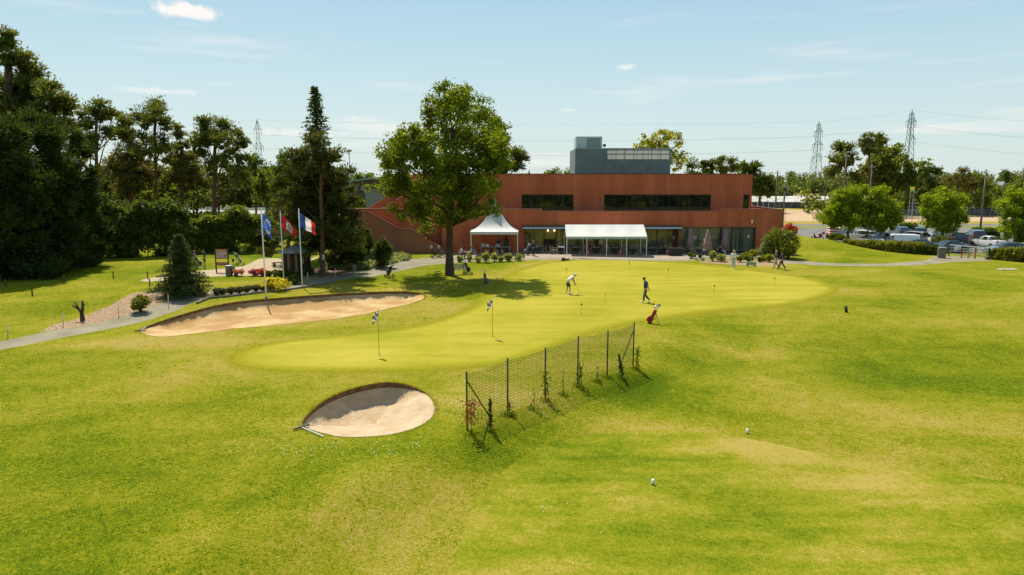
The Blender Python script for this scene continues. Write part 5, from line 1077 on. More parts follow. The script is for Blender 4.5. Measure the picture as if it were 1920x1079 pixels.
    # lamp masts
    for px, Y, top, lab in ((660, 110, 284, 'tall slim floodlight mast right of the pointed fir'), (507, 150, 342, 'thin lamp mast standing by the left track'), (1041, 210, 317, 'far street lamp peeping over the roof left of the roof box'), (660.5, 190, 330, 'distant mast hidden low behind the fir')):
        if px == 660.5: continue
        b = G(px, Y); z = AT(px, top, Y).z; r = empty('lamp_mast', b, lab, 'lamp mast'); q = MB(); q.tube([(0, 0, 0), (0, 0, z)], [.12, .06], 6); q.build('pole', M_STEEL, r)
        q = MB(); q.box(-.45, .45, -.25, .1, z-.02, z+.12) if px != 1041 else q.bar((0, 0, z), (-1.6, 0, z+.1), .15, .12); q.build('lamp_head', mat('lamp_grey', (.35, .37, .38), (.45, .47, .48)), r)
    q = MB(); v = AT(992, 318, 600); q.tube([(0, 0, 0), (0, 0, v.z*.72), (0, 0, v.z)], [2.2, 1.8, .05], 6); o = q.build('church_spire', mat('slate', (.2, .23, .26), (.25, .28, .3))); o.location = (v.x, 600, 0); tag(o, 'tiny far church spire over the roofline', 'spire')
    # pylons
    def pylon(px, Y, H, lab, wts):
        b = G(px, Y); b.z = 0; r = empty('electricity_pylon', b, lab, 'pylon', 'lattice pylons', rz=.35); q = MB(); K = 14
        def wd(z): t = z/H; return 2.3*(1-t)**1.7+.85*(1-t*.35)
        zs = [H*(1-(1-i/K)**1.25)*.96 for i in range(K+1)]; th = .16
        for sx in (-1, 1):
            for sy in (-1, 1):
                for i in range(K): a, c = wd(zs[i]), wd(zs[i+1]); q.bar((sx*a, sy*a, zs[i]), (sx*c, sy*c, zs[i+1]), th, th)
        for i in range(K):
            a, c = wd(zs[i]), wd(zs[i+1]); zz = (zs[i], zs[i+1]); o_ = i % 2
            for s in (-1, 1):
                q.bar((-a, s*a, zz[0]), (c, s*c, zz[1]), .09, .09); q.bar((a, s*a, zz[0]), (-c, s*c, zz[1]), .09, .09)
                q.bar((s*a, -a, zz[0]), (s*c, c, zz[1]), .09, .09); q.bar((s*a, a, zz[0]), (s*c, -c, zz[1]), .09, .09)
                q.bar((-c, s*c, zz[1]), (c, s*c, zz[1]), .09, .09)
        q.tube([(0, 0, H*.95), (0, 0, H)], [.5, .05], 4)
        M_PY = mat('pylon_steel', (.20, .30, .33), (.30, .40, .42), 1, .5, .3); q.build('tower', M_PY, r); tips = []
        for f, w_, sides in wts:
            z = H*f; q = MB()
            for s in sides:
                for y in (-.7, .7): q.bar((s*.7, y, z), (s*w_, 0, z), .14, .14); q.bar((s*.6, y, z+1.9), (s*w_, 0, z), .12, .12)
                for k in (.35, .65): q.bar((s*w_*k, 0, z), (s*w_*k, 0, z+1.8*(1-k)), .1, .1)
                tips.append((s*w_, z))
                if True: q.bar((s*(w_+.4), 0, z), (s*(w_-1.2), 0, z), .12, .12)
            q.build('arm', M_PY, r)
            for s in sides:
                for xx in (w_, w_-1.0):
                    ins = MB(); ins.tube([(s*xx, 0, z), (s*xx, 0, z-2.6)], .10, 5)
                    ins.build('insulator', mat('insulator_glass', (.25, .32, .33), (.35, .42, .43)), r)
        return b, tips
    A = pylon(1527, 330, 36.3, 'lattice pylon with three pairs of arms left of the big tree clump', ((.86, 2.5, (-1, 1)), (.70, 3.1, (-1, 1)), (.54, 2.9, (-1, 1))))
    B_ = pylon(1697, 300, 38.5, 'tallest lattice pylon rising right of the big tree clump', ((.87, 2.9, (-1, 1)), (.68, 3.3, (1,))))
    C_ = pylon(490, 340, 38.0, 'lattice pylon left of the pointed fir', ((.87, 1.7, (-1, 1)), (.66, 2.3, (-1, 1)), (.48, 2.3, (-1, 1))))
    M_WIRE = mat('wire_grey', (.20, .25, .27), (.25, .3, .32))
    def wire(a, b, sag, lab, r=.024):
        a = Vector(a); b = Vector(b); pts = [a.lerp(b, i/24)-Vector((0, 0, sag*4*(i/24)*(1-i/24))) for i in range(25)]; q = MB(); q.tube([p-a for p in pts], r, 4)
        o = q.build('power_line', M_WIRE); o.location = a; tag(o, lab, 'power line', 'power lines strung between the pylons')
    words = ['upper', 'second', 'third', 'fourth', 'fifth', 'lowest']
    for i, (f, dx) in enumerate(((.99, 0), (.80, -1), (.80, 4), (.63, -1), (.63, 4), (.46, -2))):
        zc, za = 38*f, 36.3*f; wire((C_[0].x+dx, 340, zc), (A[0].x+dx, 330, za), 2.0+.3*i, words[i]+' power line crossing the sky between the left and middle pylons')
    for i, (f, dx) in enumerate(((.99, 0), (.82, -3), (.82, 3), (.64, 4))):
        zb_ = 38.5*f; wire((A[0].x+dx, 330, 36.3*f), (B_[0].x+dx, 300, zb_), .8, words[i]+' power line of the short span between the two right pylons')
        wire((B_[0].x+dx, 300, zb_), (B_[0].x+170, 260, zb_-7), 5, words[i]+' power line leaving the tallest pylon to the right')
        wire((C_[0].x+dx, 340, 38*f), (C_[0].x-230, 350, 38*f+1), 5, words[i]+' power line leaving the left pylon to the left')
far_things()

# ================================================================ FENCE ON THE GREEN'S EDGE
M_FENCE = mat('fence_coating', (.012, .022, .018), (.025, .04, .03), 4, .5)
M_STAKE = mat('bamboo', (.30, .26, .16), (.40, .34, .22), 4, .7)
def green_fence():
    pts = [Vector((x, y, ht(x, y))) for x, y in FENCE]; b = pts[0]; root = empty('wire_fence', b, 'green black wire mesh fence on posts running up the lawn', 'fence'); H = 1.93
    for i, p in enumerate(pts):
        q = MB(); p = p-b; q.tube([p-Vector((0, 0, .2)), p+Vector((0, 0, H))], .028, 8); q.ball(p+Vector((0, 0, H)), .032, 6); q.build('post', M_FENCE, root)
    for i in range(5):
        a, c = pts[i]-b, pts[i+1]-b; q = MB(); L = (c-a).length; n = int(L/.075); sag = .05
        def pt(u, z): p = a.lerp(c, u); return Vector((p.x, p.y, p.z+z-.03*math.sin(PI*u)*z/1.9))
        for k in range(1, n):
            u = k/n; q.bar(pt(u, .03), pt(u, H-.07), .0075, .0075)
        for z in [.05+.1*j for j in range(19)]:
            for s in range(3): q.bar(pt(s/3, z), pt((s+1)/3, z), .0075, .0075)
        q.build('wire_mesh', M_FENCE, root)
    d0 = (pts[1]-pts[0]).normalized(); q = MB(); q.bar(Vector((0, 0, H*.86)), d0*1.30+Vector((0, 0, .03)), .032, .032); q.build('brace', M_FENCE, root)
    d1 = (pts[-2]-pts[-1]).normalized(); e = pts[-1]-b; q = MB(); q.bar(e+Vector((0, 0, H*.86)), e+d1*1.25+Vector((0, 0, .03)), .032, .032); q.build('brace', M_FENCE, root)
    # young plants along it
    LR = leafmat('leaf_copper', (.16, .05, .03), (.30, .10, .05), .45, (.20, .20, .05)); 
    sp = [(884, 815, 1.15, 'copper leaved sapling at the nearest fence post', LR, .30, 240, 1.0), (919, 806, 1.05, 'narrow dark conifer sapling beside the near fence brace', L_DARK, .10, 170, .35), (956, 779, .5, 'low climbing twig at the foot of the second fence post', LR, .09, 40, .5), (1001, 768, .75, 'bare thin sapling between second and third fence posts', L_OLIVE, .12, 22, .5),
          (1023, 752, 1.15, 'climbing rose leaning on the third fence post', L_OLIVE, .14, 110, .8), (1056, 742, 1.05, 'thin green stem between third and fourth fence posts', L_OLIVE, .05, 14, .5), (1086, 727, 1.0, 'twiggy climber around the fourth fence post', L_OLIVE, .13, 100, .8), (1119, 716, .62, 'short bare stake like sapling between fourth and fifth fence posts', L_OLIVE, .05, 16, .8), (1167, 710, 1.05, 'leaning dark conifer sapling before the last fence bay', L_DARK, .11, 190, -.3), (1193, 693, 1.0, 'small leafy climber on the last fence post', L_OLIVE, .12, 90, .8)]
    for px, py, h, lab, lf, w, n, top in sp:
        p = P(px, py); p = Vector((p.x, p.y, p.z)); r = empty('sapling', p, lab, 'young plant', 'young plants along the wire fence'); q = MB(); lean = -.18 if top == -.3 else rnd.uniform(-.05, .05)
        q.tube([(0, 0, -.05), (lean*.4, .02, h*.5), (lean, 0, h)], [.014, .011, .006], 6)
        if lf is LR or n > 85:
            for k in range(7): u = rnd.uniform(.3, .95); a = rnd.random()*6.3; q.tube([(lean*u, 0, h*u), (lean*u+math.cos(a)*w*.8, math.sin(a)*w*.8, h*u+.14)], [.007, .003], 4)
        if top > .6 and lf is L_OLIVE: q.tube([(.12, .02, -.03), (.02, 0, h*.8)], .010, 5)
        q.build('stem', BARKG if n < 60 else BARK, r)
        m = n; u = rng.random(m); C = np.c_[lean*u, 0*u, h*(.32+.66*u) if lf is LR else h*(.12+.88*u)]; d = rng.normal(size=(m, 3))*np.array([w, w, .05])*.55
        if lf is L_DARK: d *= (1.15-u)[:, None]
        V, F = leaf_quads(C+d, np.full(m, .03), 3 if lf is LR else 4, .055, 1.6); np_mesh('foliage', V, F, lf, r)
        # tall grass at the foot
    V = []; n = 0
    for px, py, h, lab, lf, w, _, _t in sp+[(952, 780, 0, '', 0, 0, 0, 0), (1138, 708, 0, '', 0, 0, 0, 0)]:
        c = P(px, py)
        for k in range(110):
            x = c.x+rnd.gauss(0, .16); y = c.y+rnd.gauss(0, .12); z = ht(x, y); a = rnd.random()*6.3; hh = rnd.uniform(.06, .22); s = .008
            V += [(x-s*math.cos(a), y-s*math.sin(a), z-.02), (x+s*math.cos(a), y+s*math.sin(a), z-.02), (x+rnd.uniform(-.5, .5)*hh, y+rnd.uniform(-.5, .5)*hh, z+hh)]
    tag(np_mesh('tall_grass', np.array(V), np.arange(len(V)).reshape(-1, 3), leafmat('grass_tall', (.05, .10, .006), (.12, .18, .01), .4)), 'uncut taller grass at the feet of the fence plants', 'grass', kind='stuff')
green_fence()

# ================================================================ FLAGS, PINS, POSTS
def cloth(name, L, H, th, mats, midf, parent, org, nx=26, ny=16, amp=.09, ph=0.0, waves=2.4, fall=.0):
    V = []; F = []; M = []
    for j in range(ny+1):
        for i in range(nx+1):
            u, v = i/nx, j/ny; d = L*u; w = amp*u**.7*math.sin(waves*2*PI*u+ph+v*1.8); 
            V.append((d*math.cos(th)*(1-.12*u), w+.04*math.sin(9*v+5*u), -H*v*(1-fall*u)-d*math.sin(th)))
    for j in range(ny):
        for i in range(nx): F.append((j*(nx+1)+i, (j+1)*(nx+1)+i, (j+1)*(nx+1)+i+1, j*(nx+1)+i+1)); M.append(midf((i+.5)/nx, (j+.5)/ny))
    o = np_mesh(name, np.array(V), np.array(F), mats, parent, midx=M, smooth_=True); o.location = org; return o
C_ = lambda n, c, tr=.45: fabric(n, c, tr)
def flags():
    white = C_('flag_white', (.75, .74, .72)); blue = C_('flag_blue', (.03, .10, .42)); navy = C_('flag_navy', (.02, .05, .20)); red = C_('flag_red', (.70, .03, .025)); black = C_('flag_black', (.02, .02, .02)); star = C_('flag_yellow', (.8, .62, .03))
    def pole(px, py, top, lab, dz=0):
        b = P(px, py); h = AT(px, top, b.y).z-b.z; r = empty('flagpole', b, lab, 'flagpole', 'three white flagpoles by the path'); q = MB(); q.tube([(0, 0, -.2), (0, 0, h)], [.055, .035], 10); q.ball((0, 0, h+.03), .06, 8); q.build('pole', M_WHITE, r)
        q = MB(); q.lathe([(.11, 0), (.11, .08), (.06, .12)], 10); q.build('base_collar', M_STEEL, r); return b, h
    def stars(u, v):
        for k in range(12):
            a = k*PI/6; 
            if (u-.5-.26*math.cos(a))**2*2.2+(v-.5-.34*math.sin(a))**2 < .0042: return 1
        return 0
    b, h = pole(499, 559, 396, 'white flagpole nearest the left, carrying the blue flag')
    f = cloth('blue_flag', .95, 1.20, R(42), [blue, star], stars, None, b+Vector((.05, 0, h-.12)), nx=44, ny=34, amp=.13, waves=1.6); tag(f, 'blue flag with a ring of yellow stars hanging from the left pole', 'flag')
    b, h = pole(532, 523, 397, 'white flagpole in the middle, carrying the red flag')
    def red_m(u, v):
        if abs(u-.50+.10*(v-.5)) > .20 or abs(v-.5) > .40-.35*abs(u-.5): return 0          # slanted white shield
        return 1 if (abs((v*9) % 1-.5) < .2 and abs(u-.5) < .15 and int(u*31+v*13) % 4) else 2     # with broken dark lines
    f = cloth('red_flag', 2.0, 1.25, R(45), [red, black, white], red_m, None, b+Vector((.05, 0, h-.15)), nx=48, ny=34, amp=.12, waves=2.2, ph=1, fall=.45); tag(f, 'red flag with a white shield and dark lines on the middle pole', 'flag')
    b, h = pole(567, 539, 394, 'white flagpole on the right, carrying the tricolour')
    f = cloth('tricolour_flag', 1.62, 1.15, R(33), [navy, white, red], lambda u, v: 0 if u < .32 else (1 if u < .66 else 2), None, b+Vector((.05, 0, h-.22)), amp=.12, waves=1.5, ph=.5, nx=30, fall=.3); tag(f, 'blue white and red tricolour flag on the right pole', 'flag')
    bw = [C_('check_white', (.78, .77, .74), .2), C_('check_black', (.015, .015, .015), .1)]
    M_PIN = mat('pin_metal', (.30, .28, .24), (.4, .38, .34), 5, .35, .5)
    for (px, py, top, lab) in ((711, 665.5, 580, 'nearer flagstick with black and white chequered flag on the green'), (923.5, 631, 557, 'farther flagstick with chequered flag on the green')):
        b = P(px, py); h = AT(px, top, b.y).z-b.z; r = empty('flagstick', b, lab, 'flagstick'); q = MB(); q.tube([(0, 0, -.05), (0, 0, h)], [.013, .010], 8); q.build('stick', mat('stick_brown', (.18, .14, .09), (.24, .19, .12), 4, .5), r)
        q = MB(); q.lathe([(.055, .002), (.055, .006)], 14); q.build('cup', M_BLACK, r)
        f = cloth('flag', .46, .40, R(48), bw, lambda u, v: (int(u*4)+int(v*3)) % 2, r, (0, 0, h-.03), nx=16, ny=12, amp=.03, waves=1.0); f.rotation_euler = (0, 0, R(190 if px > 900 else 176))
    red_b = mat('pin_marker_red', (.14, .012, .02), (.20, .02, .03), 5, .5)
    for px, py, top, lab in ((1090, 591, 571, 'small practice pin with dark round top near the front of the green'), (1134.7, 568, 549, 'thin pale practice pin in the middle of the green'), (1252.7, 520.6, 506, 'practice pin right of the walking golfer'), (1062, 521, 505, 'practice pin behind the putting golfer'), (1180, 506.5, 492, 'practice pin nearest the marquee'), (1339, 551, 536, 'practice pin on the right half of the green'), (1452, 538, 522, 'practice pin close to the right end of the green')):
        b = P(px, py); h = AT(px, top, b.y).z-b.z; r = empty('practice_pin', b, lab, 'golf pin', 'practice pins on the putting green'); q = MB(); q.tube([(0, 0, -.03), (0, 0, h)], .009, 6); q.build('stick', M_PIN, r)
        q = MB(); 
        if px != 1134.7: q.ball((0, 0, h), .055, 8, sz=1.2)
        else: q.tube([(0, 0, h-.2), (0, 0, h)], .014, 6)
        q.build('knob', red_b, r); q = MB(); q.lathe([(.054, .002), (.054, .005)], 12); q.build('cup', M_BLACK, r)
    for i, (px, py, lab) in enumerate(((933, 600, 'ball near the farther chequered flagstick'), (1081, 550, 'ball in front of the putting golfer'), (1127, 567, 'ball just left of the pale pin'), (1158, 566, 'ball just right of the pale pin'), (1168, 565.5, 'second ball right of the pale pin'), (1059, 522.5, 'ball at the pin behind the putting golfer'), (1083, 521, 'ball right of the pin behind the putting golfer'), (1018, 953, 'pale clump ball in the foreground lawn'))):
        p = P(px, py); q = MB(); q.ball((0, 0, .021), .0225, 10); o = q.build('golf_ball', M_WHITE); o.location = p; tag(o, 'white golf '+lab, 'golf ball', 'golf balls on the grass')
    # tee markers, stakes
    for px, py, h, lab in ((1224, 909, .16, 'white and dark tee marker nearest the camera'), (1401, 813, .16, 'white tee marker at the far rim of the tee')):
        b = P(px, py); r = empty('tee_marker', b, lab, 'tee marker', 'tee markers'); q = MB(); q.lathe([(.035, 0), (.04, .02), (.04, h)], 10); q.build('body', M_WHITE, r); q = MB(); q.lathe([(.045, 0), (.045, .03)], 10); q.build('foot', M_BLACK, r)
    b = P(1587, 586); r = empty('distance_marker', b, 'small tilted dark board on the right lawn', 'marker'); q = MB(); q.box(-.09, .09, -.015, .015, .0, .40); o = q.build('panel', M_BLACK, r); o.rotation_euler = (0, R(-10), 0); q = MB(); q.box(-.06, .06, -.02, -.016, .24, .34); o = q.build('face', M_WOODT, r); o.rotation_euler = (0, R(-10), 0)
    st = mat('stake_grey', (.45, .46, .44), (.6, .6, .58), 4, .5)
    for px, py, lab in ((15, 634, 'pale stake at the left edge beside the path'), (119, 613, 'pale stake at the start of the wood chip bed'), (223, 594, 'pale stake left of the rounded shrub'), (316, 574, 'pale stake between shrub and spruce'), (397, 558, 'pale stake right of the spruce'), (456, 551, 'pale stake among the ball shrubs'), (577, 529, 'pale stake right of the tricolour pole'), (629, 521, 'pale leaning stake right of the pine trunk'), (666, 513, 'pale stake near the sandy path corner')):
        b = P(px, py); q = MB(); h = .78; q.tube([(0, 0, -.1), (.02, 0, h)], .022, 6); q.ball((.02, 0, h), .03, 6); o = q.build('rope_stake', st); o.location = b; tag(o, lab, 'stake', 'pale rope stakes along the path')
    for px, py, lab in ((11, 538, 'dark stake at the left edge of the upper lawn'), (61, 556, 'lower dark stake on the left lawn'), (120.5, 529, 'second dark stake on the left lawn'), (213, 523, 'dark stake in the middle of the left lawn'), (277, 523, 'dark stake just above the sandy patch'), (281, 538, 'dark stake just below the sandy patch')):
        b = P(px, py); q = MB(); q.box(-.035, .035, -.035, .035, -.1, .62); o = q.build('wooden_stake', mat('stake_wood', (.06, .05, .03), (.11, .09, .06), 5, .9)); o.location = b; tag(o, lab, 'stake', 'dark wooden stakes on the left lawn')
    # kerb logs along the flower border
    ks = [(369, 569), (392, 560), (430, 557), (470, 552.5), (510, 548), (545, 544), (580, 538.5), (622, 531)]; pp = [P(*k) for k in ks]; q = MB()
    for a, c in zip(pp[:-1], pp[1:]): q.bar(a-pp[0]+Vector((0, 0, .05)), c-pp[0]+Vector((0, 0, .05)), .12, .16)
    o = q.build('border_kerb', mat('sleeper_wood', (.10, .085, .065), (.20, .17, .13), 3, .9)); o.location = pp[0]; tag(o, 'low dark timber kerb under the ball shrubs and flagpoles', 'kerb')
    # rakes
    for a, c, lab in (((565, 804), (605, 821), 'bunker rake lying at the left rim of the round bunker'), ((263, 622), (272, 616), 'bunker rake lying at the left tip of the long bunker')):
        a = P(*a); c = P(*c); L = (c-a).length; L = max(L, 1.3); d = (c-a).normalized(); r = empty('bunker_rake', a, lab, 'rake'); q = MB(); q.bar((0, 0, .05), d*L+Vector((0, 0, .05)), .03, .03); q.build('handle', M_STEEL, r)
        n = Vector((-d.y, d.x, 0)); q = MB(); q.bar(n*-.3+Vector((0, 0, .06)), n*.3+Vector((0, 0, .06)), .05, .04)
        for k in range(9): q.bar(n*(-.28+.07*k)+Vector((0, 0, .06)), n*(-.28+.07*k)+Vector((0, 0, .0)), .01, .01)
        q.build('head', M_BLACK, r)
flags()

# ================================================================ GARDEN AND TERRACE FURNITURE
def furniture():
    # hut
    b = P(557, 515); r = empty('garden_hut', b, 'dark brown hexagonal garden hut with grey shingle roof behind the flags', 'hut'); n = 6
    R6 = 1.25; q = MB()
    ring = lambda rad, z, k=6: [(rad*math.cos(2*PI*i/k+PI/6), rad*math.sin(2*PI*i/k+PI/6), z) for i in range(k)]
    q.add(ring(R6, 0)+ring(R6, 2.05), [(i, (i+1) % 6, 6+(i+1) % 6, 6+i) for i in range(6)]); 
    for z in [.2*i for i in range(1, 10)]: 
        a = ring(R6+.012, z)
        for i in range(6): q.bar(a[i], a[(i+1) % 6], .015, .02)
    q.build('wall', mat('hut_wood', (.022, .015, .010), (.045, .030, .02), 4, .85), r)
    q = MB(); q.add(ring(1.62, 2.0)+ring(1.62, 2.06)+ring(.75, 2.42)+ring(.05, 2.68), [tuple(range(6))[::-1]]+[(k*6+i, k*6+(i+1) % 6, k*6+6+(i+1) % 6, k*6+6+i) for k in range(3) for i in range(6)]+[tuple(range(18, 24))]); q.build('roof', mat('shingle', (.16, .15, .14), (.26, .25, .23), 5, .9, bump=.5), r)
    q = MB(); q.box(.65, .95, -.98, -.9, 1.1, 1.7); q.build('window', mat('hut_window', (.16, .17, .15), (.2, .2, .18), 2, .2), r)
    q = MB(); q.box(-.42, .42, -1.12, -1.06, .02, 1.9); q.build('door', M_WOODT, r)
    # bin bodies
    def bin_(px, py, h, rr, lab, Y=None):
        b = P(px, py) if Y is None else G(px, Y); r = empty('litter_bin', b, lab, 'litter bin', 'slatted litter bins'); q = MB()
        for k in range(18): a = 2*PI*k/18; q.box(rr-.02, rr+.012, -.055, .055, .02, h, rz=a)
        q.build('slat_body', mat('bin_slats', (.13, .10, .08), (.24, .20, .16), 3, .85), r); q = MB(); q.lathe([(rr-.03, .03), (rr-.03, h-.05), (rr-.08, h-.02)], 18); q.build('liner', M_BLACK, r)
        q = MB(); q.lathe([(rr+.02, h-.06), (rr+.03, h), (rr-.05, h)], 18); q.build('rim', M_STEEL, r)
    bin_(430, 517.5, .90, .27, 'round slatted litter bin beside the sign board'); bin_(1765, 484, 1.15, .38, 'weathered slatted litter bin left of the white gate')
    # sign board
    b = P(406, 511); b2 = P(428, 506); r = empty('sign_board', b, 'brown framed course sign board with pale printed panel on the left lawn', 'sign'); dx = 1.12; q = MB()
    for x in (0, dx): p = MB(); p.box(x-.045, x+.045, -.045, .045, -.1, 2.1); p.build('post', mat('sign_post', (.05, .03, .02), (.08, .05, .035)), r)
    mbr = mat('sign_brown', (.20, .055, .03), (.24, .075, .04)); q = MB(); q.box(.045, dx-.045, -.03, .03, 1.22, 2.08); q.build('panel', mbr, r)
    q = MB(); q.box(.08, dx-.08, -.037, -.031, 1.30, 1.88); q.build('print', mat('sign_print', (.42, .36, .30), (.50, .44, .38), 4), r)
    q = MB()
    for i in range(6): q.box(.14, dx*.62+.07*((i*5) % 3), -.041, -.038, 1.36+.08*i, 1.385+.08*i)
    q.box(dx*.72, dx-.16, -.041, -.038, 1.36, 1.6); q.build('print_lines', mbr, r)
    q = MB(); q.box(.12, dx-.12, -.036, -.031, 1.94, 2.03); q.build('heading', mat('sign_orange', (.6, .25, .05), (.65, .3, .08)), r)
    q = MB(); q.box(.045, dx-.045, -.03, .03, .62, .92); q.build('lower_board', mbr, r); q = MB(); q.box(.10, dx-.10, -.036, -.031, .68, .86); q.build('lower_print', mat('sign_red_print', (.32, .10, .07), (.4, .15, .1), 6), r)
    # green ball washer right of sign
    b = P(438, 505); r = empty('ball_washer', b, 'thin ball washer post with green foot right of the sign board', 'ball washer'); q = MB(); q.tube([(0, 0, 0), (0, 0, .75)], .03, 8); q.build('post', M_BLACK, r); q = MB(); q.box(-.09, .09, -.07, .07, .7, .98); q.build('head', M_BLACK, r); q = MB(); q.lathe([(.14, 0), (.13, .25), (.08, .3)], 10); q.build('foot', mat('green_plastic', (.02, .30, .16), (.03, .36, .2)), r)
    # bench
    b = P(861, 516); r = empty('park_bench', b, 'pale weathered wooden bench under the big leafy tree', 'bench', rz=R(28)); wood = mat('bench_wood', (.22, .21, .15), (.34, .33, .25), 4, .8)
    q = MB(); 
    for k in range(5): q.box(-.72, .72, .0+.09*k, .075+.09*k, .42, .45)
    q.build('seat', wood, r); q = MB()
    for z in (.55, .66, .77, .88): q.box(-.72, .72, .47+.04*(z-.5), .50+.04*(z-.5), z-.04, z+.04)
    q.build('backrest', wood, r)
    for sx in (-1, 1):
        q = MB(); q.bar((sx*.68, .02, 0), (sx*.68, .02, .64), .06, .06); q.build('leg', wood, r); q = MB(); q.bar((sx*.68, .46, 0), (sx*.68, .52, .95), .06, .06); q.build('leg', wood, r); q = MB(); q.bar((sx*.68, -.02, .65), (sx*.68, .5, .65), .07, .04); q.build('armrest', wood, r)
    # cones
    co = mat('cone_orange', (.75, .12, .03), (.8, .16, .04), 3, .6)
    for px, Y, lab in ((1102.5, 75.3, 'orange white traffic cone under the marquee left of centre'), (1163, 76.2, 'dimmer traffic cone under the right half of the marquee'), (1250.5, 77.2, 'traffic cone left of the dark planter box'), (1451.7, 74.6, 'orange traffic cone beside the two walkers')):
        b = G(px, Y); r = empty('traffic_cone', b, lab, 'traffic cone', 'orange traffic cones'); q = MB(); q.box(-.18, .18, -.18, .18, 0, .04); q.build('base', co, r); q = MB(); q.lathe([(.13, .04), (.095, .28)], 14); q.lathe([(.072, .44), (.03, .68)], 14); q.build('body', co, r); q = MB(); q.lathe([(.095, .281), (.072, .439)], 14); q.build('band', M_WHITE, r)
    # dark planter boxes
    for px, Y, w, h, lab in ((1265.5, 76.0, 1.45, .82, 'black wicker planter box at the end of the marquee'), (1240, 77.6, .8, .6, 'small black box left of the wicker planter')):
        b = G(px, Y); r = empty('planter_box', b, lab, 'planter box'); q = MB(); q.box(-w/2, w/2, -.25, .25, .02, h)
        for z in [h*.1*i for i in range(1, 10)]: q.box(-w/2-.012, w/2+.012, -.262, .262, z-.02, z+.015)
        q.build('body', M_BLACK, r); q = MB(); q.box(-w/2-.03, w/2+.03, -.28, .28, h+.002, h+.04); q.build('rim', M_BLACK, r)
    # closed parasols
    pf = C_('parasol_fabric', (.42, .27, .24), .3)
    for px, Y, py_t, lab in ((1326, 76.2, 430, 'closed pink grey parasol standing in front of the glass'), (1293, 78.2, 427, 'closed parasol against the glass left of the nearest one'), (1358, 78.3, 427, 'closed parasol against the glass right of the nearest one')):
        b = G(px, Y); h = AT(px, py_t, Y).z-b.z; r = empty('parasol', b, lab, 'parasol', 'closed parasols on the terrace'); q = MB(); q.tube([(0, 0, 0), (0, 0, h)], .03, 8); q.build('pole', M_STEEL, r)
        q = MB(); q.smooth = True; n = 20; prof = [(.04, h), (.13, h-.25), (.24, h-.9), (.36, h-1.6), (.44, .55), (.40, .45)]; vs = []
        for k, (rr, z) in enumerate(prof):
            for i in range(n): f = rr*(1+(.22 if i % 2 else -.12)*(k > 0)); a = 2*PI*i/n; vs.append((f*math.cos(a), f*math.sin(a), z+(.08*(i % 3) if k == 5 else 0)))
        q.add(vs, [(k*n+i, k*n+(i+1) % n, (k+1)*n+(i+1) % n, (k+1)*n+i) for k in range(5) for i in range(n)]); q.build('canopy', pf, r); q = MB(); q.lathe([(.3, 0), (.3, .06), (.06, .1)], 14); q.build('base', M_BLACK, r)
    # terrace chairs and tables
    rat = mat('rattan', (.30, .22, .14), (.42, .32, .22), 6, .7); tt = mat('table_top_grey', (.20, .24, .23), (.28, .32, .30), 3, .4)
    def mkchair(lab, loc, rz, grp='rattan chairs on the terrace'):
        r = empty('terrace_chair', loc, lab, 'chair', grp, rz); q = MB(); q.box(-.24, .24, -.24, .24, .42, .47); q.build('seat', rat, r); q = MB(); q.box(-.24, .24, .22, .26, .50, .92); q.build('backrest', rat, r)
        for sx in (-1, 1):
            for sy in (-1, 1): q = MB(); q.bar((sx*.21, sy*.21, 0), (sx*.21, sy*.21, .42), .035, .035); q.build('leg', M_STEEL, r)
            q = MB(); q.bar((sx*.25, -.2, .66), (sx*.25, .24, .66), .04, .03); q.build('armrest', rat, r)
        return r
    def mktable(lab, loc, rz=0, w=.8):
        r = empty('terrace_table', loc, lab, 'table', 'grey tables on the terrace', rz); q = MB(); q.box(-w/2, w/2, -.4, .4, .71, .75); q.build('tabletop', tt, r); q = MB(); q.bar((0, 0, .04), (0, 0, .71), .09, .09); q.build('leg', M_BLACK, r); q = MB(); q.box(-.28, .28, -.28, .28, 0, .04); q.build('base', M_BLACK, r); return r
    C0 = None; T0 = None
    tabs = [(1052, 76.6, 'round cornered table with dishes left of the marquee', [(-1, 1), (0, 0)]), (1009, 77.4, 'table beside the woman with the golf trolley', [(1, 1)]), (1079, 77.2, 'table just inside the left end of the marquee', [(1, 1), (-1, 1)]), (1117, 77.5, 'table in the left middle of the marquee', [(1, 1), (-1, 1)]), (1152, 77.8, 'table in the right middle of the marquee', [(1, 1), (-1, 1)]), (1186, 77.3, 'table at the right end of the marquee', [(1, 1), (-1, 1)]), (1223, 77.6, 'table between the marquee and the black planter', [(1, 1)]), (1312, 77.0, 'table behind the closed parasol', [(-1, 1)])]
    i = 0
    for px, Y, lab, ch in tabs:
        b = G(px, Y)
        if T0 is None: T0 = mktable(lab, b)
        else: dup(T0, b, 0, lab)
        for s, on in ch:
            if not on: continue
            loc = G(px, Y)+Vector((s*.75, rnd.uniform(-.15, .15), 0)); lb = 'chair '+('right' if s > 0 else 'left')+' of the '+lab
            lb = ' '.join(lb.split()[:16])
            if C0 is None: C0 = mkchair(lb, loc, -s*PI/2)
            else: dup(C0, loc, -s*PI/2+rnd.uniform(-.3, .3), lb)
    dup(C0, G(1035, 76.4), PI/2, 'rattan chair alone between doorway and dishes table'); dup(C0, G(1041.5, 76.5), -PI/2, 'rattan chair turned to the dishes table from the doorway')
    # dishes
    b = G(1052, 76.6); q = MB()
    for x, y in ((-.2, 0), (.1, .1), (.25, -.1)): q.lathe([(.08, 0), (.12, .02), (.04, .08)], 12, (x, y, 0))
    o = q.build('dishes', M_WHITE); o.location = b+Vector((0, 0, .755)); tag(o, 'white dishes left on the table beside the marquee', 'dishes')
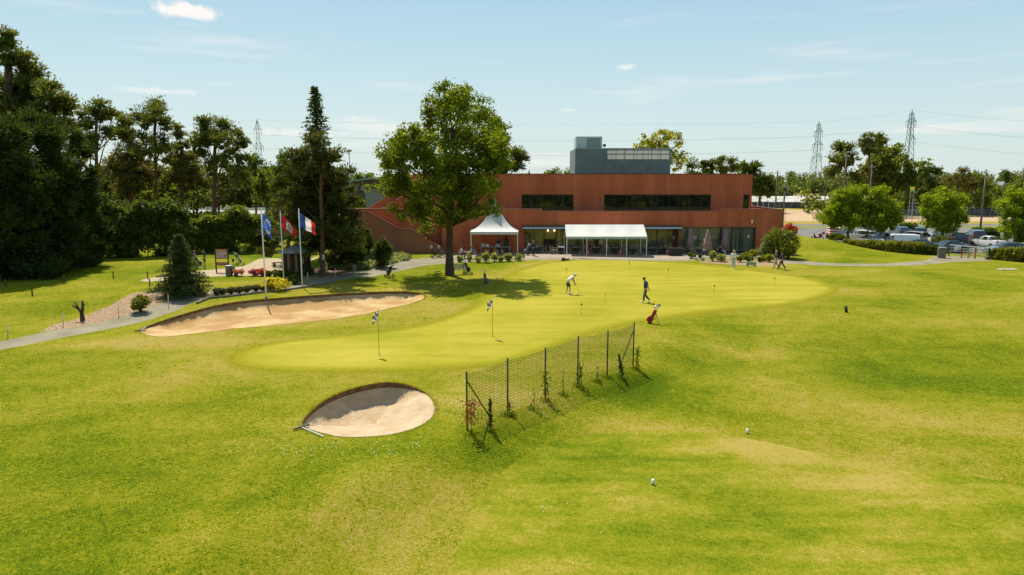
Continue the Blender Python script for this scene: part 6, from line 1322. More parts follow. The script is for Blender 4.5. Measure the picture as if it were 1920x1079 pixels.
    # long trestle table in the pagoda tent with boxes
    cx, cy, s = PAG; b = Vector((cx+.05, cy-.5, ht(cx, cy))); r = empty('trestle_table', b, 'long trestle counter table inside the pagoda tent', 'table'); q = MB(); q.box(-1.75, 1.75, -.4, .4, .72, .78); q.build('tabletop', M_STEEL, r)
    for x in (-1.6, 0, 1.6): q = MB(); q.bar((x, -.3, 0), (x, -.3, .72), .05, .05); q.bar((x, .3, 0), (x, .3, .72), .05, .05); q.build('leg', M_STEEL, r)
    boxm = mat('cardboard', (.35, .26, .15), (.45, .35, .22), 3, .9)
    for k, (dx, w, lab) in enumerate(((-.95, .55, 'cardboard crate under the left part of the trestle table'), (.1, .6, 'cardboard crate under the middle of the trestle table'), (.95, .6, 'cardboard crate under the right part of the trestle table'))):
        q = MB(); q.box(-w/2, w/2, -.25, .25, 0, .42); q.box(-w/2-.01, w/2+.01, -.26, .26, .421, .46); o = q.build('crate', boxm); o.location = b+Vector((dx, 0, .01)); tag(o, lab, 'crate', 'cardboard crates under the trestle table')
    for k, (dx, w, h, m, lab) in enumerate(((-1.4, .4, .35, M_STEEL, 'grey urn box at the left end of the trestle table'), (-.9, .35, .25, M_WHITE, 'white box on the trestle table left of centre'), (.3, .5, .28, M_STEEL, 'grey tray stack in the middle of the trestle table'), (1.2, .55, .38, M_WHITE, 'white cool box at the right end of the trestle table'))):
        q = MB(); q.box(-w/2, w/2, -.18, .18, 0, h*.8); q.box(-w/2-.015, w/2+.015, -.195, .195, h*.801, h); o = q.build('box', m); o.location = b+Vector((dx, 0, .782)); tag(o, lab, 'box')
    b = G(949, 77.5); q = MB(); q.box(-.3, .3, -.25, .25, .1, 1.5); q.box(-.33, .33, -.28, .28, 1.5, 1.56); q.lathe([(.1, 1.56), (.1, 2.0), (.03, 2.1)], 10); o = q.build('barbecue', M_BLACK); o.location = b; tag(o, 'tall black grill standing behind the tent counter', 'grill')
    # picnic table with the two seated men
    b = P(875, 485.5); r = empty('picnic_table', b, 'small dark table between the two seated men', 'table'); q = MB(); q.box(-.55, .55, -.4, .4, .7, .75); q.build('tabletop', M_WOODT, r)
    for x in (-.5, .5): 
        for y in (-.33, .33): q = MB(); q.bar((x, y, 0), (x, y, .7), .05, .05); q.build('leg', M_BLACK, r)
    q = MB(); q.lathe([(.035, 0), (.035, .16), (.012, .2), (.012, .26)], 8); o = q.build('bottle', mat('bottle_amber', (.25, .10, .02), (.3, .14, .03), 3, .2)); o.location = b+Vector((.05, .1, .752)); tag(o, 'amber bottle on the table of the two seated men', 'bottle')
    dup(C0, P(864.5, 485.5), PI/2, 'rattan chair carrying the seated man in white'); dup(C0, P(887, 485), -PI/2, 'rattan chair carrying the seated man in blue')
    # pale gate
    y0, y1 = G(1779, 74.5), G(1853, 71); r = empty('barred_gate', y0, 'long white barred gate with red tape between the hedges', 'gate'); d = y1-y0
    for z in (.35, .65, .95, 1.25): q = MB(); q.bar((0, 0, z), d+Vector((0, 0, z)), .10, .10); q.build('rail', M_WHITE if z > 1 else mat('gate_wood', (.42, .40, .34), (.52, .5, .44), 3, .7), r)
    for u in (0, .33, .5, .67, 1): q = MB(); q.bar(d*u, d*u+Vector((0, 0, 1.3)), .09, .09); q.build('post', M_BLACK if u != .5 else M_STEEL, r)
    for u in (.35, .56, .68):
        q = MB(); q.bar(d*u+Vector((-.15, -.08, .1)), d*u+Vector((.05, -.08, 1.0)), .07, .02); q.build('red_tape', mat('tape_red', (.62, .06, .04), (.7, .08, .05)), r)
    q = MB(); v = d*.2; q.box(v.x-.35, v.x+.35, v.y-.09, v.y-.07, .78, 1.18); q.build('notice', M_WHITE, r)
    # flat green hitting marker near the white dressed man
    b = P(1408, 500); q = MB(); q.prismY([(-.48, .42), (-.48, .12), (-.38, 0), (-.30, 0), (-.22, .14), (.22, .14), (.30, 0), (.38, 0), (.48, .12), (.48, .42), (.40, .46), (-.40, .46)], -.05, .05); o = q.build('tee_sign', mat('pale_green_board', (.22, .32, .20), (.28, .38, .26), 3, .6)); o.location = b; tag(o, 'low pale green board standing on the grass near the right shrubs', 'marker')
    # wooden post pair and nest box on pine
    b = P(663, 513); q = MB(); q.box(-.06, .06, -.06, .06, -.1, .8); q.box(-.07, .07, -.07, .07, .8, .84); o = q.build('bollard', M_WOODT); o.location = b; tag(o, 'short dark wooden bollard at the path bend', 'bollard')
    b = P(611, 519); q = MB(); q.box(-.11, .11, -.05, .05, 0, .42); q.box(-.13, .13, -.07, .07, .42, .45); o = q.build('notice_plate', mat('pale_plate', (.35, .38, .34), (.42, .45, .4))); o.location = (b.x-.02, b.y-.42, 1.5); tag(o, 'pale plate fixed to the pine trunk behind the flags', 'plate')
    # stone log pair beside hut
    b = P(524, 501); r = empty('log_bench', b, 'low weathered log bench left of the garden hut', 'bench'); q = MB(); q.bar((-.7, 0, .42), (.6, .1, .42), .4, .08); q.build('seat', M_WOODT, r)
    for x in (-.5, .4): q = MB(); q.bar((x, .03, 0), (x, .03, .4), .2, .3); q.build('leg', M_WOODT, r)
    # drain plate on the far right lawn
    q = MB(); q.box(-.9, .9, -.35, .35, 0, .05); q.box(-.75, .75, -.25, .25, .051, .07); o = q.build('concrete_plate', mat('concrete', (.42, .36, .28), (.5, .44, .36), 3, .9)); o.location = P(1889, 506); tag(o, 'flat pale concrete plate in the lawn at the right edge', 'slab')
furniture()

# ================================================================ GOLF BAGS AND TROLLEYS
def golf_bag(loc, rz, tilt, col1, col2, label, stand=False, h=.86, cat='golf bag', clubs=8, heads=True, base=0.0):
    """bag leaning back by `tilt`, towards local -x"""
    r = empty('golf_bag', loc, label, cat, 'golf bags', rz); ax = Vector((-math.sin(tilt), 0, math.cos(tilt))); o0 = Vector((0, 0, base))
    m1 = mat('bag_'+'%02d%02d%02d' % tuple(int(c*99) for c in col1), col1, tuple(min(1, c*1.3+.01) for c in col1), 5, .6); m2 = mat('bag_'+'%02d%02d%02d' % tuple(int(c*99) for c in col2), col2, tuple(min(1, c*1.3+.01) for c in col2), 5, .6)
    q = MB(); q.tube([o0+ax*t*h for t in (0, .03, .25, .5, .75, .97, 1)], [.10, .13, .135, .125, .12, .13, .125], 12, sq=.85); q.build('body', m1, r)
    sd = Vector((math.cos(tilt), 0, math.sin(tilt)))
    q = MB(); q.tube([o0+ax*h*.10-sd*-.11, o0+ax*h*.16-sd*-.16, o0+ax*h*.42-sd*-.16, o0+ax*h*.50-sd*-.10], [.04, .085, .08, .03], 8); q.build('pocket', m2, r)
    q = MB(); q.tube([o0+ax*h*.1+Vector((0, -.10, 0)), o0+ax*h*.2+Vector((0, -.15, 0)), o0+ax*h*.75+Vector((0, -.14, 0)), o0+ax*h*.85+Vector((0, -.09, 0))], [.03, .06, .05, .02], 8); q.build('side_pocket', m2, r)
    q = MB(); q.tube([o0+ax*h*.3+sd*-.12, o0+ax*h*.5+sd*-.22, o0+ax*h*.8+sd*-.13], .018, 6); q.build('strap', M_BLACK, r)
    mc = mat('club_metal', (.45, .46, .48), (.6, .6, .62), 3, .25, .8)
    for k in range(clubs):
        a = 2*PI*k/clubs; e = o0+ax*h*.9+Vector((math.cos(a)*.07, math.sin(a)*.07, 0)); t = e+ax*(.28+.16*((k*5) % 4)/3)+Vector((math.cos(a)*.06, math.sin(a)*.06, 0)); q = MB(); q.tube([e, t], .008, 5)
        if k % 3 == 0 and heads: q.cur = 1; q.ball(t, .055, 8, sx=1.2)
        else: q.ball(t+Vector((.02, 0, 0)), .028, 6, sx=1.6, sz=1.2)
        q.build('club', [mc, M_BLACK if k else mat('head_cover', (.5, .5, .5), (.6, .6, .6))], r)
    if stand:
        for s in (-1, 1): q = MB(); q.tube([o0+ax*h*.85+sd*-.10, Vector((-.55, s*.22, 0))], .01, 5); q.build('stand_leg', M_STEEL, r)
    return r
def trolley(loc, rz, label, tilt=R(28)):
    r = empty('golf_trolley', loc, label, 'golf trolley', 'golf trolleys', rz); q = MB(); ax = Vector((-math.sin(tilt), 0, math.cos(tilt)))
    q.tube([(.28, 0, .10), (.05, 0, .16), Vector((-.02, 0, .16))+ax*.95, Vector((-.02, 0, .16))+ax*1.05+Vector((-.12, 0, .02))], .018, 7); q.tube([(-.32, -.26, .15), (-.05, 0, .30), (-.32, .26, .15)], .016, 6); q.tube([(-.32, -.26, .15), (-.32, .26, .15)], .012, 6)
    q.build('frame', M_STEEL, r); q = MB(); e = Vector((-.02, 0, .16))+ax*1.05+Vector((-.12, 0, .02)); q.tube([e+Vector((0, -.14, 0)), e+Vector((0, .14, 0))], .022, 7); q.build('handle', M_BLACK, r)
    for x, y, rr in ((-.32, -.30, .14), (-.32, .30, .14), (.30, 0, .12)):
        q = MB()
        n = 16
        for k in range(n):
            a, b = 2*PI*k/n, 2*PI*(k+1)/n; q.bar((x+rr*math.cos(a), y, rr+.005+rr*math.sin(a)), (x+rr*math.cos(b), y, rr+.005+rr*math.sin(b)), .05, .03)
        for k in range(6): a = PI*k/3; q.bar((x, y, rr), (x+rr*math.cos(a), y, rr+rr*math.sin(a)), .02, .015)
        q.build('wheel', M_BLACK, r)
    return r
def rig(p, rz, lab, c1, c2, tilt=R(28), **k):
    trolley(p, rz, 'trolley under the '+lab, tilt); o = Vector((.04, 0, .0)); o.rotate(Matrix.Rotation(rz, 3, 'Z')); golf_bag(p+o, rz, tilt, c1, c2, lab, base=.24, **k)
BK = (.015, .016, .018); GY = (.10, .11, .12)
rig(P(728, 521), R(150), 'black bag on the path edge between the fir and the big tree', BK, GY)
rig(P(816, 484), R(20), 'black bag left of the big tree trunk', BK, BK)
rig(P(830, 483), R(20), 'blue grey bag touching the big tree trunk', (.06, .08, .16), GY)
rig(P(879, 515), R(-30), 'black bag right of the bench', BK, BK)
rig(P(451, 498), R(10), 'grey bag with pale pockets right of the sign board', BK, (.35, .36, .38))
rig(P(376, 503), R(20), 'black bag beside the man in dark shorts', BK, GY)
rig(P(1312, 489), R(160), 'black green bag between the right terrace shrubs', (.02, .03, .025), BK)
rig(P(985, 479), R(-170), 'pale grey bag held by the curly haired woman', (.12, .13, .14), (.30, .32, .34))
golf_bag(P(911, 533), R(20), R(6), (.045, .055, .075), GY, 'slim blue grey bag standing alone on the shaded grass', clubs=6, heads=False)
golf_bag(P(1217, 607), R(180), R(24), (.24, .006, .008), (.30, .010, .012), 'red golf bag standing on its legs behind the fence end', stand=True, clubs=9)
golf_bag(G(1360, 77.3), R(0), R(38), BK, (.5, .5, .5), 'black white bag leaning on the glass by the entrance', stand=True, clubs=6)
golf_bag(G(1433, 74.9), R(10), R(48), BK, BK, 'dark bag leaning low at the big rounded bush', stand=True, clubs=6)
golf_bag(P(1052, 490)+Vector((0, 0, .13)), R(180), R(86), (.03, .06, .05), (.32, .03, .03), 'green black bag lying flat on the grass before the marquee', clubs=6)

# ================================================================ PEOPLE
SKIN = mat('skin', (.46, .26, .17), (.52, .30, .20), 6, .55)
def skin_mesh(name, verts, edges, radii, m, parent, levels=1, root=0):
    me = bpy.data.meshes.new(name); me.from_pydata([tuple(v) for v in verts], edges, []); bm = bmesh.new(); bm.from_mesh(me); ly = bm.verts.layers.skin.verify(); bm.verts.ensure_lookup_table()
    for i, v in enumerate(bm.verts):
        r = radii[i]; v[ly].radius = (r, r) if not isinstance(r, tuple) else r; v[ly].use_root = (i == root)
    bm.to_mesh(me); bm.free(); o = bpy.data.objects.new(name, me); COL.objects.link(o); md = o.modifiers.new('skin', 'SKIN'); md.use_smooth_shade = True; s = o.modifiers.new('sub', 'SUBSURF'); s.levels = levels; s.render_levels = levels
    dg = bpy.context.evaluated_depsgraph_get(); nm = bpy.data.meshes.new_from_object(o.evaluated_get(dg)); bpy.data.objects.remove(o)
    nm.materials.clear(); nm.materials.append(m)
    nm.polygons.foreach_set('use_smooth', [True]*len(nm.polygons)); n = link(bpy.data.objects.new(name, nm), parent); return n
def person(loc, rz, label, J, top, legs, shoes, hair=(.05, .03, .02), shorts=False, sleeves='short', cap=None, long_hair=False, grp=None, sc=1.0):
    """J: joints in local space, +y is the way the figure faces"""
    r = empty('person', loc, label, 'person', grp, rz); r.scale = (sc, sc, sc); D = dict(
        pelvis=(0, 0, .95), waist=(0, .0, 1.10), chest=(0, .0, 1.33), neck=(0, .0, 1.49), head=(0, .03, 1.63),
        lsh=(-.18, 0, 1.42), rsh=(.18, 0, 1.42), lel=(-.24, -.03, 1.14), rel=(.24, -.03, 1.14), lh=(-.25, .06, .90), rh=(.25, .06, .90),
        lhip=(-.09, 0, .90), rhip=(.09, 0, .90), lk=(-.10, .02, .49), rk=(.10, .02, .49), la=(-.10, -.03, .09), ra=(.10, -.03, .09), lt=(-.12, .14, .035), rt=(.12, .14, .035)); D.update(J)
    D = {k: Vector(v) for k, v in D.items()}
    hd = (D['head']-D['neck']).normalized(); face = Vector(J.get('face', (0, 1, 0))).normalized(); side = face.cross(Vector((0, 0, 1))).normalized()
    V = []; E = []; Rr = []; idx = {}
    def add(n, p, rad, par=None):
        idx[n] = len(V); V.append(Vector(p)); Rr.append(rad)
        if par is not None: E.append((idx[par], idx[n]))
    add('pelvis', D['pelvis'], .125); add('waist', D['waist'], .115, 'pelvis'); add('chest', D['chest'], .135, 'waist'); add('neck', D['neck'], .055, 'chest'); add('jaw', D['neck'].lerp(D['head'], .55)+face*.02, .062, 'neck'); add('head', D['head'], .085, 'jaw'); add('crown', D['head']+hd*.075, .07, 'head')
    add('nose', D['head']+face*.095-Vector((0, 0, .012)), .013, 'head')
    for s, sg in (('l', -1), ('r', 1)):
        add(s+'sh', D[s+'sh'], .058, 'chest'); add(s+'el', D[s+'el'], .040, s+'sh'); add(s+'wr', D[s+'el'].lerp(D[s+'h'], .92), .026, s+'el')
        hdirn = (D[s+'h']-D[s+'el']).normalized(); add(s+'pm', D[s+'h']+hdirn*.055, .032, s+'wr')
        lat = hdirn.cross(side*sg); lat = lat.normalized() if lat.length > .1 else face
        for k in range(4):
            f = (-.030+.020*k); ln = (.060, .072, .068, .052)[k]; add('%sf%da' % (s, k), D[s+'h']+hdirn*.095+lat*f, .0095, s+'pm'); add('%sf%db' % (s, k), D[s+'h']+hdirn*(.095+ln*.6)+lat*f-side*sg*.012, .0085, '%sf%da' % (s, k)); add('%sf%dc' % (s, k), D[s+'h']+hdirn*(.095+ln*.9)+lat*f-side*sg*.032, .007, '%sf%db' % (s, k))
        add(s+'tha', D[s+'h']+hdirn*.05+lat*.045, .010, s+'pm'); add(s+'thb', D[s+'h']+hdirn*.085+lat*.058, .008, s+'tha')
        add(s+'hip', D[s+'hip'], .085, 'pelvis'); add(s+'k', D[s+'k'], .055, s+'hip'); add(s+'cf', D[s+'k'].lerp(D[s+'a'], .3), .055, s+'k'); add(s+'a', D[s+'a'], .036, s+'cf'); add(s+'t', D[s+'t'], .034, s+'a')
    skin_mesh('body', V, E, Rr, SKIN, r)
    sk = lambda n, ps, es, rs, m: skin_mesh(n, ps, es, rs, m, r)
    cm = lambda p, c: mat(p+'_%02d%02d%02d' % tuple(int(x*99) for x in c), c, tuple(min(1, x*1.2+.01) for x in c), 8, .85, bump=.2, bscale=12)
    mt = cm('shirt', top); L = D
    ps = [L['pelvis']+Vector((0, 0, .02)), L['waist'], L['chest'], L['neck']-hd*.04]; es = [(0, 1), (1, 2), (2, 3)]; rs = [.160, .155, .170, .08]
    for s in 'lr':
        n = len(ps); e = L[s+'sh'].lerp(L[s+'el'], .62 if sleeves == 'short' else 1.0); ps += [L[s+'sh'], e]; es += [(2, n), (n, n+1)]; rs += [.084, .068]
        if sleeves == 'long': ps.append(L[s+'el'].lerp(L[s+'h'], .9)); es.append((n+1, n+2)); rs.append(.042)
    sk('shirt', ps, es, rs, mt)
    ps = [L['pelvis']+Vector((0, 0, .06)), L['pelvis']-Vector((0, 0, .02))]; es = [(0, 1)]; rs = [.155, .152]
    for s in 'lr':
        n = len(ps); 
        if shorts: ps += [L[s+'hip'], L[s+'hip'].lerp(L[s+'k'], .85)]; es += [(1, n), (n, n+1)]; rs += [.116, .102]
        else: ps += [L[s+'hip'], L[s+'k'], L[s+'a']+Vector((0, 0, .03))]; es += [(1, n), (n, n+1), (n+1, n+2)]; rs += [.114, .084, .064]
    sk('shorts' if shorts else 'trousers', ps, es, rs, cm('legs', legs))
    for s in 'lr': 
        a, t = L[s+'a'], L[s+'t']; d = (t-a); d.z = 0; d = d.normalized() if d.length > .01 else Vector((0, 1, 0)); sk('shoe', [a-Vector((0, 0, .03)), a.lerp(t, .6)+Vector((0, 0, .0)), t+d*.05], [(0, 1), (1, 2)], [.048, .046, .036], cm('shoe', shoes))
    q = MB(); q.smooth = True; hc = D['head']+hd*.035-face*.018; q.ball(hc, .112, 12, sz=.95)
    if long_hair: q.ball(hc-hd*.06-face*.05, .12, 10); q.ball(hc-hd*.13-face*.05, .10, 10); q.ball(hc+side*.06-hd*.05, .08, 8); q.ball(hc-side*.06-hd*.05, .08, 8)
    q.build('hair', mat('hair_%02d%02d%02d' % tuple(int(x*99) for x in hair), hair, tuple(x*1.6 for x in hair), 20, .8, bump=.6), r)
    q = MB(); 
    for sg in (-1, 1): q.ball(D['head']+face*.084+side*.032*sg+Vector((0, 0, .012)), .010, 6)
    q.build('eye', M_BLACK, r); q = MB()
    for sg in (-1, 1): q.ball(D['head']+side*.090*sg, .026, 6, sx=.6)
    q.build('ear', SKIN, r); q = MB(); mm = D['head']+face*.083-Vector((0, 0, .048)); q.bar(mm-side*.022, mm+side*.022, .012, .008); q.build('mouth', mat('lips', (.30, .10, .08), (.34, .12, .1)), r)
    if cap is not None:
        q = MB(); q.smooth = True; q.ball(hc+hd*.02, .122, 12, sz=.78); c_ = hc+face*.13+hd*.015; q.add([c_+side*.09-face*.05, c_+side*.06+face*.06, c_-side*.06+face*.06, c_-side*.09-face*.05, c_+side*.09-face*.05+hd*.012, c_+side*.06+face*.06+hd*.008, c_-side*.06+face*.06+hd*.008, c_-side*.09-face*.05+hd*.012], [(0, 1, 2, 3), (4, 7, 6, 5), (0, 4, 5, 1), (1, 5, 6, 2), (2, 6, 7, 3), (3, 7, 4, 0)]); q.build('cap', cm('cap', cap), r)
    return r, D
def club_obj(loc, rz, a, b, label, head=Vector((.0, .07, 0)), sc=1.0):
    r = empty('putter', loc, label, 'golf club', 'putters in use', rz); r.scale = (sc,)*3; a = Vector(a); b = Vector(b); q = MB(); q.tube([a, b], .009, 6); q.build('shaft', mat('club_shaft', (.4, .4, .4), (.5, .5, .5), 3, .3, .7), r)
    q = MB(); q.tube([a, a.lerp(b, .25)], .015, 6); q.build('grip', M_BLACK, r); q = MB(); q.bar(b-head*.6, b+head, .035, .03); q.build('head', M_STEEL, r)
# the putting man, facing right
p = P(1067, 552); rz = -PI/2
J = dict(pelvis=(0, -.10, .90), waist=(0, -.02, 1.05), chest=(0, .17, 1.22), neck=(0, .31, 1.33), head=(0, .42, 1.40), face=(0, .75, -.55), lsh=(-.17, .25, 1.25), rsh=(.17, .25, 1.25), lel=(-.16, .33, 1.0), rel=(.16, .33, 1.0), lh=(-.03, .42, .80), rh=(.03, .42, .76),
         lhip=(-.10, -.10, .86), rhip=(.10, -.10, .86), lk=(-.20, -.06, .48), rk=(.18, .02, .48), la=(-.24, -.14, .09), ra=(.22, -.04, .09), lt=(-.26, .05, .035), rt=(.24, .14, .035))
person(p, rz+R(12), 'man in white shirt, white cap and dark shorts bending over his putter', J, (.70, .70, .68), (.06, .055, .045), (.7, .7, .68), hair=(.3, .28, .25), shorts=True, cap=(.62, .62, .62))
club_obj(p, rz+R(12), (0, .42, .84), (.02, .78, .03), 'putter held by the bending man in white shirt')
p = P(1210, 567.5); rz = PI/2+R(10)
J = dict(pelvis=(0, 0, .93), waist=(0, .02, 1.09), chest=(0, .02, 1.33), neck=(0, .06, 1.49), head=(0, .13, 1.62), face=(0, .85, -.4), lsh=(-.18, .02, 1.42), rsh=(.18, 0, 1.42), lel=(-.22, -.10, 1.15), rel=(.24, -.20, 1.17), lh=(-.20, .08, .92), rh=(.26, -.32, .90),
         lhip=(-.09, 0, .89), rhip=(.09, 0, .89), lk=(-.09, .14, .50), rk=(.08, .0, .50), la=(-.08, .17, .09), ra=(.07, -.32, .13), lt=(-.09, .35, .05), rt=(.08, -.15, .035))
person(p, rz, 'man in dark blue polo and dark trousers walking left across the green', J, (.012, .05, .14), (.03, .04, .045), (.72, .72, .72), hair=(.06, .035, .02))
club_obj(p, rz, (-.20, .05, .95), (-.24, .30, .10), 'putter hanging from the hand of the walking man in blue')
p = P(1374.5, 504.5)
person(p, PI+R(5), 'man in white shirt and pale trousers facing the green at its far edge', dict(lh=(-.26, .05, .92), rh=(.27, .08, .92), lel=(-.27, -.02, 1.15), rel=(.27, 0, 1.15), face=(0, .8, -.4), head=(0, .06, 1.62), la=(-.14, -.03, .09), lt=(-.17, .14, .035), ra=(.15, .0, .09), rt=(.2, .15, .035)), (.62, .62, .62), (.34, .42, .46), (.72, .72, .72), cap=(.40, .30, .20))
walk = dict(pelvis=(0, 0, .93), lel=(-.23, .10, 1.16), lh=(-.22, .30, 1.02), rel=(.23, -.16, 1.16), rh=(.23, -.20, .92), lhip=(-.09, 0, .89), rhip=(.09, 0, .89), lk=(-.09, .16, .50), la=(-.09, .20, .09), lt=(-.09, .38, .05), rk=(.09, -.06, .50), ra=(.09, -.36, .14), rt=(.09, -.22, .035))
person(P(1454.5, 503), PI/2+R(10), 'walker in dark top and tan trousers at the right end of the green', walk, (.03, .04, .06), (.36, .24, .12), (.10, .07, .05), hair=(.35, .24, .12), sleeves='long', sc=.97)
person(P(1465, 506), PI/2+R(-30), 'walker all in dark clothes just right of the one in tan trousers', walk, (.05, .045, .05), (.04, .035, .04), (.05, .04, .04), hair=(.03, .02, .015), sleeves='long')
person(P(384.5, 503), PI/2+R(20), 'man in blue shirt and dark shorts standing left of the sign board', dict(lh=(-.20, .14, .95), la=(-.16, .0, .09), lt=(-.2, .17, .035)), (.03, .06, .16), (.035, .04, .05), (.55, .55, .55), shorts=True)
person(P(366, 503), R(-60), 'golfer in red cap mostly hidden behind the small spruce', {}, (.25, .22, .2), (.06, .05, .05), (.3, .3, .3), cap=(.4, .05, .04), sc=.95)
sit = dict(pelvis=(0, 0, .52), waist=(0, .0, .68), chest=(0, .05, .92), neck=(0, .10, 1.08), head=(0, .14, 1.22), lsh=(-.18, .06, 1.0), rsh=(.18, .06, 1.0), lel=(-.22, .20, .76), rel=(.22, .20, .76), lh=(-.14, .42, .78), rh=(.14, .42, .78), lhip=(-.10, .03, .50), rhip=(.10, .03, .50), lk=(-.12, .43, .50), rk=(.12, .43, .50), la=(-.12, .40, .09), ra=(.12, .34, .09), lt=(-.12, .57, .035), rt=(.12, .51, .035))
person(P(864.5, 485.5), -PI/2, 'man in white shirt seated left at the small dark table', sit, (.68, .68, .68), (.12, .14, .17), (.2, .2, .2), hair=(.08, .05, .03))
person(P(887, 485), PI/2, 'man in blue shirt seated right at the small dark table', sit, (.06, .20, .50), (.05, .05, .06), (.1, .1, .1), hair=(.12, .09, .07))
person(P(1000, 480), PI+R(40), 'curly haired woman in dark clothes beside her grey golf trolley', dict(lh=(-.2, .25, 1.0), rh=(.2, .25, 1.0)), (.03, .03, .04), (.02, .025, .035), (.05, .05, .05), hair=(.25, .11, .05), long_hair=True, sleeves='long', sc=.95)
b = G(1106, 77.3); person(b, -PI/2, 'guest in dark red seated in the shade of the marquee', sit, (.14, .03, .03), (.05, .05, .06), (.1, .1, .1))
b = G(1126, 78.2); person(b, PI*.9, 'guest in pale top and long trousers standing in the shade of the marquee', {}, (.40, .38, .34), (.05, .06, .08), (.1, .1, .1))
b = G(1139, 77.4); person(b, PI/2, 'guest in grey seated near the middle marquee post', sit, (.32, .30, .27), (.16, .15, .13), (.1, .1, .1))
b = Vector((PAG[0]+.4, PAG[1]+.4, 0)); person(b, PI, 'barman in dark shirt behind the counter in the pagoda tent', dict(lh=(-.2, .3, 1.0), rh=(.2, .3, 1.0)), (.04, .04, .05), (.03, .03, .03), (.05, .05, .05))

# ================================================================ VEHICLES
RUB = mat('tyre_rubber', (.02, .02, .02), (.03, .03, .03), 6, .9); RIM = mat('rim_alloy', (.35, .35, .36), (.45, .45, .46), 4, .35, .7)
TL = mat('tail_light', (.45, .01, .01), (.5, .02, .02), 3, .2); HL = mat('head_light', (.6, .62, .65), (.7, .72, .75), 3, .1)
def paint(name, c, metal=.3):
    m = mat(name, c, tuple(min(1, x*1.05) for x in c), 2, .22, metal, spec=.6); m.node_tree.nodes['Principled BSDF'].inputs['Coat Weight'].default_value = .7; return m
SHAPES = {  # x, z_low, belt, roof, half width, roof half width ; flags: top glass from this station to the next
 'hatch': (4.0, 1.75, [(2.0,.35,.55,.56,.70,.6),(1.93,.22,.70,.72,.80,.68),(1.0,.20,.93,.97,.86,.72),(.30,.20,.95,1.38,.88,.60),(-.1,.20,.96,1.46,.88,.60),(-.95,.20,.98,1.45,.88,.60),(-1.45,.20,1.0,1.38,.87,.58),(-1.85,.22,.98,1.02,.84,.66),(-2.0,.35,.70,.72,.78,.66)], (2, 6)),
 'suv': (4.5, 1.85, [(2.22,.40,.70,.72,.74,.6),(2.15,.28,.90,.92,.86,.7),(1.15,.26,1.06,1.10,.91,.76),(.45,.26,1.08,1.55,.92,.64),(0,.26,1.08,1.66,.92,.66),(-1.2,.26,1.10,1.65,.92,.66),(-1.85,.26,1.12,1.57,.91,.62),(-2.12,.28,1.08,1.12,.88,.70),(-2.25,.40,.80,.82,.82,.7)], (2, 6)),
 'saloon': (4.6, 1.8, [(2.3,.35,.55,.56,.70,.6),(2.2,.22,.72,.74,.82,.68),(1.2,.20,.90,.93,.87,.72),(.45,.20,.92,1.34,.88,.58),(.1,.20,.93,1.42,.88,.60),(-.8,.20,.95,1.40,.88,.58),(-1.5,.20,.98,1.02,.86,.66),(-2.1,.22,.96,.98,.84,.70),(-2.3,.35,.70,.72,.76,.66)], (2, 5)),
 'van': (4.6, 1.9, [(2.3,.40,.70,.72,.74,.6),(2.2,.28,.92,.94,.86,.7),(1.5,.26,1.10,1.14,.91,.76),(.80,.26,1.12,1.72,.92,.74),(.5,.26,1.12,1.84,.93,.78),(-.3,.26,1.14,1.86,.93,.80),(-1.8,.26,1.14,1.85,.93,.80),(-2.22,.26,1.14,1.80,.92,.80),(-2.3,.35,1.10,1.14,.90,.8)], (2, None)),
}
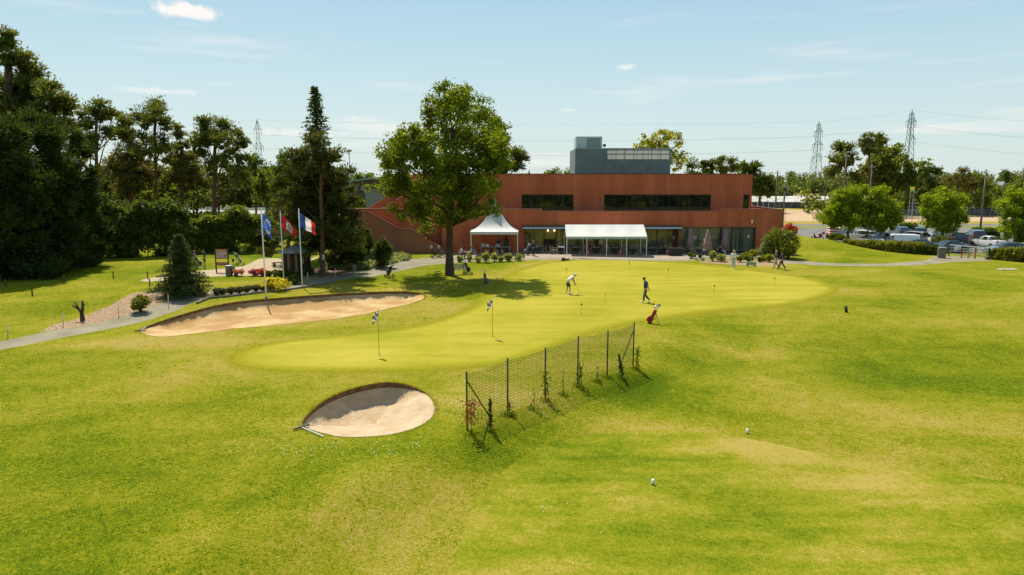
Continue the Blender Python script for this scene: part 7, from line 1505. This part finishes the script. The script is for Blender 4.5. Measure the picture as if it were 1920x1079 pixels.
def car(kind, loc, rz, m, label, grp='cars parked behind the hedge'):
    L, Wd, st, (gw, gr) = SHAPES[kind]; r = empty('parked_'+('van' if kind == 'van' else 'car'), loc, label, 'van' if kind == 'van' else 'car', grp, rz)
    def ring(s):
        x, zl, zb, zr, w, wr = s; h = [(w*.86, zl), (w*.98, zl+.14), (w, (zl+zb)/2), (w*.975, zb-.04), (w*.95, zb), (wr, zr-.05 if zr > zb+.2 else zr-.01), (wr*.86, zr), (0, zr+.02)]
        return [(x, y, z) for y, z in h]+[(x, -y, z) for y, z in h[-2::-1]]
    rings = [ring(s) for s in st]; n = len(rings[0]); B = MB(); B.smooth = True; Gs = MB(); 
    for i in range(len(rings)-1):
        for k in range(n-1):
            quad = [rings[i][k], rings[i][k+1], rings[i+1][k+1], rings[i+1][k]]; roofz = st[i][3] > st[i][2]+.2 or st[i+1][3] > st[i+1][2]+.2
            side = k in (4, n-1-5); topf = k in (5, 6, 7, 8); g = False
            if side and roofz and gw <= i <= (gr if gr is not None else 3): g = True
            if topf and i == gw: g = True
            if topf and gr is not None and i == gr: g = True
            (Gs if g else B).add(quad, [(0, 1, 2, 3)])
    for e, rr in ((0, rings[0]), (1, rings[-1])): B.add(rr, [tuple(range(n))])
    B.add([rr[k] for rr in rings for k in (0, n-1)], [(2*i, 2*i+1, 2*i+3, 2*i+2) for i in range(len(rings)-1)])
    bo = B.build('body', m, r); Gs.smooth = True; Gs.build('window', G_CAR, r)
    # pillars: slim body-colour strips on the glass edges
    q = MB()
    for s in (-1, 1):
        for i in (gw, gw+1, gw+2+(len(st) > 8)*0, (gr or 4)):
            if i+1 < len(st):
                a = st[i]; 
                if a[3] > a[2]+.2: q = MB(); q.bar((a[0], s*(a[4]*.955), a[2]), (a[0], s*(a[5]+.006), a[3]-.045), .07, .02); q.build('pillar', m, r)
    wb = L*.305
    for x in (wb, -wb):
        for s in (-1, 1):
            y = s*(st[3][4]-.10); q = MB(); rr = .33; vs = []; K = 18; prof = [(-.10, .26), (-.10, rr-.02), (-.07, rr), (.07, rr), (.10, rr-.02), (.10, .24)]
            for yo, ra in prof: vs += [(x+ra*math.cos(2*PI*j/K), y+yo*s, rr+ra*math.sin(2*PI*j/K)) for j in range(K)]
            q.add(vs, [(a*K+j, a*K+(j+1) % K, (a+1)*K+(j+1) % K, (a+1)*K+j) for a in range(len(prof)-1) for j in range(K)]); wo = q.build('wheel', RUB, r)
            q = MB(); q.add([(x+.23*math.cos(2*PI*j/K), y+.085*s, rr+.23*math.sin(2*PI*j/K)) for j in range(K)], [tuple(range(K))]); q.build('rim', RIM, wo)
    f = st[1]; b_ = st[-2]
    for s in (-1, 1):
        q = MB(); q.ball((f[0]-.04, s*f[4]*.74, f[2]-.06), .15, 10, sx=.6, sy=1.1, sz=.55); q.build('headlight', HL, r)
        q = MB(); q.box(b_[0]-.16, b_[0]+.10, s*b_[4]*.80-.10, s*b_[4]*.80+.10, b_[2]-.26, b_[2]-.02); q.build('tail_light', TL, r)
        q = MB(); q.ball((st[2][0]-.35, s*(st[2][4]+.10), st[2][2]+.06), .09, 8, sx=.6, sz=.75); q.build('wing_mirror', m, r)
    q = MB(); q.box(st[-1][0]-.03, st[-1][0]+.02, -.26, .26, .48, .60); q.box(st[0][0]-.02, st[0][0]+.03, -.26, .26, .40, .51); q.build('number_plate', M_WHITE, r)
    return r
cw = paint('paint_white', (.70, .70, .69), 0); cs_ = paint('paint_silver', (.42, .43, .43), .5); cbk = paint('paint_black', (.02, .022, .026), .2); cgr = paint('paint_grey', (.14, .16, .18), .4); cbl = paint('paint_blue_grey', (.10, .15, .22), .4); cmr = paint('paint_maroon', (.12, .02, .025), .3); cgn = paint('paint_green_grey', (.24, .25, .20), .4); cdb = paint('paint_dark_blue', (.03, .05, .10), .3)
CARS = [('suv', 1613, 93, 118, cw, 'white off road car at the left end of the car park'), ('hatch', 1583, 96, 95, cbk, 'black car left of the white off road car'), ('saloon', 1633, 86.5, 200, cs_, 'silver car whose windscreen catches the sun behind the hedge'), ('hatch', 1659, 91, 100, cmr, 'maroon hatchback between white off road car and white van'),
 ('suv', 1706, 90, 120, cgn, 'greenish silver estate just behind the white van'), ('suv', 1724, 99.5, 60, cbl, 'pale blue car with silver roof near the orange shrub'), ('hatch', 1686, 104, 85, cbl, 'grey blue car deep behind the white van'), ('hatch', 1748, 88.5, 75, cw, 'white hatchback with red tail lights under the single tree'), ('saloon', 1717, 81.5, 195, cgr, 'grey bonnet and windscreen showing right of the white van'),
 ('suv', 1798, 86.5, 60, cbk, 'black estate with red tail lights right of the single tree'), ('saloon', 1776, 79, 190, cdb, 'dark blue windscreen just over the hedge by the bin'), ('suv', 1828, 93.5, 70, cgr, 'grey blue people carrier near the right wooden pole'), ('saloon', 1852, 84, 95, cw, 'white saloon in front of the grey people carrier'), ('hatch', 1884, 76, 170, cgr, 'grey windscreen behind the right hedge'), ('hatch', 1768, 97, 110, cgn, 'olive grey car half hidden behind the single tree'), ('hatch', 1628, 104, 80, cs_, 'pale car seen between the two joined trees')]
for k, px, Y, deg, m, lab in CARS: car(k, G(px, Y), R(deg), m, lab)
v = car('van', G(1681, 82.5), R(158), cw, 'white delivery van with blue marks on its rear side')
# blue and light blue marks of the van, on its side panels
q = MB()
for s in (-1, 1):
    q.cur = 0; q.box(-1.95, -1.55, s*.955-.004, s*.955+.004, .75, 1.25)
    q.cur = 1; q.box(-2.1, -1.96, s*.955-.004, s*.955+.004, .62, 1.05); q.box(-1.54, -1.3, s*.955-.004, s*.955+.004, .65, .85)
    q.cur = 0; q.box(-1.1, -.4, s*.955-.004, s*.955+.004, 1.0, 1.06)
    q.cur = 2; q.box(-1.85, -1.7, s*.958-.004, s*.958+.004, 1.0, 1.15)
q.build('livery_marks', [mat('mark_blue', (.03, .16, .55), (.04, .2, .6)), mat('mark_cyan', (.10, .45, .65), (.12, .5, .7)), mat('mark_yellow', (.7, .55, .05), (.75, .6, .06))], v)
def motorbike(loc, rz, m1, label):
    r = empty('motor_scooter', loc, label, 'scooter', 'scooters by the road', rz); q = MB(); q.smooth = True
    q.tube([(-.55, 0, .62), (-.3, 0, .66), (0, 0, .40), (.25, 0, .38), (.48, 0, .65), (.55, 0, .95)], [.14, .17, .13, .12, .12, .08], 10); q.build('body', m1, r); q = MB(); q.ball((-.25, 0, .82), .16, 10, sx=2.0, sz=.5); q.build('seat', M_BLACK, r); q = MB(); q.box(-.85, -.5, -.2, .2, .85, 1.15); q.build('top_box', m1, r)
    q = MB(); q.tube([(.5, -.3, 1.05), (.55, 0, 1.0), (.5, .3, 1.05)], .025, 6); q.build('handlebar', M_BLACK, r)
    for x in (-.55, .65):
        q = MB(); n = 16
        for k in range(n): a, b = 2*PI*k/n, 2*PI*(k+1)/n; q.bar((x+.24*math.cos(a), 0, .25+.24*math.sin(a)), (x+.24*math.cos(b), 0, .25+.24*math.sin(b)), .10, .08)
        q.build('wheel', RUB, r)
motorbike(G(1533, 96), R(170), mat('scooter_red', (.35, .05, .06), (.4, .07, .08), 3, .3), 'red scooter with pale box standing alone on the road')
def trailer(loc, rz):
    r = empty('box_trailer', loc, 'red and white striped low trailer left of the first bright tree', 'trailer', None, rz); q = MB(); 
    for i in range(5): q.cur = i % 2; q.box(-1.0, 1.0, -.75, .75, .45+.18*i, .45+.18*(i+1)-.002)
    q.build('body', [mat('stripe_red', (.5, .05, .05), (.55, .07, .07)), M_WHITE], r); q = MB(); q.box(-1.05, 1.05, -.8, .8, 1.36, 1.42); q.build('lid', M_WHITE, r)
    for s in (-1, 1):
        q = MB(); K = 14; q.add([(.28*math.cos(2*PI*j/K), s*.85+o, .28+.28*math.sin(2*PI*j/K)) for o in (-.08, .08) for j in range(K)], [tuple(range(K)), tuple(range(K, 2*K))]+[(j, (j+1) % K, K+(j+1) % K, K+j) for j in range(K)]); q.build('wheel', RUB, r)
    q = MB(); q.bar((1.0, 0, .4), (1.8, 0, .4), .08, .08); q.build('drawbar', M_STEEL, r)
trailer(G(1562, 101), R(80))
